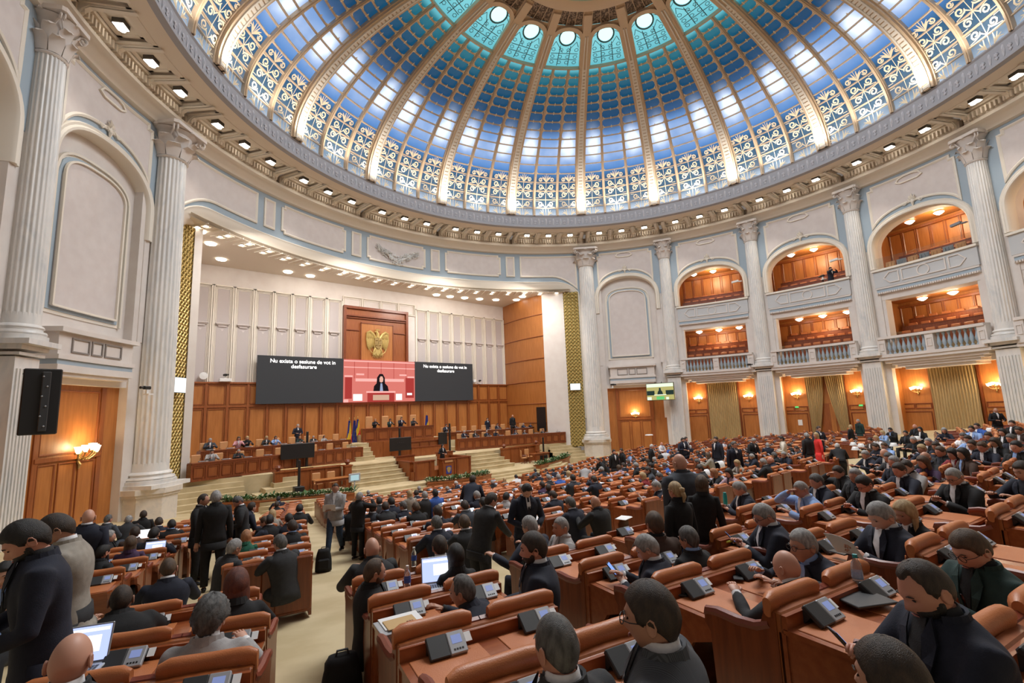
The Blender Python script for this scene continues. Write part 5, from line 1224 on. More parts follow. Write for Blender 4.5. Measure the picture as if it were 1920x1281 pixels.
# black back of a hanging screen at the left wall
t = tag(empty('screen_back', (-20.05, 7.35, .80), .12), 'black back of a hanging screen with exposed bracket at the left wall', 'screen'); MB().cbox((0, 0, 0), (.86, .14, 2.0), .03).build('casing', M['black'], t); MB().cbox((.08, -.12, 0), (.2, .1, 1.8), .02).build('bracket_rail', M['dark'], t); MB().tube([(0, .05, .6), (-.4, .8, .9)], .03, 6).build('wall_arm', M['dark'], t)
for i in range(6): MB().lathe([(0, -.03), (.03, 0), (0, .03)], 8, (.06+0.05*(-1)**i, -.18, -.75+i*.3)).build('fitting', M['silver'], t)
for (a, z, lab) in ((91.55, -.25, 'green emergency exit sign left of the open doorway curtain'), (96.5, -.3, 'green emergency exit sign right of the open doorway curtain')):
    pass
gm = em('exit_green', (.1, .55, .15), 1.2)
for (a, u, z, lab) in ((91.55, -2.1, -.62, 'small green exit sign left of the doorway curtains'), (91.55, 2.1, -.62, 'small green exit sign right of the doorway curtains'), (73.25, 0, 1.8, 'green exit light above the first gallery curtain'), (91.55, .0, 1.8, 'green exit light above the doorway curtains'), (109.85, 0, 1.8, 'green exit light above the third gallery curtain')):
    b = MB(); b.mark(); b.plate([u-.12, u+.12], lambda q: z-.06, lambda q: z+.06, -.0 if z > 1 else -1.2, .05 if z > 1 else -1.12); b.bend(a); tag(b.build('exit_sign', gm), lab, 'exit sign', 'green exit signs')
b = MB(); b.mark(); b.plate([-2.15, -1.85], lambda q: -2.1, lambda q: -1.65, -1.2, -1.17); b.bend(91.55); tag(b.build('paper_notice', M['white']), 'white paper notice on the wood wall left of the doorway', 'notice')
b = MB(); b.lathe([(0, 0), (.16, 0), (.14, .03), (0, .03)], 12, (0, 0, 0)); b.map(lambda x, y, z: (x-1.9, y-1.9, z-1.2)); b.bend(73.25); tag(b.build('wall_clock', M['whitep']), 'round pale wall plate left of the first gallery curtain', 'wall plate')
wall_cam((24.15, -1.61, 8.17+1.35), rad(150), 'professional video camera beside the cameraman in the second right gallery')
t = tag(empty('tripod', (24.15, -1.61, 8.17)), 'tripod carrying the video camera in the second right gallery', 'tripod'); b = MB()
for k in range(3): b.tube([(0, 0, 1.2), (.35*cos(k*2.1), .35*sin(k*2.1), 0)], [.025, .018], 6)
b.build('tripod_legs', M['black'], t)
# ================================================================ benches of the hall
ROW_R = .86; ROW_F = .98
C1 = {2: (-16.70, -11.10), 3: (-16.52, -10.19), 4: (-16.24, -9.19), 5: (-15.98, -8.22)}
def rear_unit(c, r):      # column c, row r counted from the back
    if c == 1: return C1.get(r, (-15.8, -7.4))
    x0 = -14.75+1.9*(c-2); y = -12.68+.92*r-.0068*max(0, 222-x0*x0)
    return x0-.2*x0/16*(y+11.2)/.92, y
def front_unit(c, r):
    x0 = -19.1+2.5*c; return x0*(1-.0183*r), -5.1-.009*(280-min(280, x0*x0))+1.03*r
def heading(x): return -.75*x if x < 0 else -1.0*x
CNS = [None]
wl_ = mat('console_screen', (.1, .12, .2), .3, emis=(.22, .28, .55), es=.6); wl2 = mat('console_screen_pale', (.1, .12, .2), .3, emis=(.55, .62, .80), es=.9)
def bench(desk=True, high=False, front=False, half=.33):
    """pair of seats with a shared back; the writing desk of the next row hangs on its rear"""
    t = empty('seat_bench' if not front else 'front_desk', (0, 0, 0)); H = half
    W_ = 2*H+.50
    if not front:
        b = MB()
        b.cbox((0, -.02, .46), (W_, .07, .74), .01)
        if high:
            for s_ in (-1, 1): b.cbox((s_*H, -.045, .50), (.50, .07, .76), .02); 
        b.build('backrest', M['wood'] if not high else M['woodD'], t)
        for s_ in (-1, 1):     # head cushions, a curved leather roll
            b = MB(); rg = []
            for i in range(11):
                q = i/10; x = s_*H+(q-.5)*.53; e = min(q, 1-q); k = min(1, .62+e*6)*.74; z = .855+.014*sin(q*pi)+.010*cos(q*2*pi); y = .02+.03*(1-(2*q-1)**2)
                rg.append([(x, y+.062*k*cos(a)*(1), z+.062*k*sin(a)*1.15-(.045 if sin(a) < -.5 else 0)) for a in [2*pi*j/12 for j in range(12)]])
            b.loft(rg); b.build('headrest', M['leather'], t, smooth=True, angle=60)
            b = MB(); b.cbox((s_*H, .06, .59), (.46, .06, .44), .025); b.build('back_cushion', M['leather'], t)
            b = MB(); b.cbox((s_*H, .27, .43), (.46, .44, .10), .035); b.build('seat', M['leatherD'], t)
        for q_ in ((-W_/2+.05,), (-.038, .038), (W_/2-.05,)):
            b = MB()
            for x in q_: b.tube([(x-.042, .03, .81), (x+.042, .03, .81)], .040, 8)
            b.build('armrest_roll', M['leatherD'], t, smooth=True)
        for s_ in (-1, 1):     # end panels with scrolled arm
            b = MB(); x = s_*(W_/2-.015)
            prof = [(-.02, .02), (.10, .02), (.44, .02), (.46, .55), (.50, .60), (.50, .66), (.44, .69), (.36, .66), (.20, .67), (.08, .74), (.05, .82), (-.02, .82)]
            n = len(prof); b.add([(x-.02, y, z) for y, z in prof]+[(x+.02, y, z) for y, z in prof], [tuple(range(n))[::-1], tuple(range(n, 2*n))]+[(k, (k+1) % n, n+(k+1) % n, n+k) for k in range(n)])
            b.build('end_panel', M['woodD'], t)
            b = MB(); b.tube([(x, .03, .74), (x, .12, .70), (x, .25, .685), (x, .40, .69), (x, .485, .675), (x, .50, .64)], [.028, .032, .034, .034, .03, .02], 8, flat=1); b.build('armrest', M['leatherD'], t, smooth=True)
    if desk or front:
        b = MB(); y0, y1 = -.06, -.60; w = W_/2
        pl = [(-w, y0), (w, y0), (w, y1+.08), (w-.04, y1+.01), (w*.5, y1), (0, y1+.02), (-w*.5, y1), (-w+.04, y1+.01), (-w, y1+.08)]
        b.prism(pl[::-1], .715, .745); b.box((0, y0-.01, .78), (W_, .03, .08)); b.build('desk_top', M['desk'], t)
        for s_ in (-1, 1):
            b = MB(); b.cbox((s_*(w/2+.01), -.335, .7475), (w-.12, .44, .008), .003); b.build('leather_pad', M['leather'], t)
        b = MB(); b.box((0, -.05, .38), (W_, .04, .68)); b.box((0, -.50, .665), (W_-.1, .02, .09)); b.build('modesty_panel', M['desk'], t)
        for s_ in (-1, 1):
            b = MB(); x = s_*(w-.03); prof = [(-.06, 0), (-.06, .72), (-.56, .72), (-.51, .62), (-.30, .54), (-.20, .40), (-.18, 0)]; n = len(prof)
            b.add([(x-.02, y, z) for y, z in prof]+[(x+.02, y, z) for y, z in prof], [tuple(range(n)), tuple(range(n, 2*n))[::-1]]+[(k, (k+1) % n, n+(k+1) % n, n+k) for k in range(n)]); b.build('side_support', M['desk'], t)
        for s_ in (-1, 1):     # voting console: dark speaker half and silver half with screen
            Mx = Matrix.Translation((s_*H+.12*0+.04, -.145, .80)) @ Matrix.Rotation(rad(38), 4, 'X')
            if CNS[0] is None:
                b = MB(); b.cbox((-.075, 0, 0), (.15, .16, .035), .006).build('tmp', M['dark']); bpy.data.objects.remove(bpy.data.objects['tmp'])
                c0 = MB().cbox((-.075, 0, 0), (.15, .16, .035), .006).cbox((0, .04, -.05), (.28, .06, .08), .005).build('voting_console', M['dark'], t)
                c1 = MB().cbox((.065, 0, .001), (.13, .16, .036), .006).build('keypad', M['keypad'], c0)
                c2 = MB().box((.065, .02, .0195), (.075, .06, .002)).build('screen', wl_, c0); c3 = MB()
                for k in range(4): c3.box((.035+.02*k, -.05, .0195), (.013, .012, .003))
                c3.build('buttons', M['black'], c0); MB().box((.165, .03, -.01), (.05, .07, .004)).build('card', M['white'], c0); CNS[0] = c0; c = c0
            else:
                c = CNS[0].copy(); SC.collection.objects.link(c); c.parent = t
                for ch in CNS[0].children: d = ch.copy(); SC.collection.objects.link(d); d.parent = c
            c.matrix_local = Mx @ Matrix.Scale(.88, 4)
    return t
PROT = {'A': bench(True), 'B': bench(False, True), 'C': bench(front=True)}; used = set()
def put(kind, x, y, lab, grp, hd=None):
    t = PROT[kind] if kind not in used else copy_tree(PROT[kind]); used.add(kind)
    if x < -13.9 and kind != 'B' and not (y < -9 and x > -15.6):
        for c in t.children:
            for k in c.children:
                if k.name.startswith('keypad'): k.material_slots[0].link = 'OBJECT'; k.material_slots[0].material = M['silver']
    t.location = (x, y, zf(x, y)); t.rotation_euler = (0, 0, -rad(heading(x) if hd is None else hd)); tag(t, lab, 'bench' if kind != 'C' else 'desk', grp); return t
NUM = ['first', 'second', 'third', 'fourth', 'fifth', 'sixth', 'seventh', 'eighth', 'ninth', 'tenth', 'eleventh', 'twelfth', 'thirteenth', 'fourteenth', 'fifteenth', 'sixteenth', 'seventeenth', 'eighteenth']
FV = (.6473125, .7485232); RV = (.7594138, -.6495278)
def visible(x, y, margin=0):
    dx, dy = x-CAM.x, y-CAM.y; d = dx*FV[0]+dy*FV[1]; l = dx*RV[0]+dy*RV[1]
    return d > .9 and abs(l) < d*1.12+margin
def clear(x, y):
    return hypot(x, y) < 21.3 and y < 12.2 and not (abs(x) < 1.0 and y > -6)
# last block, nearest the camera: columns run away to the right
for c in range(1, 17):
    rows = range(0, 5) if c > 1 else range(1, 6)
    for r in rows:
        x, y = rear_unit(c, r)
        if c == 1 and r == 1: continue
        if not visible(x, y, .7) or hypot(x, y) > 21.8: continue
        put('A', x, y, 'wooden two-seat bench in the rear block, %s row from back, %s column from left' % (NUM[r], NUM[c-1]), 'two-seat benches of the rear block')
    x, y = rear_unit(c, rows[-1]+1); x2, y2 = x, y
    if visible(x, y) and c > 2: put('C', x, y, 'free-standing front desk at the %s column of the rear block' % NUM[c-1], 'front desks of the rear block')
# left group beside the camera
LEFT = [(-18.68, -10.35, 24), (-18.30, -9.32, 25), (-18.02, -8.46, 23), (-17.82, -7.24, 17)]
for i, (x, y, h) in enumerate(LEFT): put('A', x, y, 'wooden two-seat bench left of the aisle, %s row from the bottom of the picture' % NUM[i], 'two-seat benches left of the aisle', h)
for i in range(12):
    x, y = -18.9+.34*i, -3.3+.98*i
    if hypot(x, y) < 21 and y < 11.5: put('A', x+.15, y, 'two-seat bench in the leftmost column by the wall, %s row from the back' % NUM[i], 'two-seat benches of the left wall column', 14)
for c in range(1, 18):
    for r in range(0, 18):
        x, y = front_unit(c, r)
        if not clear(x, y) or not visible(x, y, .5): continue
        if -1.5 < x < 9.5 and r == 0 and False: continue
        if 2.0 < x < 9.0 and r < 2: continue
        k = 'B' if r == 0 else 'A'
        put(k, x, y, ('high-backed two-seat bench at the rear edge of the front block, %s column from the left' % NUM[c-1]) if r == 0 else 'two-seat bench of the front block, %s column from left, %s row from the back' % (NUM[c-1], NUM[r]), 'high-backed benches' if r == 0 else 'two-seat benches of the front block')
# ================================================================ people
SK = {'a': mat('skin_fair', (.58, .31, .22), .5), 'b': mat('skin_tan', (.46, .23, .15), .5), 'c': mat('skin_ruddy', (.56, .26, .18), .48)}
for m_ in SK.values(): m_.node_tree.nodes['Principled BSDF'].inputs['Subsurface Weight'].default_value = .0
EYE = mat('eye_dark', (.02, .015, .012), .3)
def hmat(n, c, c2): return mat('hair_'+n, c, .55, col2=c2, scale=14, stretch=(3, 3, 1), bump=.5, bscale=120)
HR = {'black': hmat('black', (.008, .007, .007), (.016, .013, .012)), 'dark': hmat('dark_brown', (.020, .012, .008), (.048, .029, .018)), 'brown': hmat('brown', (.055, .030, .016), (.10, .058, .03)),
      'grey': hmat('grey', (.20, .195, .19), (.38, .37, .36)), 'white': hmat('white', (.42, .41, .40), (.58, .57, .56)), 'blonde': hmat('blonde', (.34, .22, .10), (.52, .38, .20)), 'red': hmat('red', (.085, .018, .010), (.15, .035, .016)),
      'ginger': hmat('ginger', (.28, .12, .05), (.42, .2, .09)), 'salt': hmat('dark_grey', (.05, .048, .046), (.13, .125, .12))}
def cmat(n, c, r=.85):
    if max(c) < .2: c = tuple(x*.62 for x in c)
    return mat('cloth_'+n, c, r, col2=tuple(min(1, x*1.25+.002) for x in c), scale=18, bump=.15, bscale=160)
CL = {'navy': cmat('navy', (.010, .014, .034)), 'black': cmat('black', (.008, .008, .010)), 'charcoal': cmat('charcoal', (.030, .031, .035)), 'blue': cmat('royal_blue', (.03, .09, .34)), 'greyblue': cmat('grey_blue', (.055, .065, .085)),
      'lgrey': cmat('light_grey', (.30, .29, .29)), 'beige': cmat('greige', (.26, .235, .20)), 'white': cmat('white', (.66, .66, .68)), 'red': cmat('scarlet', (.62, .025, .02)), 'dred': cmat('dark_red', (.20, .015, .02)), 'green': cmat('green', (.01, .14, .08)), 'dgreen': cmat('dark_green', (.012, .045, .04)),
      'purple': cmat('purple', (.07, .03, .09)), 'lilac': cmat('lilac', (.38, .28, .34)), 'lblue': cmat('light_blue', (.22, .34, .60)), 'jeans': cmat('blue_jeans', (.035, .065, .12)), 'cream': cmat('cream', (.55, .50, .42)), 'tie': cmat('dark_tie', (.02, .018, .03)), 'ptie': cmat('purple_tie', (.10, .05, .14)), 'brownc': cmat('brown', (.09, .05, .035)), 'pink': cmat('pink', (.5, .25, .28))}
PS = mat('pinstripe_grey', (.040, .045, .055), .8, col2=(.075, .082, .095), scale=9, kind='wave', stretch=(6, .1, .1)); CL['pin'] = PS
shoe_m = mat('black_shoe_leather', (.01, .009, .009), .3)
def sms(x): x = max(0, min(1, x)); return x*x*(3-2*x)
def hpt(dx, dy, dz, off=0):
    """point on the head surface in direction (dx right, dy front, dz up)"""
    a, b_, c = .0745, .094, .118
    t = max(0, -dz)
    x = dx*a*(1-.30*t**1.3); y = dy*b_; z = dz*c
    if dy > 0: y *= (1-.10*t); y = min(y, .088+.004*dy) if dz < .3 else y
    else: y *= (1-.42*t**1.2)
    if dy > 0:
        X, Z = dx*a, z
        y += .023*math.exp(-(X/.014)**2-((Z+.022)/.022)**2)+.007*math.exp(-(X/.05)**2-((Z-.028)/.012)**2)
        y -= .010*math.exp(-((abs(X)-.031)/.016)**2-((Z-.010)/.014)**2)
        y += .005*math.exp(-(X/.024)**2-((Z+.055)/.008)**2)+.009*math.exp(-(X/.028)**2-((Z+.098)/.018)**2)
    L = sqrt(dx*dx+dy*dy+dz*dz) or 1
    return (x+dx/L*off, y+dy/L*off, z+dz/L*off)
def hgrid(fn, nu, nv, bm, m=0, vmin=-1, T=None):
    V = []; base = len(bm.v)
    for j in range(nv+1):
        ph = -pi/2+pi*j/nv
        for i in range(nu):
            th = 2*pi*i/nu; dx, dy, dz = cos(ph)*sin(th), cos(ph)*cos(th), sin(ph); V.append(T(fn(dx, dy, dz, th)) if T else fn(dx, dy, dz, th))
    bm.add(V, [(j*nu+i, j*nu+(i+1) % nu, (j+1)*nu+(i+1) % nu, (j+1)*nu+i) for j in range(nv) for i in range(nu)], m)
def hair_line(th, style):
    az = abs((math.degrees(th)+180) % 360-180)
    f = {'short': .50, 'receding': .74, 'long': .50, 'curly': .42, 'buzz': .52, 'bob': .45, 'bun': .50, 'fringe': .62}.get(style, .5)
    if style == 'receding': return interp(az, [0, 20, 42, 62, 78, 95, 125, 150, 180], [.70, .72, .86, .60, -.02, .10, -.30, -.55, -.60])
    if style in ('long', 'bob'): return interp(az, [0, 45, 70, 82, 100, 180], [.55, .45, -.1, -.75, -.95, -.98])
    return interp(az, [0, 35, 60, 76, 92, 125, 150, 180], [f, f+.02, .36, -.05, .06, -.30, -.55, -.62])
def ellr(c, ax, ay, a, b_, n, e=2.0):
    out = []
    for k in range(n):
        t = 2*pi*k/n; ct, st = cos(t), sin(t); u = math.copysign(abs(ct)**(2/e), ct)*a; v = math.copysign(abs(st)**(2/e), st)*b_; out.append(tuple(c+ax*u+ay*v))
    return out
def ik(S, T, l1, l2, hint):
    d = T-S; L = min(d.length, (l1+l2)*.995); d.normalize(); a = math.acos(max(-1, min(1, (l1*l1+L*L-l2*l2)/(2*l1*L)))); h = (hint-d*hint.dot(d)).normalized()
    return S+d*(l1*cos(a))+h*(l1*sin(a)), S+d*L
V3 = Vector
POSE = {   # pelvis, spine lean fwd, spine lean right, head pitch (down +), left hand, right hand (relative to pelvis), legs
 'sit':   dict(p=(0, .22, .44), lean=.03, hp=.10, lh=(-.12, .34, .20), rh=(.12, .34, .20), leg='sit'),
 'desk':  dict(p=(0, .22, .44), lean=.22, hp=.25, lh=(-.16, .50, .355), rh=(.14, .50, .355), leg='sit'),
 'lean':  dict(p=(0, .20, .44), lean=.50, hp=.10, lh=(-.24, .60, .36), rh=(.20, .60, .36), leg='sit'),
 'phone': dict(p=(0, .22, .44), lean=.12, hp=.45, lh=(-.05, .36, .33), rh=(.06, .40, .37), leg='sit'),
 'facehand': dict(p=(0, .22, .44), lean=.22, hp=.3, lh=(-.10, .45, .355), rh=(.07, .33, .60), leg='sit'),
 'slump': dict(p=(0, .26, .43), lean=-.10, hp=.0, lh=(-.18, .3, .12), rh=(.18, .3, .12), leg='sit'),
 'stand': dict(p=(0, 0, .95), lean=.02, hp=.05, lh=(-.27, .03, -.16), rh=(.27, .03, -.16), leg='stand'),
 'talk':  dict(p=(0, 0, .95), lean=.03, hp=.1, lh=(-.14, .25, .16), rh=(.14, .26, .20), leg='stand'),
 'lookdown': dict(p=(0, 0, .95), lean=.10, hp=.55, lh=(-.12, .28, .10), rh=(.14, .28, .12), leg='stand'),
 'bow':   dict(p=(0, -.1, .93), lean=.75, hp=-.1, lh=(-.16, .55, .02), rh=(.16, .58, .02), leg='stand'),
 'shake': dict(p=(0, -.05, .93), lean=.38, hp=.35, lh=(-.20, .22, -.10), rh=(.08, .60, .02), leg='stand'),
 'photo': dict(p=(0, 0, .95), lean=.06, hp=.0, lh=(-.08, .40, .50), rh=(.16, .40, .54), leg='stand'),
 'walk':  dict(p=(0, 0, .93), lean=.05, hp=.08, lh=(.04, .24, .18), rh=(.27, -.08, -.12), leg='walk'),
 'reach': dict(p=(0, .20, .44), lean=.25, hp=.1, lh=(-.42, .42, .36), rh=(.2, .40, .355), leg='sit'),
}
def make_person(loc, head, pose, look=0, tilt=0, hair='short', hc='dark', skin='a', top='navy', bottom=None, shirt='white', tie=None, female=False, beard=None, glasses=False, scale=1.0, detail=1, jacket=True, dress=False, bulk=1.05, item=None, handdrop=None, remesh=False, vneck=True):
    P = POSE[pose]; pel = V3(P['p']); le = P['lean']; sp = V3((0, sin(le), cos(le))); fw = V3((0, cos(le), -sin(le))); R = V3((1, 0, 0))
    sw = (.155 if female else .19)*bulk; n = 20 if detail > 1 else 12; k = (.86 if female else 1.0)*bulk
    body = MB()
    nb = pel+sp*.545; hp_ = P['hp']; hc_ = nb+sp*.03+V3((0, .030+.05*sin(max(0, hp_)), .085-.03*abs(sin(hp_))))
    # spine sections
    def torso(g, bm, s0=-.13, top_=.565, hem=0):
        SS = [(-.13, .182, .135), (0, .176, .128), (.14, .158 if not female else .135, .118), (.27, .178, .128), (.36, .192, .132), (.43, .198, .125), (.470, .186, .110), (.505, .150, .095), (.535, .108, .084), (.560, .080, .074), (.585, .068, .068)]
        rings = []
        for s_, a, b_ in SS:
            if s_ < s0-1e-6 or s_ > top_: continue
            belly = .02*(1 if (s_ < .2 and bulk > 1.05) else 0)
            rings.append(ellr(pel+sp*s_+fw*belly, R, fw, a*k*g*(1 if s_ < .3 else (sw/.19 if not female else 1)), b_*k*g, n, 2.35))
        bm.loft(rings)
    S = {}; E_2 = {}; H = {}
    for sd, key in ((-1, 'lh'), (1, 'rh')):
        s0 = pel+sp*.462+R*(sd*sw*.93); tgt = pel+V3(P[key]); hint = V3((sd*.8, -.5, -.7)) if P['leg'] == 'sit' or pose in ('talk', 'lookdown', 'walk') else V3((sd*.5, -.6, -.2))
        if pose == 'photo': hint = V3((sd*.9, 0, -.6))
        e, h = ik(s0, tgt, .295, .265, hint); S[sd] = s0; E_2[sd] = e; H[sd] = h
    # ---- skin body: neck, head, arms, hands, legs in one mesh
    torso(.80, body, top_=.54)
    body.tube([nb-sp*.05, nb+sp*.03, hc_-V3((0, .012, .05))], [.062*(.86 if female else 1), .056*(.86 if female else 1), .052], n)
    lk = Matrix.Rotation(-look, 3, 'Z') @ Matrix.Rotation(-hp_, 3, 'X') @ Matrix.Rotation(tilt, 3, 'Y')
    hs_ = 1.03 if female else 1.09
    T = lambda p: tuple(hc_+lk @ (V3(p)*hs_))
    nu, nv = (40, 34) if detail > 1 else (20, 14)
    hgrid(lambda dx, dy, dz, th: hpt(dx, dy, dz), nu, nv, body, 0, T=T)
    for sd in (-1, 1):    # ears
        rings = []
        for (o, r_) in ((.066, .010), (.074, .026), (.082, .031), (.086, .026), (.080, .016)): rings.append([T((sd*o+0, -.012+r_*.62*cos(t)-(.006 if o > .075 else 0), -.002+r_*1.05*sin(t))) for t in [2*pi*q/8 for q in range(8)]])
        body.loft(rings)
        body.lathe([(0, -.006), (.008, -.003), (.010, .0), (.008, .004), (0, .006)], 8, (0, 0, 0), 1); q0 = len(body.v)-40
        for i in range(q0, len(body.v)): x, y, z = body.v[i]; body.v[i] = T((sd*.031+x*1.25, .0795+y*.35, .009+z*.8))
    if detail > 1:
        body.tube([T((-.02, .0905, -.058)), T((0, .0935, -.056)), T((.02, .0905, -.058))], [.002, .0045, .002], 6, 2)
    for sd in (-1, 1):
        body.tube([S[sd], E_2[sd], H[sd]], [.045, .036, .026*(.9 if female else 1)], 8)
        # hand with palm, four fingers and thumb
        d = (H[sd]-E_2[sd]).normalized(); up = V3((0, 0, 1)) if abs(d.z) < .8 else V3((0, 1, 0)); sx = d.cross(up).normalized(); nz_ = sx.cross(d).normalized()
        o = H[sd]; body.loft([ellr(o+d*q, sx, nz_, a, b_, 8) for q, a, b_ in ((-.01, .026, .020), (.03, .037, .018), (.075, .041, .016), (.09, .036, .011))])
        for f in range(4):
            u = (-.028+.019*f); ln = (.060, .072, .076, .058)[f]; b0 = o+d*.082+sx*(u*sd); c = .55+.1*f
            p1 = b0+d*ln*.45-nz_*.004; p2 = p1+(d*cos(c)-nz_*sin(c))*ln*.35; p3 = p2+(d*cos(c*1.9)-nz_*sin(c*1.9))*ln*.28
            body.tube([b0, p1, p2, p3], [.0095, .009, .0082, .0065], 6 if detail > 1 else 4)
        tb = o+d*.025-sx*(sd*.030)*(1); th_ = (d*.7-sx*sd*.7).normalized(); p1 = tb+th_*.032; p2 = p1+(d*.95-sx*sd*.1-nz_*.25).normalized()*.028; body.tube([tb, p1, p2], [.012, .0105, .008], 6 if detail > 1 else 4)
    # legs
    legs = {}
    for sd in (-1, 1):
        hj = pel+V3((sd*.095*k, 0, -.03))
        if P['leg'] == 'sit': kn = hj+V3((sd*.05, .42, .03)); an = kn+V3((0, .02, -.36)); ft = an+V3((0, .15, -.03))
        elif P['leg'] == 'stand': kn = hj+V3((sd*.02, .02+(.1 if pose == 'bow' else 0), -.44)); an = V3((kn.x, pel.y*.3, .085)); ft = an+V3((sd*.03, .15, -.045))
        else:
            s2 = 1 if sd > 0 else -1; kn = hj+V3((0, .16 if s2 > 0 else .02, -.42)); an = V3((kn.x, .28 if s2 > 0 else -.26, .10 if s2 > 0 else .14)); ft = an+V3((0, .14, -.05))
        legs[sd] = (hj, kn, an, ft); body.tube([hj, kn, an], [.07, .05, .036], 8)
    b_o = body.build('person', [SK[skin], EYE, mat_lip], smooth=True, angle=180)
    par = b_o
    # ---- hair
    if hair != 'bald':
        hb = MB(); th_k = {'short': .012, 'receding': .009, 'buzz': .0035, 'fringe': .007, 'long': .017, 'bob': .019, 'bun': .010, 'curly': .026}[hair]
        def hf(dx, dy, dz, th):
            L = hair_line(th, hair); m_ = sms((dz-L)/.16+.5)
            if hair == 'fringe': m_ *= sms((.42-dz)/.2+.5) if True else 1
            w = 1+.25*sin(th*9+dz*7)*(1 if hair == 'curly' else .25)+.2*sin(th*17+dz*23)*(1 if hair == 'curly' else .15)
            up = .45*max(0, dz)
            return hpt(dx, dy, dz, (th_k*(w+up))*m_-.010*(1-m_))
        hgrid(hf, nu, nv, hb, 0, T=T)
        if hair in ('long', 'bob'):
            ln = .16 if hair == 'bob' else .38; rings = []; m_n = 14
            for j in range(9):
                q = j/8; z = .03-ln*q-(.0); wd = .086+.012*sin(q*2.5)-(.02*q if hair == 'long' else .0); dp = .104-.012*q; V = []
                bk = -.0-.02*q
                for i in range(m_n+1):
                    t = rad(72+216*i/m_n); V.append(V3(((wd)*sin(t), (dp)*cos(t)*.95+bk, z)))
                for i in range(m_n, -1, -1):
                    t = rad(76+208*i/m_n); V.append(V3(((wd-.028)*sin(t), (dp-.03)*cos(t)*.95+bk, z)))
                # hair falls with gravity rather than with the head
                T2 = lambda p, q=q: tuple(hc_+((Matrix.Rotation(-look, 3, 'Z') @ Matrix.Rotation(-hp_*(1-q), 3, 'X')) @ V3((p.x*hs_, p.y*hs_, 0)))+V3((0, 0, p.z))+V3((0, -.03*q*hp_, 0)))
                rings.append([T2(p) for p in V])
            hb.loft(rings)
        if hair == 'bun':
            hb.lathe([(0, -.035), (.03, -.025), (.036, 0), (.03, .025), (0, .035)], 10, (0, 0, 0)); q0 = len(hb.v)-50
            for i in range(q0, len(hb.v)): x, y, z = hb.v[i]; hb.v[i] = T((x, -.115+y, .03+z))
            hb.tube([T((0, -.11, .02)), T((.01, -.135, -.05)), T((.0, -.12, -.12))], [.03, .028, .012], 8)
        hb.build('hair', HR[hc], par, smooth=True, angle=180)
    if beard:
        bb = MB()
        def bf(dx, dy, dz, th):
            az = abs((math.degrees(th)+180) % 360-180); top_l = interp(az, [0, 14, 22, 60, 80, 95], [-.36, -.36, -.30, -.34, -.10, -.2]); m_ = sms((top_l-dz)/.12+.5)*(1 if az < 88 else max(0, 1-(az-88)/8))
            if az < 14 and -.53 < dz < -.42: m_ *= .1
            return hpt(dx, dy, dz, .008*m_-.012*(1-m_))
        hgrid(bf, nu, nv, bb, 0, T=T); bb.build('beard', HR[beard], par, smooth=True, angle=180)
    if detail > 1:
        eb = MB()
        for sd in (-1, 1): eb.tube([T((sd*.016, .092, .026)), T((sd*.032, .091, .032)), T((sd*.047, .080, .026))], [.002, .004, .002], 5)
        eb.build('eyebrows', HR[hc], par)
    if glasses:
        g = MB()
        for sd in (-1, 1):
            ring = [T((sd*.032+.024*cos(t), .101, .008+.019*sin(t))) for t in [2*pi*q/14 for q in range(15)]]; g.tube(ring, .0022, 5)
            g.tube([T((sd*.056, .100, .012)), T((sd*.077, .06, .010)), T((sd*.080, -.01, .008))], .0022, 5)
        g.tube([T((-.008, .102, .010)), T((.008, .102, .010))], .0022, 5); g.build('glasses', M['black'], par)
    # ---- clothes
    tm = CL[top]
    if dress:
        d_ = MB(); torso(1.03, d_, top_=.545); 
        for sd in (-1, 1): d_.tube([pel+sp*.45+R*(sd*sw*.7), S[sd], E_2[sd], H[sd]-(H[sd]-E_2[sd])*.1], [.05, .058, .045, .034], n)
        rr = []
        for (z, a, b_) in ((.0, .18, .13), (-.12, .20, .15), (-.35, .19, .155), (-.6, .20, .17), (-.86, .23, .2)): rr.append(ellr(pel+V3((0, 0, z)), R, V3((0, 1, 0)), a*k*1.05, b_*k*1.05, n, 2.1))
        d_.loft(rr); d_.build('dress', tm, par, smooth=True, angle=180)
    else:
        j = MB(); torso(1.07 if jacket else 1.03, j, top_=.565)
        hem = P['leg'] != 'sit' and jacket
        if hem:
            j.loft([ellr(pel+sp*(-.10)+V3((0, 0, -z)), R, fw, .19*k*1.05, .142*k*1.05, n, 2.3) for z in (0, .12, .13)])
        sl = 1.0 if jacket else .92
        for sd in (-1, 1):
            s1 = pel+sp*.452+R*(sd*sw*.62); cu = H[sd]-(H[sd]-E_2[sd]).normalized()*.012; 
            mid = S[sd]+(E_2[sd]-S[sd])*.5
            j.tube([s1, S[sd]+sp*.004, mid, E_2[sd], E_2[sd]+(cu-E_2[sd])*.5, cu], [.072*k*sl, .078*k*sl, .066*k*sl, .056*k*sl, .050*k*sl, .042*k*sl], n)
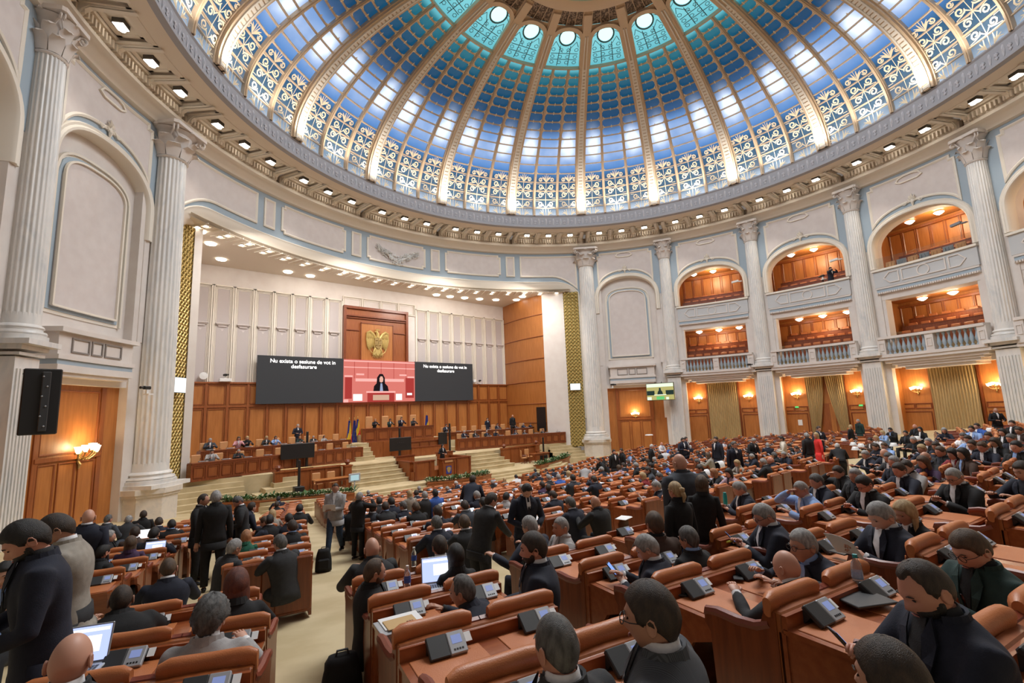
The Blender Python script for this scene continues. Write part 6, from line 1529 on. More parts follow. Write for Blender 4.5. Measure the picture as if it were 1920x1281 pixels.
        if jacket:   # stand collar and lapels
            co = MB()
            rings = []
            for i in range(13):
                t = rad(48+264*i/12); cx = nb+sp*.0; a = .088*k; b_ = .084
                for_ = 1
                p = cx+R*(a*sin(t))+fw*(b_*cos(t)); w = .034; o1 = R*sin(t)+fw*cos(t); rings.append([tuple(p+o1*.016-sp*.018), tuple(p+o1*.004+sp*w), tuple(p-o1*.010+sp*(w-.004)), tuple(p-o1*.014-sp*.018)])
            co.loft(rings)
            for sd in (-1, 1):
                pts = [(sd*.055, .076, .575), (sd*.098, .108, .48), (sd*.088, .137, .40), (sd*.006, .146, .24), (sd*.040, .140, .40), (sd*.040, .118, .50)]
                V = [tuple(pel+R*(x*k)+fw*(y*k*1.07)+sp*z) for x, y, z in pts]; co.add(V, [(0, 1, 5), (1, 2, 4, 5), (2, 3, 4)]); co.add([tuple(V3(v)+fw*.006) for v in V], [(0, 1, 5), (1, 2, 4, 5), (2, 3, 4)])
            co.build('collar_and_lapels', tm, par, smooth=False)
        jo = j.build('jacket' if jacket else 'shirt', tm, par, smooth=True, angle=180)
        if remesh:
            rm = jo.modifiers.new('Remesh', 'REMESH'); rm.mode = 'VOXEL'; rm.voxel_size = .016; rm.use_smooth_shade = True
            sm = jo.modifiers.new('Smooth', 'SMOOTH'); sm.iterations = 8; sm.factor = .6
        if shirt and jacket:
            s_ = MB(); rings = []
            for (z, r_) in ((-.02, .084), (.03, .071), (.052, .067), (.054, .062), (-.02, .066)): rings.append(ellr(nb+sp*z+fw*.004, R, fw, r_*(.9 if female else 1), r_, n))
            s_.loft(rings, cap=False)
            if vneck:
                V = [tuple(pel+R*(x*k)+fw*(y*k*1.09)+sp*z) for x, y, z in ((-.034, .078, .565), (.034, .078, .565), (.034, .128, .44), (0, .140, .27), (-.034, .128, .44), (0, .133, .44))]; s_.add(V, [(0, 5, 1), (1, 5, 2), (2, 5, 3), (3, 5, 4), (4, 5, 0)])
                s_.add([tuple(V3(v)+fw*.004) for v in V], [(0, 5, 1), (1, 5, 2), (2, 5, 3), (3, 5, 4), (4, 5, 0)])
            for sd in ((-1, 1) if detail > 1 else ()):
                d = (H[sd]-E_2[sd]).normalized(); MB().tube([H[sd]-d*.03, H[sd]+d*.006], [.036*k, .034*k], 12).build('shirt_cuff', CL[shirt], par, smooth=True)
            s_.build('shirt', CL[shirt], par, smooth=True, angle=60)
            if tie:
                t_ = MB(); F_ = lambda x, y, z: tuple(pel+R*x+fw*(y*k*1.075+.012)+sp*z)
                t_.add([F_(-.016, .078, .575), F_(.016, .078, .575), F_(.020, .128, .42), F_(.026, .141, .25), (F_(0, .142, .20)), F_(-.026, .141, .25), F_(-.020, .128, .42)], [(0, 1, 2, 6), (6, 2, 3, 5), (5, 3, 4)])
                t_.build('tie', CL[tie], par)
    if not dress:
        tr = MB(); bm_ = CL[bottom or (top if jacket and top not in ('lgrey', 'beige', 'white', 'lilac', 'red', 'green', 'dred', 'cream', 'pink', 'lblue', 'blue') else 'black')]
        tr.loft([ellr(pel+V3((0, 0, z)), R, V3((0, 1, 0)), a*k, b_*k, n, 2.2) for z, a, b_ in ((.06, .168, .122), (-.03, .18, .132), (-.12, .17, .125))])
        for sd in (-1, 1): hj, kn, an, ft = legs[sd]; tr.tube([hj+V3((0, -.02 if P['leg'] == 'sit' else 0, 0)), hj+(kn-hj)*.5, kn, kn+(an-kn)*.5, an+V3((0, 0, .01))], [.100*k, .090*k, .070*k, .066, .062], n)
        tr.build('trousers', bm_, par, smooth=True, angle=180)
    for sd in (-1, 1):
        hj, kn, an, ft = legs[sd]; sh_ = MB(); sh_.loft([ellr(V3((an.x, an.y-.06+.0, an.z-.05)), R, V3((0, 0, 1)), .03, .03, 8), ellr(V3((an.x, an.y, an.z-.035)), R, V3((0, 0, 1)), .042, .045, 8), ellr(V3((an.x, an.y+.10, an.z-.058)), R, V3((0, 0, 1)), .046, .028, 8), ellr(V3((an.x, an.y+.19, an.z-.068)), R, V3((0, 0, 1)), .025, .015, 8)])
        sh_.build('shoe', shoe_m, par, smooth=True, angle=180)
    par.location = loc; par.rotation_euler = (0, 0, -rad(head)); par.scale = (scale, scale, scale)
    return par, H, pel
mat_lip = mat('lip', (.36, .12, .10), .5)
PEOPLE = [
(-18.71,-9.88,-2.25,1.00,20,'sit','bald','grey','charcoal','bald man in dark suit seated before the large open laptop at bottom left',{'detail': 2, 'remesh': True, 'skin': 'a'}),
(-18.39,-7.82,-2.57,1.00,5,'lean','buzz','dark','black','man with shaved dark hair and black jacket at the lower left, arms spread',{'bulk': 1.12, 'detail': 2, 'remesh': True, 'skin': 'b'}),
(-17.91,-6.27,-2.78,1.00,5,'desk','buzz','brown','navy','man with cropped brown hair in navy suit on the lower left benches',{'detail': 2, 'skin': 'c'}),
(-18.11,-9.49,-2.34,0.97,25,'desk','curly','salt','lgrey','man with wavy dark grey hair in light grey jacket at lower left',{'detail': 2, 'remesh': True, 'skin': 'a'}),
(-17.70,-8.66,-2.46,1.01,10,'desk','bob','red','black','woman with dark red bob and black top on the left benches',{'female': True, 'detail': 2, 'remesh': True, 'skin': 'b'}),
(-18.67,-2.85,-3.10,1.00,60,'sit','short','black','black','bearded black-haired man in black turned to the right, left benches',{'beard': 'black', 'skin': 'c'}),
(-18.55,0.17,-3.36,1.00,90,'slump','short','grey','black','grey-brown-haired man leaning back and looking right on the left benches',{'skin': 'a'}),
(-18.11,-2.08,-3.20,1.00,12,'sit','long','brown','purple','woman with long dark brown hair in front of the blue laptop screen',{'female': True, 'skin': 'b'}),
(-17.95,0.02,-3.38,0.99,12,'sit','short','dark','brownc','dark-haired person just behind the woman with the blue laptop',{'skin': 'c'}),
(-17.85,-1.16,-3.31,1.04,30,'desk','short','black','navy','black-haired man in navy beside the bright white laptop',{'skin': 'a'}),
(-17.41,1.91,-3.53,0.98,12,'desk','short','dark','navy','dark-haired man in navy suit hunched forward near the left pedestal',{'skin': 'b'}),
(-17.24,0.90,-3.47,0.98,12,'desk','short','black','black','black-haired man in black seated in the middle rows, left block, leftmost',{'skin': 'c'}),
(-17.52,5.14,-3.79,1.00,12,'sit','short','dark','black','dark-haired man sitting upright just before the left marble pedestal',{'skin': 'a'}),
(-17.93,4.38,-3.73,1.00,12,'lean','short','grey','charcoal','grey-haired man in charcoal suit hunched over near the left pedestal',{'bulk': 1.1, 'skin': 'b'}),
(-18.46,4.15,-3.64,1.01,40,'sit','receding','salt','greyblue','grey-brown-haired man looking right near the left wood wall',{'skin': 'c'}),
(-18.66,-2.60,-3.11,1.03,20,'stand','bald','grey','navy','bald man in navy jacket standing by the left wood wall, back turned',{'bulk': 1.12, 'skin': 'a'}),
(-18.68,-7.44,-2.52,1.05,-80,'lookdown','short','dark','beige','man in greige blazer standing bent forward at the left edge',{'bulk': 1.12, 'detail': 2, 'remesh': True, 'skin': 'b'}),
(-18.77,-8.56,-2.37,1.04,-95,'lookdown','short','black','navy','large man with black beard and dark navy suit at the left picture edge',{'beard': 'black', 'bulk': 1.05, 'detail': 2, 'remesh': True, 'skin': 'c'}),
(-19.15,-5.02,-2.79,1.12,200,'sit','short','black','black','dark-haired person behind the big man at the far left edge',{'detail': 2, 'skin': 'a'}),
(-17.36,-4.94,-2.93,1.00,70,'desk','short','grey','charcoal','grey-haired man with glasses at the high-backed bench left of the aisle',{'glasses': True, 'skin': 'b'}),
(-16.56,-3.22,-3.16,0.96,20,'desk','long','ginger','green','woman with strawberry blonde hair and green top left of the aisle',{'female': True, 'skin': 'c'}),
(-16.36,-5.53,-2.91,1.00,-15,'desk','short','salt','charcoal','dark-haired man in grey jacket resting an arm beside the aisle',{'skin': 'a'}),
(-15.74,-3.34,-3.18,1.02,12,'desk','short','dark','black','dark-haired man in black seated in the middle rows, left block',{'skin': 'b'}),
(-15.26,-1.41,-3.37,1.00,12,'desk','short','black','navy','black-haired man in navy seated in the middle rows, left block',{'skin': 'c'}),
(-15.40,-1.21,-3.37,1.00,-40,'desk','short','brown','navy','brown-haired man in navy seated in the middle rows, left block',{'skin': 'a'}),
(-15.65,-1.32,-3.37,1.02,12,'desk','short','black','black','black-haired man in black seated in the middle rows, left block, second from left',{'skin': 'b'}),
(-15.11,0.59,-3.51,0.96,12,'desk','bob','blonde','beige','person with pale blonde hair on the left block near the planter',{'female': True, 'skin': 'c'}),
(-13.52,6.30,-4.25,1.00,12,'desk','short','dark','black','dark-haired man in black seated in the far rows, left block',{'skin': 'a'}),
(-12.46,10.12,-4.67,1.03,12,'desk','short','black','navy','black-haired man in navy seated in the far rows, left block',{'skin': 'b'}),
(-14.54,0.41,-3.52,1.02,20,'desk','short','black','black','black-haired man in black seated in the middle rows, left block, rightmost',{'skin': 'c'}),
(-16.74,-1.62,-3.27,1.08,5,'stand','short','grey','black','tall grey-haired man in black suit standing with his back to the camera, left group',{'skin': 'a'}),
(-16.86,-0.58,-3.35,1.04,120,'talk','receding','dark','black','man with glasses and black suit facing right in the standing left group',{'glasses': True, 'shirt': 'white', 'tie': 'tie', 'skin': 'b'}),
(-16.03,-0.61,-3.37,0.98,-80,'lookdown','short','salt','charcoal','grey-haired man in dark suit looking down, right of the standing left group',{'skin': 'c'}),
(-16.07,-0.27,-3.42,0.96,75,'bow','short','dark','navy','dark-haired man in navy suit bending forward over the left benches',{'skin': 'a'}),
(-13.90,-0.47,-3.43,1.02,215,'walk','buzz','dark','lgrey','man in light grey jacket and jeans walking up the aisle holding white papers',{'bottom': 'jeans', 'shirt': 'white', 'item': 'paper', 'skin': 'b'}),
(-13.76,-1.54,-3.37,0.88,60,'photo','short','grey','black','cameraman in black with raised arms standing beside the aisle',{'skin': 'c'}),
(-16.21,-7.94,-2.62,1.01,14,'desk','bald','grey','charcoal','bald man in charcoal suit at the left end of the middle block',{'bulk': 1.08, 'detail': 2, 'skin': 'a'}),
(-16.86,-8.68,-2.44,0.93,95,'sit','receding','brown','black','man with receding brown hair in profile facing right beside the bottle',{'beard': 'brown', 'detail': 2, 'remesh': True, 'skin': 'b'}),
(-15.62,-8.37,-2.55,0.94,14,'sit','short','dark','navy','short-haired man in navy suit and white collar behind the laptop',{'detail': 2, 'skin': 'c'}),
(-15.81,-9.00,-2.46,0.92,12,'sit','long','black','black','woman with long straight black hair beside the open laptop',{'female': True, 'detail': 2, 'remesh': True, 'skin': 'a'}),
(-16.19,-10.26,-2.30,0.93,-30,'lean','receding','salt','navy','man with thinning grey hair leaning left over the desk, arm on papers',{'bulk': 1.05, 'detail': 2, 'remesh': True, 'skin': 'b'}),
(-15.54,-10.11,-2.31,1.04,-45,'sit','short','dark','navy','bearded dark-haired man in navy suit in profile facing left',{'beard': 'dark', 'bulk': 1.12, 'detail': 2, 'remesh': True, 'skin': 'c'}),
(-14.27,-8.69,-2.58,1.01,-10,'reach','short','grey','navy','grey-haired man in navy suit shaking hands over the desk',{'detail': 2, 'skin': 'a'}),
(-14.02,-8.85,-2.51,0.98,-70,'slump','buzz','grey','lgrey','shaven-headed man in light grey jacket leaning back and looking left',{'detail': 2, 'skin': 'b'}),
(-14.36,-7.32,-2.73,0.92,85,'shake','short','dark','charcoal','man in dark suit and purple tie bending to shake hands',{'tie': 'ptie', 'skin': 'c'}),
(-13.40,-7.18,-2.75,0.93,200,'lookdown','short','black','navy','black-haired man in navy suit with black tie standing and looking down',{'tie': 'tie', 'skin': 'a'}),
(-11.63,-7.50,-2.83,1.00,5,'desk','bald','grey','black','bald man in black jacket at the high-backed bench in the middle',{'skin': 'b'}),
(-11.71,-6.98,-2.89,1.00,0,'desk','short','salt','navy','dark grey-haired man in navy seated in the middle rows, centre',{'skin': 'c'}),
(-10.01,-4.77,-3.18,0.96,5,'desk','short','dark','navy','dark-haired man in navy seated in the middle rows, centre, leftmost',{'skin': 'a'}),
(-10.88,-3.46,-3.29,0.99,60,'desk','short','black','lgrey','black-haired man reading a white sheet in the middle block',{'skin': 'b'}),
(-8.20,-1.80,-3.47,0.96,-50,'desk','short','grey','navy','grey-haired man in navy seated in the middle rows, centre',{'skin': 'c'}),
(-14.70,-10.70,-2.27,0.93,-25,'phone','short','grey','navy','grey-haired heavy man in navy suit holding a phone over the desk',{'bulk': 1.15, 'item': 'phone', 'detail': 2, 'remesh': True, 'skin': 'a'}),
(-14.29,-10.73,-2.27,0.90,5,'sit','short','salt','black','dark grey-haired man in black jacket right of the navy-suited phone user',{'detail': 2, 'remesh': True, 'skin': 'b'}),
(-13.58,-10.00,-2.37,0.86,15,'stand','bun','blonde','black','blonde woman with ponytail in black standing, back turned',{'female': True, 'detail': 2, 'skin': 'c'}),
(-12.64,-9.53,-2.46,1.03,20,'stand','bald','grey','greyblue','large bald man in grey-blue jacket standing with his back turned',{'bulk': 1.22, 'detail': 2, 'skin': 'a'}),
(-12.85,-9.90,-2.40,0.86,60,'stand','long','brown','black','woman with long brown hair in black beside the ponytailed woman',{'female': True, 'detail': 2, 'skin': 'b'}),
(-14.17,-10.18,-2.35,1.00,30,'slump','short','brown','brownc','brown-haired person seated low beside the front desk',{'detail': 2, 'remesh': True, 'skin': 'c'}),
(-8.63,-6.89,-2.94,1.00,-40,'phone','short','grey','navy','grey-haired man in navy reading open white papers',{'item': 'paper', 'skin': 'a'}),
(-16.69,-12.03,-2.03,1.05,-20,'sit','short','dark','pin','dark-haired man in grey pinstripe suit with glasses and phone, foreground',{'glasses': True, 'bulk': 1.1, 'detail': 2, 'remesh': True, 'skin': 'b'}),
(-17.15,-11.79,-2.05,0.99,8,'sit','buzz','salt','charcoal','nearly bald man in dark grey suit at the bottom centre',{'bulk': 1.05, 'detail': 2, 'remesh': True, 'skin': 'c'}),
(-14.93,-12.00,-2.13,0.92,15,'lean','bald','grey','charcoal','bald man in grey-black suit leaning on the armrest, centre right',{'bulk': 1.1, 'detail': 2, 'remesh': True, 'skin': 'a'}),
(-13.89,-11.77,-2.14,0.96,-55,'lean','short','grey','navy','grey-haired man with glasses whispering to the bald man',{'glasses': True, 'detail': 2, 'remesh': True, 'skin': 'b'}),
(-12.99,-11.02,-2.27,0.98,-40,'phone','short','grey','navy','heavy man with glasses in navy suit looking at his phone',{'glasses': True, 'bulk': 1.2, 'item': 'phone', 'detail': 2, 'remesh': True, 'skin': 'c'}),
(-10.05,-9.43,-2.56,1.00,-45,'phone','short','grey','navy','grey-haired man in navy suit beside the teal bottle',{'skin': 'a'}),
(-10.45,-10.55,-2.39,1.00,-50,'facehand','buzz','grey','lblue','balding man in light blue shirt with a hand on his face',{'skin': 'b'}),
(-9.20,-10.36,-2.45,1.00,-50,'desk','short','salt','navy','dark grey-haired man in navy seated in the near rows, centre right',{'skin': 'c'}),
(-7.60,-10.26,-2.49,1.00,-45,'facehand','short','dark','charcoal','dark-haired man in charcoal suit holding a hand to his face',{'skin': 'a'}),
(-8.86,-10.70,-2.39,1.00,-60,'sit','short','grey','black','grey-haired man in black seated in the near rows, right block',{'skin': 'b'}),
(-10.13,-11.17,-2.30,1.00,-60,'phone','short','black','black','black-haired man with glasses reading his phone, right block',{'glasses': True, 'skin': 'c'}),
(-13.02,-12.01,-2.12,0.98,-50,'phone','short','grey','navy','grey-haired man in navy suit writing on a white sheet',{'item': 'paper', 'bulk': 1.1, 'detail': 2, 'remesh': True, 'skin': 'a'}),
(-12.40,-12.04,-2.13,0.94,-60,'desk','long','blonde','black','long blonde-haired woman in black beside the man with the sheet',{'female': True, 'detail': 2, 'remesh': True, 'skin': 'b'}),
(-15.46,-12.72,-1.97,1.01,-45,'phone','receding','dark','navy','bearded dark-haired man in navy suit looking at a blue phone',{'beard': 'black', 'item': 'phone', 'bulk': 1.08, 'detail': 2, 'remesh': True, 'skin': 'c'}),
(-14.17,-12.70,-2.00,0.95,-50,'phone','short','brown','dgreen','man with cropped brown hair and glasses in black jacket, lower right',{'glasses': True, 'bulk': 1.08, 'detail': 2, 'remesh': True, 'skin': 'a'}),
(-16.67,-12.78,-1.93,0.94,10,'sit','short','dark','black','dark-haired head at the bottom right picture edge',{'detail': 2, 'remesh': True, 'skin': 'b'}),
(-9.61,-12.08,-2.19,1.00,-55,'phone','buzz','grey','black','shaven grey-haired man with glasses in black, right block',{'glasses': True, 'detail': 2, 'skin': 'c'}),
(-4.72,-11.49,-2.34,1.00,-60,'desk','bob','black','dred','woman with big black hair and dark red sweater',{'female': True, 'skin': 'a'}),
(-5.42,-11.72,-2.30,1.00,-40,'sit','long','black','brownc','woman with long black hair behind the dark red sweater',{'female': True, 'skin': 'b'}),
(-3.02,-11.79,-2.32,1.00,-60,'desk','short','brown','navy','brown-haired man in navy suit looking down, far right block',{'skin': 'c'}),
(-9.22,-12.76,-2.11,1.00,-50,'desk','short','dark','navy','man in navy suit typing at the right picture edge',{'detail': 2, 'skin': 'a'}),
(-6.37,-11.26,-2.36,1.00,-60,'desk','bob','brown','purple','brown-haired woman in purple seated in the middle rows, right block',{'female': True, 'skin': 'b'}),
(-7.94,-11.21,-2.34,1.00,-55,'desk','short','dark','navy','dark-haired man in navy seated in the near rows, right block',{'skin': 'c'}),
(-7.25,-11.19,-2.36,1.00,-55,'desk','short','dark','lgrey','dark-haired man in light grey seated in the near rows, right block',{'skin': 'a'}),
(0.66,-7.66,-2.91,0.86,70,'bow','short','white','black','white-haired person in black bending forward behind the right block',{'skin': 'b'}),
(-1.94,-9.35,-2.70,1.00,-50,'desk','short','grey','navy','grey-haired man in navy seated in the middle rows, right block, leftmost',{'skin': 'c'}),
(-2.12,-9.78,-2.62,1.00,-60,'desk','bald','grey','navy','bald man in navy seated in the middle rows, right block',{'skin': 'a'}),
(1.77,-8.98,-2.75,1.00,-60,'desk','short','brown','lblue','brown-haired man in light blue seated in the middle rows, right block',{'skin': 'b'}),
(7.18,-7.53,-2.88,1.00,-70,'desk','bob','blonde','white','blonde woman in white top reaching over the desk with white helmets',{'female': True, 'skin': 'c'}),
(11.04,-7.07,-2.88,1.00,-50,'desk','bob','blonde','lblue','blonde-haired woman in light blue seated in the far rows, right block',{'female': True, 'skin': 'a'}),
(12.82,-7.00,-2.84,1.00,-60,'desk','short','black','black','black-haired man in black seated in the far rows, right block, leftmost',{'skin': 'b'}),
(13.05,-7.89,-2.70,1.00,-60,'sit','bald','grey','black','bald man in black seated in the far rows, right block',{'skin': 'c'}),
(10.13,-8.51,-2.68,1.00,-70,'sit','long','black','black','black-haired woman in black seated in the far rows, right block',{'female': True, 'skin': 'a'}),
(8.41,-8.32,-2.76,1.00,-60,'sit','short','black','black','black-haired man in black seated in the far rows, right block, rightmost',{'skin': 'b'}),
(3.59,-9.45,-2.67,1.00,-60,'desk','short','grey','black','grey-haired man in black seated in the middle rows, right block, leftmost',{'skin': 'c'}),
(-1.85,-10.56,-2.50,1.00,-55,'desk','short','blonde','navy','blonde-haired man in navy seated in the middle rows, right block',{'skin': 'a'}),
(-5.07,-11.12,-2.40,1.00,-55,'desk','bald','grey','black','bald man in black seated in the middle rows, right block',{'skin': 'b'}),
(7.68,-9.65,-2.56,1.00,-80,'desk','bob','grey','navy','short grey-haired woman in navy pointing, under the third curtain',{'female': True, 'skin': 'c'}),
(7.79,-10.67,-2.42,1.00,-60,'sit','short','dark','blue','man in bright blue suit seated before the right curtain',{'bulk': 1.1, 'skin': 'a'}),
(6.21,-10.62,-2.44,1.00,-70,'sit','short','black','lblue','black-haired man in light blue seated in the far rows, right block',{'skin': 'b'}),
(2.49,-10.83,-2.45,1.00,-70,'desk','short','salt','white','dark grey-haired man in white seated in the middle rows, right block',{'skin': 'c'}),
(0.63,-11.21,-2.41,1.00,-55,'desk','short','dark','lblue','dark-haired man in light blue seated in the middle rows, right block',{'skin': 'a'}),
(-2.54,-11.55,-2.35,1.00,-50,'sit','short','dark','navy','dark-haired man in navy seated in the middle rows, right block, rightmost',{'glasses': True, 'skin': 'b'}),
(2.16,-11.74,-2.32,1.00,-60,'sit','long','black','black','woman with long black hair in black near the right column',{'female': True, 'skin': 'c'}),
(6.91,-11.73,-2.28,1.00,-50,'sit','short','dark','black','dark-haired man in black seated in the far rows, right block',{'skin': 'a'}),
(11.61,-10.82,-2.29,0.91,240,'talk','bald','grey','black','bald man in black polo standing by the right wood wall',{'skin': 'b'}),
(15.41,-4.78,-2.99,0.97,-60,'stand','short','grey','dgreen','grey-haired person in dark green standing beside the fourth column',{'skin': 'c'}),
(12.01,-5.17,-3.04,0.91,200,'stand','long','blonde','black','blonde woman in black standing beside the person in green',{'female': True, 'dress': True, 'skin': 'a'}),
(3.32,-5.89,-3.11,1.00,30,'stand','short','grey','black','grey-haired man in black suit standing beside the woman in red',{'skin': 'b'}),
(3.09,-6.32,-3.06,0.99,-45,'stand','long','blonde','red','blonde woman in long red dress standing in the right aisle',{'female': True, 'dress': True, 'skin': 'c'}),
(7.47,-5.02,-3.15,1.06,215,'talk','short','dark','navy','man in dark navy uniform standing in front of the open doorway',{'tie': 'tie', 'skin': 'a'}),
(2.74,-5.16,-3.20,1.00,-20,'talk','short','black','cream','dark-haired woman in cream jacket standing near the second right column',{'female': True, 'skin': 'b'}),
(3.01,-3.77,-3.33,1.01,200,'lookdown','short','grey','black','grey-haired man in black suit and tie leaning by the first curtain',{'tie': 'tie', 'skin': 'c'}),
(6.91,-2.92,-3.39,1.03,60,'sit','short','grey','navy','grey-haired man in navy seated in the far rows, centre right, fourth from left',{'skin': 'a'}),
(1.00,-5.82,-3.17,1.00,0,'desk','short','salt','black','dark grey-haired man in black seated in the far rows, centre right, rightmost',{'skin': 'b'}),
(1.27,-5.99,-3.13,1.00,-60,'desk','short','grey','navy','grey-haired man in navy seated in the far rows, centre right, rightmost',{'skin': 'c'}),
(4.24,-5.47,-3.18,1.00,-50,'desk','short','dark','greyblue','dark-haired man in grey-blue seated in the far rows, centre right',{'skin': 'a'}),
(-2.20,-6.72,-3.06,1.00,-10,'desk','short','grey','black','grey-haired man in black seated in the middle rows, centre right',{'skin': 'b'}),
(-1.54,-6.70,-3.06,1.00,-20,'desk','bald','grey','navy','bald man in navy seated in the middle rows, centre right',{'skin': 'c'}),
(-1.23,-4.94,-3.22,1.04,215,'stand','short','salt','navy','man with glasses and navy suit standing in the middle right rows',{'glasses': True, 'tie': 'tie', 'skin': 'a'}),
(-0.98,-4.66,-3.25,0.99,150,'stand','short','black','black','black-haired person in black standing beside the man with glasses',{'female': True, 'skin': 'b'}),
(13.89,2.94,-3.73,0.90,190,'sit','short','dark','white','dark-haired man in white seated in the far rows, centre right',{'skin': 'c'}),
(2.22,-2.62,-3.45,1.12,-70,'stand','short','dark','navy','bearded man in navy suit standing before the first right curtain',{'beard': 'dark', 'skin': 'a'}),
(6.69,1.67,-3.87,1.12,200,'talk','short','black','navy','bearded man in navy suit standing by the first right column, left of pair',{'beard': 'black', 'skin': 'b'}),
(7.27,1.80,-3.87,1.12,180,'stand','short','dark','navy','dark-haired man in navy standing by the first right column, right of a pair',{'skin': 'c'}),
(11.16,3.91,-4.05,1.00,20,'sit','short','grey','navy','grey-haired man in navy seated in the far rows, centre right, second from left',{'skin': 'a'}),
(12.33,4.18,-4.02,0.95,20,'sit','short','white','navy','white-haired man in navy seated in the far rows, centre right',{'skin': 'b'}),
(14.81,8.42,-4.29,1.12,190,'sit','bald','grey','white','bald man in white seated in the far rows, centre, leftmost',{'skin': 'c'}),
(9.86,4.80,-4.24,1.04,60,'sit','bald','grey','white','bald man in white seated in the far rows, centre, rightmost',{'skin': 'a'}),
(13.10,6.55,-4.25,0.92,60,'desk','short','grey','blue','grey-haired man in blue seated in the far rows, centre right',{'skin': 'b'}),
(4.46,2.28,-4.03,1.08,170,'stand','short','white','black','white-haired man in black suit standing in the far middle rows',{'skin': 'c'}),
(9.18,4.50,-4.27,1.01,0,'sit','short','dark','black','dark-haired man in black seated in the far rows, centre, rightmost',{'skin': 'a'}),
(3.53,-2.33,-3.47,1.01,-70,'desk','short','dark','white','dark-haired woman in white seated in the far rows, centre right',{'female': True, 'skin': 'b'}),
(-1.61,-5.53,-3.18,1.00,-60,'desk','long','blonde','beige','blonde woman in greige jacket in the middle right rows',{'female': True, 'skin': 'c'}),
(-5.46,-7.01,-2.96,1.00,-70,'desk','bob','black','lilac','black-haired woman in lilac blouse, middle right',{'female': True, 'skin': 'a'}),
(-5.23,-6.59,-3.04,1.00,-40,'desk','bob','ginger','black','auburn-haired woman in black seated right of the large bald man',{'female': True, 'skin': 'b'}),
(2.92,3.66,-4.31,1.12,200,'stand','short','black','black','man in black standing left of a pair before the right blind bay',{'beard': 'black', 'skin': 'c'}),
(3.66,3.62,-4.30,1.12,-60,'stand','short','dark','black','man in black standing right of a pair before the right blind bay',{'skin': 'a'}),
(10.67,7.95,-4.61,1.00,-60,'sit','short','black','lblue','black-haired man in light blue seated in the far rows, centre',{'skin': 'b'}),
(8.18,8.02,-4.70,0.97,200,'desk','short','dark','black','dark-haired man in black seated in the far rows, centre, leftmost',{'jacket': True, 'skin': 'c'}),
(5.49,6.89,-4.75,0.94,0,'desk','bald','grey','black','bald man in black seated in the far rows, centre',{'jacket': True, 'skin': 'a'}),
(-1.65,0.43,-3.85,1.01,0,'desk','short','grey','navy','grey-haired man in navy seated in the far rows, centre',{'jacket': True, 'skin': 'b'}),
(4.11,4.85,-4.51,1.00,0,'sit','short','dark','navy','dark-haired man in navy seated in the far rows, centre, third from left',{'jacket': True, 'skin': 'c'}),
(-0.09,0.55,-3.85,1.01,5,'sit','short','dark','navy','dark-haired man in navy seated in the far rows, centre, rightmost',{'jacket': True, 'skin': 'a'}),
(2.13,0.50,-3.85,1.02,-30,'desk','long','dark','black','dark-haired woman in black seated in the far rows, centre',{'female': True, 'jacket': True, 'skin': 'b'}),
(8.52,5.21,-4.43,1.02,-10,'desk','short','black','black','black-haired man in black seated in the far rows, centre, second from left',{'jacket': True, 'skin': 'c'}),
(-3.73,-3.45,-3.39,1.04,-40,'desk','short','dark','greyblue','dark-haired man in grey-blue seated in the middle rows, centre',{'jacket': True, 'skin': 'a'}),
(-1.82,-1.45,-3.56,1.02,-20,'sit','short','grey','black','grey-haired man in black seated in the far rows, centre, rightmost',{'jacket': True, 'skin': 'b'}),
(-5.55,-4.42,-3.29,1.00,-10,'desk','bob','blonde','dred','blonde-haired woman in dark red seated in the middle rows, centre',{'female': True, 'jacket': True, 'skin': 'c'}),
(-5.93,-5.30,-3.18,1.01,-40,'desk','short','salt','black','dark grey-haired man in black seated in the middle rows, centre',{'jacket': True, 'skin': 'a'}),
(-1.31,-2.58,-3.47,0.98,-40,'desk','short','salt','blue','dark grey-haired man in blue seated in the far rows, centre',{'jacket': True, 'skin': 'b'}),
(-5.69,-2.38,-3.47,1.02,0,'desk','bald','grey','navy','bald man in navy seated in the middle rows, centre',{'jacket': True, 'skin': 'c'}),
(8.27,8.28,-4.78,1.06,-10,'desk','short','black','black','black-haired man in black seated in the far rows, centre, leftmost',{'jacket': True, 'skin': 'a'}),
(2.63,0.62,-3.84,1.01,-10,'sit','short','grey','charcoal','grey-haired man in charcoal seated in the far rows, centre, rightmost',{'jacket': True, 'skin': 'b'}),
(2.03,8.68,-4.90,1.02,0,'desk','short','black','greyblue','black-haired man in grey-blue seated in the far rows, centre',{'jacket': True, 'skin': 'c'}),
(0.24,6.59,-4.80,1.02,10,'desk','short','dark','navy','dark-haired man in navy seated in the far rows, centre, leftmost',{'jacket': True, 'skin': 'a'}),
(-0.56,7.60,-4.90,1.04,10,'desk','short','black','white','black-haired man in white seated in the far rows, centre',{'skin': 'b'}),
(-1.28,7.82,-4.90,0.96,0,'sit','bob','blonde','beige','blonde-haired woman in greige seated in the far rows, centre left',{'female': True, 'jacket': True, 'skin': 'c'}),
(-2.96,6.81,-4.78,0.99,5,'sit','short','grey','black','grey-haired man in black seated in the far rows, centre left, rightmost',{'jacket': True, 'skin': 'a'}),
(3.33,8.94,-4.90,0.94,-60,'desk','short','dark','navy','dark-haired man in navy seated in the far rows, centre, second from left',{'jacket': True, 'skin': 'b'}),
(2.55,7.65,-4.89,1.03,0,'desk','short','black','navy','black-haired man in navy seated in the far rows, centre',{'jacket': True, 'skin': 'c'}),
(-5.65,-0.15,-3.68,0.99,0,'sit','short','grey','charcoal','grey-haired man in charcoal seated in the far rows, centre, leftmost',{'jacket': True, 'skin': 'a'}),
(-5.28,-0.35,-3.69,1.00,10,'desk','short','grey','blue','grey-haired man in blue seated in the far rows, centre',{'jacket': True, 'skin': 'b'}),
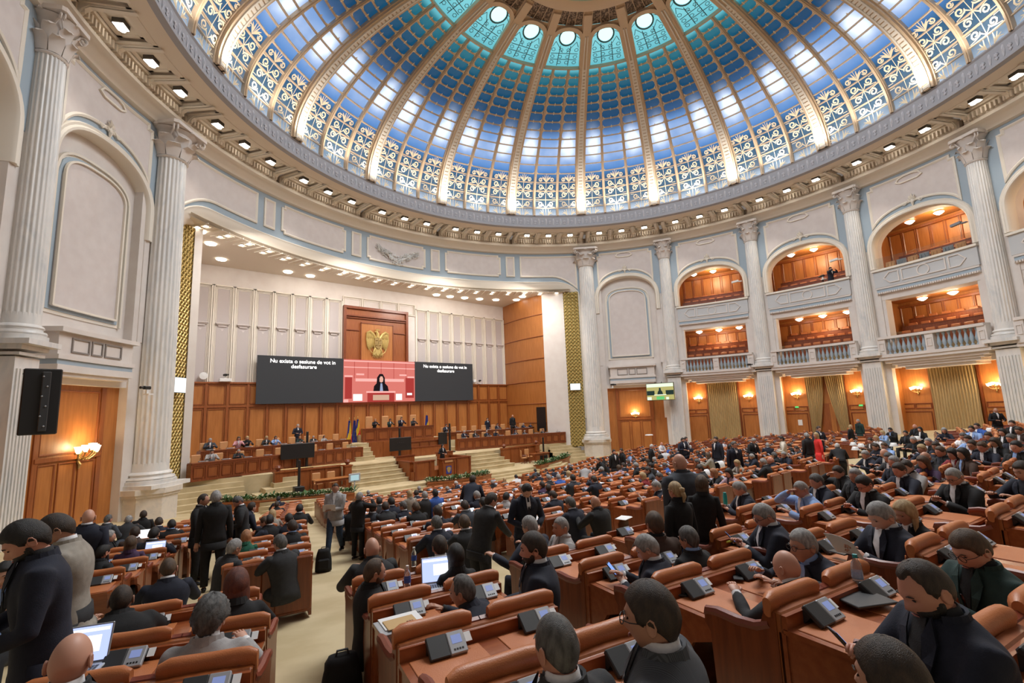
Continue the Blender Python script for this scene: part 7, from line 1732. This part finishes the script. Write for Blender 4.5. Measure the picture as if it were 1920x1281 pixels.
(-8.63,-2.92,-3.39,0.97,40,'desk','short','dark','black','dark-haired man in black seated in the middle rows, centre',{'jacket': True, 'skin': 'c'}),
(-7.74,-2.07,-3.47,0.97,0,'desk','short','dark','purple','dark-haired man in purple seated in the middle rows, centre',{'jacket': True, 'skin': 'a'}),
(-6.54,-2.10,-3.47,1.02,20,'sit','short','black','greyblue','black-haired man in grey-blue seated in the middle rows, centre',{'jacket': True, 'skin': 'b'}),
(5.69,9.04,-4.90,1.00,-40,'desk','short','grey','black','grey-haired man in black seated in the far rows, centre, leftmost',{'jacket': True, 'skin': 'c'}),
(2.26,6.70,-4.79,1.05,40,'desk','short','brown','black','brown-haired man in black seated in the far rows, centre',{'jacket': True, 'skin': 'a'}),
(-3.63,0.71,-3.84,1.01,0,'sit','bob','blonde','cream','blonde-haired woman in cream seated in the far rows, centre',{'female': True, 'jacket': True, 'skin': 'b'}),
(-7.99,10.50,-4.90,0.93,-20,'sit','short','grey','black','grey-haired man in black seated in the far rows, centre left, leftmost',{'jacket': True, 'skin': 'c'}),
(-12.44,-0.11,-3.53,0.98,10,'desk','short','black','charcoal','black-haired man in charcoal seated in the middle rows, centre left, leftmost',{'jacket': True, 'skin': 'a'}),
(-12.57,-1.14,-3.46,1.03,10,'desk','short','black','navy','black-haired man in navy seated in the middle rows, centre left',{'jacket': True, 'skin': 'b'}),
(-13.57,-1.69,-3.38,1.01,50,'sit','short','dark','greyblue','dark-haired man in grey-blue seated in the middle rows, centre left, leftmost',{'jacket': True, 'skin': 'c'}),
(-13.16,-2.04,-3.38,1.03,8,'desk','receding','dark','charcoal','dark-haired man in charcoal seated in the middle rows, centre left',{'jacket': True, 'skin': 'a'}),
(-12.55,-1.94,-3.38,0.97,-20,'sit','short','salt','navy','dark grey-haired man in navy seated in the middle rows, centre left',{'jacket': True, 'skin': 'b'}),
(-12.91,-3.11,-3.28,1.01,8,'desk','short','brown','black','brown-haired man in black seated in the middle rows, centre left',{'jacket': True, 'skin': 'c'}),
(-10.55,1.64,-3.78,1.00,10,'sit','bob','blonde','beige','blonde-haired woman in greige seated in the middle rows, centre left',{'female': True, 'jacket': True, 'skin': 'a'}),
(-9.83,2.40,-3.93,0.99,8,'desk','short','dark','navy','dark-haired man in navy seated in the far rows, centre left',{'jacket': True, 'skin': 'b'}),
(-5.87,9.15,-4.90,0.97,-10,'sit','short','grey','black','grey-haired man in black seated in the far rows, centre left, second from left',{'jacket': True, 'skin': 'c'}),
(-11.09,-0.30,-3.54,0.99,8,'sit','short','grey','charcoal','grey-haired man in charcoal seated in the middle rows, centre left',{'jacket': True, 'skin': 'a'}),
(-10.78,-0.38,-3.54,1.01,8,'sit','short','black','blue','black-haired man in blue seated in the middle rows, centre left',{'jacket': True, 'skin': 'b'}),
(-5.38,6.93,-4.75,0.98,-30,'desk','short','grey','navy','grey-haired man in navy seated in the far rows, centre left',{'jacket': True, 'skin': 'c'}),
(-3.49,8.92,-4.90,1.00,-50,'desk','short','white','navy','white-haired man in navy seated in the far rows, centre left',{'jacket': True, 'skin': 'a'}),
(-13.46,-4.88,-3.07,1.02,8,'sit','short','dark','navy','dark-haired man in navy seated in the middle rows, centre left',{'jacket': True, 'skin': 'b'}),
(-14.35,-6.38,-2.89,1.00,8,'desk','short','salt','navy','dark grey-haired man in navy seated in the near rows, centre left',{'jacket': True, 'skin': 'c'}),
(-14.15,-6.89,-2.84,1.00,8,'desk','short','brown','charcoal','brown-haired man in charcoal seated in the near rows, centre left',{'jacket': True, 'skin': 'a'}),
(-10.76,-2.60,-3.38,1.02,8,'desk','short','grey','navy','grey-haired man in navy seated in the middle rows, centre left',{'jacket': True, 'skin': 'b'}),
(-6.61,-3.29,-3.39,1.02,0,'desk','short','dark','navy','dark-haired man in navy seated in the middle rows, centre, rightmost',{'jacket': True, 'skin': 'c'}),
(9.01,7.38,-4.67,1.04,0,'desk','short','dark','purple','dark-haired man in purple seated in the far rows, centre',{'jacket': True, 'skin': 'a'}),
(5.03,3.93,-4.35,1.02,-30,'sit','short','salt','charcoal','dark grey-haired man in charcoal seated in the far rows, centre',{'jacket': True, 'skin': 'b'}),
(7.40,5.25,-4.46,0.98,-30,'sit','short','dark','greyblue','dark-haired man in grey-blue seated in the far rows, centre',{'jacket': True, 'skin': 'c'}),
(-1.83,-0.59,-3.70,1.01,10,'desk','bob','brown','lilac','brown-haired woman in lilac seated in the far rows, centre',{'female': True, 'jacket': True, 'skin': 'a'}),
(-2.40,-2.48,-3.48,1.04,0,'sit','short','black','black','black-haired man in black seated in the far rows, centre, rightmost',{'jacket': True, 'skin': 'b'}),
(8.79,3.39,-4.11,0.97,0,'sit','short','dark','charcoal','dark-haired man in charcoal seated in the far rows, centre right, leftmost',{'jacket': True, 'skin': 'c'}),
(9.56,3.35,-4.09,1.04,0,'desk','short','grey','navy','grey-haired man in navy seated in the far rows, centre right, leftmost',{'jacket': True, 'skin': 'a'}),
(5.46,-0.31,-3.69,1.00,-10,'desk','short','dark','navy','dark-haired man in navy seated in the far rows, centre right',{'jacket': True, 'skin': 'b'}),
(6.22,-0.08,-3.68,1.00,-10,'sit','short','grey','black','grey-haired man in black seated in the far rows, centre right',{'jacket': True, 'skin': 'c'}),
(2.12,-2.66,-3.48,1.06,-20,'desk','bob','brown','beige','brown-haired woman in greige seated in the far rows, centre right',{'female': True, 'jacket': True, 'skin': 'a'}),
(-0.78,-3.69,-3.39,1.03,-20,'desk','short','salt','black','dark grey-haired man in black seated in the far rows, centre right, leftmost',{'jacket': True, 'skin': 'b'}),
(-4.01,-5.55,-3.18,1.04,-30,'desk','short','dark','charcoal','dark-haired man in charcoal seated in the middle rows, centre right',{'jacket': True, 'skin': 'c'}),
(4.02,-3.53,-3.39,0.98,-30,'desk','short','dark','charcoal','dark-haired man in charcoal seated in the far rows, centre right, rightmost',{'jacket': True, 'skin': 'a'}),
(1.83,-4.64,-3.29,0.96,-30,'desk','short','grey','navy','grey-haired man in navy seated in the far rows, centre right, third from left',{'jacket': True, 'skin': 'b'}),
(7.04,-4.22,-3.29,0.97,-30,'desk','short','black','black','black-haired man in black seated in the far rows, centre right',{'jacket': True, 'skin': 'c'}),
(0.86,-10.21,-2.55,1.00,-55,'sit','short','grey','black','grey-haired man in black seated in the middle rows, right block, rightmost',{'jacket': True, 'skin': 'a'}),
(-1.15,-10.75,-2.48,1.00,-55,'desk','short','dark','navy','dark-haired man in navy seated in the middle rows, right block, second from left',{'jacket': True, 'skin': 'b'}),
(-4.05,-11.15,-2.39,1.00,-55,'sit','short','brown','charcoal','brown-haired man in charcoal seated in the middle rows, right block',{'jacket': True, 'skin': 'c'}),
(1.32,-11.58,-2.36,1.00,-55,'desk','short','dark','black','dark-haired man in black seated in the middle rows, right block',{'jacket': True, 'skin': 'a'}),
(-1.71,-11.93,-2.31,1.00,-55,'desk','bob','dark','black','dark-haired woman in black seated in the middle rows, right block',{'female': True, 'jacket': True, 'skin': 'b'}),
(-0.68,-12.16,-2.28,1.00,-55,'desk','short','salt','navy','dark grey-haired man in navy seated in the middle rows, right block',{'jacket': True, 'skin': 'c'}),
(-4.50,-12.37,-2.21,1.00,-55,'sit','short','black','black','black-haired man in black seated in the middle rows, right block',{'jacket': True, 'skin': 'a'}),
(2.64,-12.15,-2.27,1.00,-55,'desk','short','dark','brownc','dark-haired man in brown seated in the middle rows, right block',{'jacket': True, 'skin': 'b'}),
(-6.20,-10.72,-2.43,1.00,-55,'sit','short','grey','navy','grey-haired man in navy seated in the middle rows, right block, rightmost',{'jacket': True, 'skin': 'c'}),
(-4.35,-10.35,-2.51,1.00,-55,'desk','short','salt','charcoal','dark grey-haired man in charcoal seated in the middle rows, right block',{'jacket': True, 'skin': 'a'}),
(1.64,-8.82,-2.78,1.00,-50,'desk','short','dark','navy','dark-haired man in navy seated in the middle rows, right block, leftmost',{'jacket': True, 'skin': 'b'}),
(5.86,-7.72,-2.89,1.00,-50,'desk','short','dark','brownc','dark-haired man in brown seated in the far rows, right block',{'jacket': True, 'skin': 'c'}),
(-13.52,-0.72,-3.45,0.97,10,'sit','short','dark','black','dark-haired man in black seated in the middle rows, centre left',{'jacket': True, 'skin': 'a'}),
(-10.55,7.66,-4.60,1.01,10,'desk','short','black','navy','black-haired man in navy seated in the far rows, centre left',{'jacket': True, 'skin': 'b'}),
(-12.35,-4.28,-3.18,1.00,10,'desk','short','dark','greyblue','dark-haired man in grey-blue seated in the middle rows, centre left, rightmost',{'jacket': True, 'skin': 'c'}),
(-11.90,-4.38,-3.18,1.01,10,'desk','short','black','charcoal','black-haired man in charcoal seated in the middle rows, centre left, rightmost',{'jacket': True, 'skin': 'a'}),
(-2.07,1.47,-3.97,0.90,60,'bow','bald','grey','lgrey','man in light grey suit bending forward in the far middle rows',{'bulk': 1.1, 'skin': 'b'}),
(1.02,2.82,-4.22,1.05,-70,'bow','short','dark','black','person in black bending forward near the right pedestal',{'skin': 'c'}),
(-10.75,-1.96,-3.43,1.05,50,'bow','short','dark','navy','tall man in navy suit bending over the middle desks, back turned',{'skin': 'a'}),
(-13.40,22.48,-2.38,1.12,180,'desk','short','grey','greyblue','grey-haired man in grey-blue seated at the rear left stage bench',{'skin': 'b'}),
(-11.77,22.84,-2.38,1.12,180,'desk','bob','brown','pink','brown-haired woman in pink seated at the rear left stage bench',{'female': True, 'skin': 'c'}),
(-11.25,22.95,-2.38,1.11,180,'desk','bob','blonde','black','blonde-haired woman in black seated at the rear left stage bench',{'female': True, 'skin': 'a'}),
(-10.03,23.16,-2.38,1.05,180,'desk','bob','blonde','charcoal','blonde-haired woman in charcoal seated at the rear left stage bench',{'female': True, 'skin': 'b'}),
(-9.43,23.27,-2.38,1.02,180,'desk','bob','brown','lblue','brown-haired woman in light blue seated at the rear left stage bench',{'female': True, 'skin': 'c'}),
(-7.73,23.54,-2.38,0.93,180,'desk','long','ginger','dgreen','auburn-haired woman in dark green seated at the rear left stage bench',{'female': True, 'skin': 'a'}),
(-6.74,23.69,-2.38,0.88,180,'desk','short','grey','charcoal','grey-haired man in charcoal seated at the rear left stage bench',{'skin': 'b'}),
(-5.93,23.80,-2.38,0.86,180,'desk','bob','brown','lgrey','brown-haired woman in light grey seated at the rear left stage bench',{'female': True, 'skin': 'c'}),
(-7.47,24.69,-2.38,1.12,180,'talk','short','grey','navy','grey-haired man in navy suit standing behind the rear left stage bench',{'tie': 'tie', 'skin': 'a'}),
(-13.65,20.02,-2.92,1.09,180,'desk','short','dark','lgrey','dark-haired man in light grey seated at the front left stage bench',{'skin': 'b'}),
(-12.21,20.34,-2.92,0.99,180,'desk','short','grey','charcoal','grey-haired man in charcoal seated at the front left stage bench',{'skin': 'c'}),
(-1.87,23.93,-1.50,1.02,180,'desk','bob','ginger','black','woman with auburn hair in black seated at the left of the presiding desk',{'female': True, 'skin': 'a'}),
(-0.57,23.91,-1.50,0.98,180,'desk','long','black','dgreen','black-haired woman in dark green at the presiding desk',{'female': True, 'skin': 'b'}),
(0.45,23.94,-1.50,1.05,180,'desk','short','dark','navy','dark-haired man in navy suit at the centre of the presiding desk',{'skin': 'c'}),
(1.60,23.90,-1.50,0.94,180,'desk','short','dark','charcoal','man in charcoal suit at the right of the presiding desk',{'skin': 'a'}),
(5.02,24.22,-2.38,1.12,180,'desk','short','dark','navy','dark-haired man in navy seated at the rear right stage bench, leftmost',{'skin': 'b'}),
(10.23,23.27,-2.38,0.97,180,'desk','short','dark','navy','dark-haired man in navy seated at the rear right stage bench, rightmost',{'skin': 'c'}),
(12.06,22.78,-2.38,0.91,180,'desk','short','white','navy','white-haired man in navy seated at the rear right stage bench',{'skin': 'a'}),
(12.95,22.52,-2.38,0.87,180,'desk','short','grey','navy','grey-haired man in navy seated at the rear right stage bench',{'skin': 'b'}),
(13.68,22.30,-2.38,0.86,180,'desk','short','dark','black','dark-haired man in black seated at the rear right stage bench',{'skin': 'c'}),
(9.29,23.26,-2.38,0.99,190,'stand','short','dark','navy','man in navy suit standing behind the rear right stage bench',{'tie': 'tie', 'skin': 'a'}),
(11.09,21.67,-2.38,1.12,190,'stand','bald','grey','black','bald man in black standing in the dark doorway right of the stage',{'skin': 'b'}),
(5.44,21.99,-2.92,1.09,180,'desk','short','grey','navy','grey-haired man in navy seated at the front right stage bench',{'skin': 'c'}),
(6.48,21.82,-2.92,1.05,180,'desk','bob','brown','black','brown-haired woman in black seated at the front right stage bench',{'female': True, 'skin': 'a'}),
(7.61,21.58,-2.92,1.00,180,'desk','short','grey','black','grey-haired man in black seated at the front right stage bench, leftmost',{'skin': 'b'}),
(8.49,21.36,-2.92,0.97,180,'desk','short','dark','navy','dark-haired man in navy seated at the front right stage bench',{'skin': 'c'}),
(10.41,20.82,-2.92,0.89,180,'desk','short','salt','navy','dark grey-haired man in navy seated at the front right stage bench',{'skin': 'a'}),
(11.29,20.55,-2.92,0.86,180,'desk','short','grey','black','grey-haired man in black seated at the front right stage bench, rightmost',{'skin': 'b'}),
(13.06,19.96,-2.92,0.86,180,'desk','short','dark','charcoal','dark-haired man in charcoal seated at the front right stage bench',{'skin': 'c'}),
(0.15,16.79,-4.10,1.07,180,'talk','long','black','black','long black-haired woman speaking at the central lectern',{'female': True, 'skin': 'a'}),
(23.84,-2.24,8.17,1.12,-150,'photo','short','black','navy','cameraman in dark blue filming from the second right gallery, upper box',{'skin': 'b'}),
(23.86,6.94,8.17,0.95,-100,'sit','short','dark','white','person in white seated in the upper box of the first right gallery',{'skin': 'c'})]
SEATED = ('sit', 'desk', 'lean', 'phone', 'facehand', 'slump', 'reach')
paper_m = M['white']; ph_m = mat('phone_screen', (.05, .1, .3), .2, emis=(.25, .42, .95), es=.8)
for (x, y, z, s_, hd, pose, hair, hc, top, lab, o) in PEOPLE:
    o = dict(o); item = o.pop('item', None)
    if top in ('lgrey', 'beige', 'lblue') and 'bottom' not in o: o['bottom'] = 'charcoal'
    rr = random.Random(int(x*100))
    if 'shirt' not in o and 'tie' not in o and rr.random() < (.6 if top in ('black', 'brownc', 'purple', 'dgreen') else .25): o['shirt'] = rr.choice(['black', 'lblue', 'charcoal', 'greyblue'])
    look = rr.uniform(-.25, .25) if 'detail' not in o else 0
    p, H, pel = make_person((x, y, z), hd, pose, hair=hair, hc=hc, top=top, scale=s_, look=look, **o)
    tag(p, lab, 'person', 'people seated in the hall' if pose in SEATED else 'people standing in the hall')
    Mw = Matrix.Translation((x, y, z)) @ Matrix.Rotation(-rad(hd), 4, 'Z') @ Matrix.Scale(s_, 4)
    if item == 'phone' or 'pinstripe' in lab:
        h = Mw @ (H[1]+Vector((-.02, .08, .04))); t = tag(empty('mobile_phone', h, -rad(hd)), 'mobile phone held by the '+lab.split(' in ')[0], 'phone', 'mobile phones in hands'); t.rotation_euler = (rad(50 if 'pin' not in lab else -55), 0, -rad(hd))
        MB().cbox((0, 0, 0), (.075, .155, .009), .003).build('phone_body', M['black'], t); MB().box((0, 0, .0055), (.066, .138, .001)).build('phone_screen', ph_m, t)
    if item == 'paper':
        h = Mw @ (H[-1]*.5+H[1]*.5+Vector((0, .12, .04))) if pose != 'walk' else Mw @ (H[-1]+Vector((.03, .10, .05)))
        q = MB(); n = 6; V = [((i/n-.5)*.30, (j-.5)*.21, .03*sin(i/n*2.6)+.0015*k) for k in (0, 1) for i in range(n+1) for j in (0, 1)]; m_ = 2*(n+1)
        q.add(V, [(2*i, 2*i+2, 2*i+3, 2*i+1) for i in range(n)]+[(m_+2*i+1, m_+2*i+3, m_+2*i+2, m_+2*i) for i in range(n)]+[(2*i, m_+2*i, m_+2*i+2, 2*i+2) for i in range(n)]+[(2*i+1, 2*i+3, m_+2*i+3, m_+2*i+1) for i in range(n)])
        t = tag(q.build('paper_sheet', paper_m, smooth=True), 'white paper held by the '+lab.split(' in ')[0], 'paper', 'papers held in hands'); t.location = h; t.rotation_euler = (rad(55), 0, -rad(hd)+.2)
PROPS = [('laptop',-18.64,-8.47,-1.63,-25,'large open laptop with bright screen before the bald man at bottom left'),
('laptop',-17.70,-1.34,-2.49,-25,'open laptop with blue screen on the left benches'),
('laptopw',-17.68,1.33,-2.69,-20,'open laptop with plain white screen on the left benches'),
('laptop',-15.98,-8.81,-1.68,-32,'open laptop with pale lilac screen beside the long-haired woman'),
('bottle',-15.44,-7.31,-1.92,0,'clear water bottle on the ledge behind the bald man in charcoal'),
('bottle',-16.18,-8.52,-1.72,0,'clear water bottle beside the voting console left of the open laptop'),
('bottlet',-14.55,-11.90,-1.31,0,'clear water bottle with teal cap on the lower right desk'),
('flask',-9.49,-8.52,-1.92,0,'teal drinking flask beside the grey-haired man'),
('folder',-14.77,-11.98,-1.30,-30,'closed dark tablet case on the lower right desk'),
('folder',-15.09,-10.74,-1.46,-60,'black tablet on the desk in front of the pinstriped man'),
('phone',-13.36,-11.45,-1.41,-20,'black phone lying on the right desk beside the writing man'),
('phone',-14.49,-11.03,-1.44,-60,'black phone lying on the desk behind the bald leaning man'),
('eyeglasses',-15.20,-11.74,-1.32,-20,'thin folded eyeglasses lying on the lower right desk'),
('marker',-13.13,-10.31,-1.56,-20,'yellow sticky note pad on the centre right desk'),
('notebook',-16.78,-9.53,-1.56,-10,'manila envelope on grey folder with papers at the left desk corner'),
('paper',-13.87,-3.90,-2.38,0,'white sheet on a desk corner in the centre left rows'),
('paper',-4.56,-1.43,-2.77,0,'white sheet on a far centre desk, left of two'),
('paper',-5.38,-2.72,-2.65,0,'white sheet on a far centre desk, right of two'),
('paper',-11.18,-7.41,-2.04,10,'white sheet on the desk under the standing man with black tie'),
('paper',-2.06,-9.95,-1.80,0,'stack of papers on a far right desk'),
('paper',-9.33,-9.57,-1.76,0,'pale envelope on the desk in the middle right rows'),
('helmet',11.79,-4.86,-2.31,0,'white hard hat on the right desks, number 1 from the left'),
('helmet',8.30,-6.16,-2.23,0,'white hard hat on the right desks, number 2 from the left'),
('helmet',6.90,-6.80,-2.17,0,'white hard hat on the right desks, number 3 from the left'),
('helmet',5.28,-6.98,-2.17,0,'white hard hat on the right desks, number 4 from the left'),
('helmet',5.77,-8.18,-2.02,0,'white hard hat on the right desks, number 5 from the left'),
('helmet',8.57,-8.48,-1.93,0,'white hard hat on the right desks, number 6 from the left'),
('helmet',5.59,-9.31,-1.85,0,'white hard hat on the right desks, number 7 from the left'),
('helmet',3.09,-9.94,-1.78,0,'white hard hat on the right desks, number 8 from the left'),
('helmet',8.92,-10.77,-1.58,0,'white hard hat on the right desks, number 9 from the left'),
('helmet',-7.65,-10.92,-1.58,0,'white hard hat on the right desks, number 7 from the left'),
('backpack',-14.74,-2.06,-3.29,0,'black backpack standing in the aisle beside the high-backed bench'),
('backpack',-16.94,-8.82,-2.16,0,'black backpack lying at the foot of the aisle, bottom of picture'),
('cloth',-3.16,-4.76,-2.28,0,'white garment hung over a seat back in the middle right rows'),
('cloth',0.58,-3.45,-2.43,0,'second white garment hung over a seat back near the woman in white')]
lapS = mat('laptop_screen', (.1, .1, .3), .3, emis=(.50, .60, 1.0), es=.95); lapW = mat('laptop_white_screen', (.5, .5, .5), .3, emis=(.95, .97, 1), es=1.0); lapD = mat('laptop_picture', (.1, .1, .3), .3, emis=(.08, .30, .42), es=.8)
bot = mat('clear_plastic', (.85, .92, 1), .08, trans=.9); lab_m = mat('bottle_label_blue', (.05, .12, .5), .4); teal = mat('teal_plastic', (.01, .30, .32), .35); man = mat('manila_card', (.55, .36, .16), .7); yel = mat('yellow_paper', (.75, .8, .1), .6)
for (kind, x, y, z, rz, lab) in PROPS:
    z0 = zf(x, y); R0 = rad(rz)
    if kind.startswith('laptop'):
        t = tag(empty('laptop', (x, y, z), -rad(12)+R0*.4), lab, 'laptop', 'open laptops'); MB().cbox((0, 0, .008), (.34, .24, .016), .005).build('keyboard_base', M['silver'], t)
        l = MB().cbox((0, 0, .12), (.34, .012, .24), .004).xf(Matrix.Translation((0, .12, .012)) @ Matrix.Rotation(rad(-18), 4, 'X')).build('lid', M['silver'], t)
        MB().box((0, -.0072, .122), (.32, .001, .215)).xf(Matrix.Translation((0, .12, .012)) @ Matrix.Rotation(rad(-18), 4, 'X')).build('screen', lapW if kind == 'laptopw' else lapS, l)
        if kind != 'laptopw':
            b = MB(); b.box((0, -.008, .205), (.30, .001, .02)); b.box((.03, -.008, .12), (.16, .001, .10)); b.xf(Matrix.Translation((0, .12, .012)) @ Matrix.Rotation(rad(-18), 4, 'X')).build('window_on_screen', lapW, l)
        k = MB(); [k.box((-.135+.0225*i, .06-.024*j, .0168), (.018, .018, .002)) for i in range(13) for j in range(4)]; k.build('keys', M['black'], t)
    elif kind in ('bottle', 'bottlet'):
        t = tag(empty('water_bottle', (x, y, z)), lab, 'bottle', 'plastic water bottles'); MB().lathe([(.030, 0), (.033, .01), (.033, .05), (.030, .06), (.033, .07), (.033, .15), (.028, .175), (.014, .20), (.013, .215), (0, .215)], 20).build('bottle_body', bot, t, smooth=True)
        MB().lathe([(.0345, .075), (.0345, .125), (.033, .125), (.033, .075)], 20).build('bottle_label', lab_m if kind == 'bottle' else bot, t, smooth=True); MB().lathe([(.0155, .21), (.0155, .232), (0, .233)], 14).build('cap', teal if kind == 'bottlet' else M['whitep'], t)
    elif kind == 'flask': tag(MB().lathe([(.035, 0), (.038, .01), (.038, .17), (.030, .19), (.03, .22), (0, .225)], 18).build('drinking_flask', teal, smooth=True, loc=(x, y, z)), lab, 'flask')
    elif kind == 'folder': tag(MB().cbox((0, 0, .008), (.30, .21, .016), .004).build('tablet_case', M['dark'], loc=(x, y, z), rz=R0), lab, 'tablet case', 'tablet cases')
    elif kind == 'phone': tag(MB().cbox((0, 0, .005), (.075, .155, .01), .003).build('mobile_phone', M['black'], loc=(x, y, z), rz=R0), lab, 'phone', 'phones lying on desks')
    elif kind == 'marker': tag(MB().cbox((0, 0, .01), (.11, .05, .02), .003).build('note_pad', yel, loc=(x, y, z), rz=R0), lab, 'note pad')
    elif kind == 'notebook':
        t = tag(empty('papers_and_envelope', (x, y, z), R0), lab, 'folder'); MB().cbox((0, 0, .005), (.34, .26, .01), .002).build('grey_folder', M['silver'], t); MB().cbox((.02, .04, .014), (.30, .22, .008), .002).build('white_sheets', M['white'], t); MB().cbox((0, -.01, .022), (.23, .17, .006), .002).build('envelope', man, t)
    elif kind == 'paper':
        b = MB(); b.box((0, 0, .003), (.30, .21, .004)); b.box((.02, .01, .007), (.29, .2, .003), .1); tag(b.build('paper_sheet', M['white'], loc=(x, y, z), rz=R0), lab, 'paper', 'papers lying on desks')
    elif kind == 'helmet':
        t = tag(empty('hard_hat', (x, y, z)), lab, 'hard hat', 'white hard hats on the desks'); b = MB(); b.lathe([(.155, 0), (.155, .012), (.132, .016), (.128, .05), (.105, .105), (.06, .135), (0, .142)], 20); b.box((0, 0, .13), (.02, .2, .03)); b.build('shell', M['whitep'], t, smooth=True); MB().cbox((0, -.14, .012), (.15, .08, .012), .005).build('peak', M['whitep'], t); MB().box((0, -.128, .06), (.05, .012, .035)).build('badge', lab_m, t)
    elif kind == 'backpack':
        t = tag(empty('backpack', (x, y, z0), -.3), lab, 'backpack', 'black backpacks'); b = MB(); rg = []
        for i in range(9): q = i/8; w = .17*(1-.35*q**3); d = .11*(1-.4*q**2); rg.append(ellr(Vector((0, 0, .02+.44*q)), Vector((1, 0, 0)), Vector((0, 1, 0)), w, d, 16, 3))
        b.loft(rg); b.build('bag_body', CL['black'], t, smooth=True, angle=180); MB().cbox((0, -.115, .17), (.24, .06, .22), .03).build('front_pocket', CL['black'], t)
        b = MB()
        for s_ in (-1, 1): b.tube([(s_*.09, .1, .42), (s_*.11, .2, .34), (s_*.12, .19, .16), (s_*.1, .11, .06)], .018, 6, flat=.4)
        b.build('shoulder_strap', M['dark'], t); MB().tube([(-.05, 0, .45), (-.04, 0, .5), (.04, 0, .5), (.05, 0, .45)], .01, 6).build('carry_handle', M['dark'], t)
    elif kind == 'eyeglasses':
        b = MB()
        for s_ in (-1, 1): b.tube([(s_*.034+.024*cos(q*.5), .0, .022+.019*sin(q*.5)) for q in range(14)], .0016, 5); b.tube([(s_*.058, 0, .03), (s_*.06, .13, .012)], .0016, 5)
        b.tube([(-.01, 0, .026), (.01, 0, .026)], .0016, 5); tag(b.build('eyeglasses', M['brass'], loc=(x, y, z), rz=R0), lab, 'eyeglasses')
    elif kind == 'cloth':
        b = MB(); V = []; n = 8
        for j in range(9):
            for i in range(n+1): q = j/8; V.append(((i/n-.5)*.44, .10*cos(pi*min(1, q*1.6))-.03+.012*sin(i*2+j), .06*sin(min(pi, q*5))+.0-max(0, q-.35)*.75))
        b.add(V, [(j*(n+1)+i, j*(n+1)+i+1, (j+1)*(n+1)+i+1, (j+1)*(n+1)+i) for j in range(8) for i in range(n)]); o = b.build('white_garment', CL['white'], loc=(x, y, z), smooth=True, angle=180); o.modifiers.new('s', 'SOLIDIFY').thickness = .01; tag(o, lab, 'garment', 'garments hung on seats')
# lift the whole place so that the lowest floor lies just above z = 0
for o in list(SC.collection.objects):
    if o.parent is None and o is not camo: o.location.z += ZO
print('TOTAL', len(SC.collection.objects), 'top', len([o for o in SC.collection.objects if o.parent is None]))
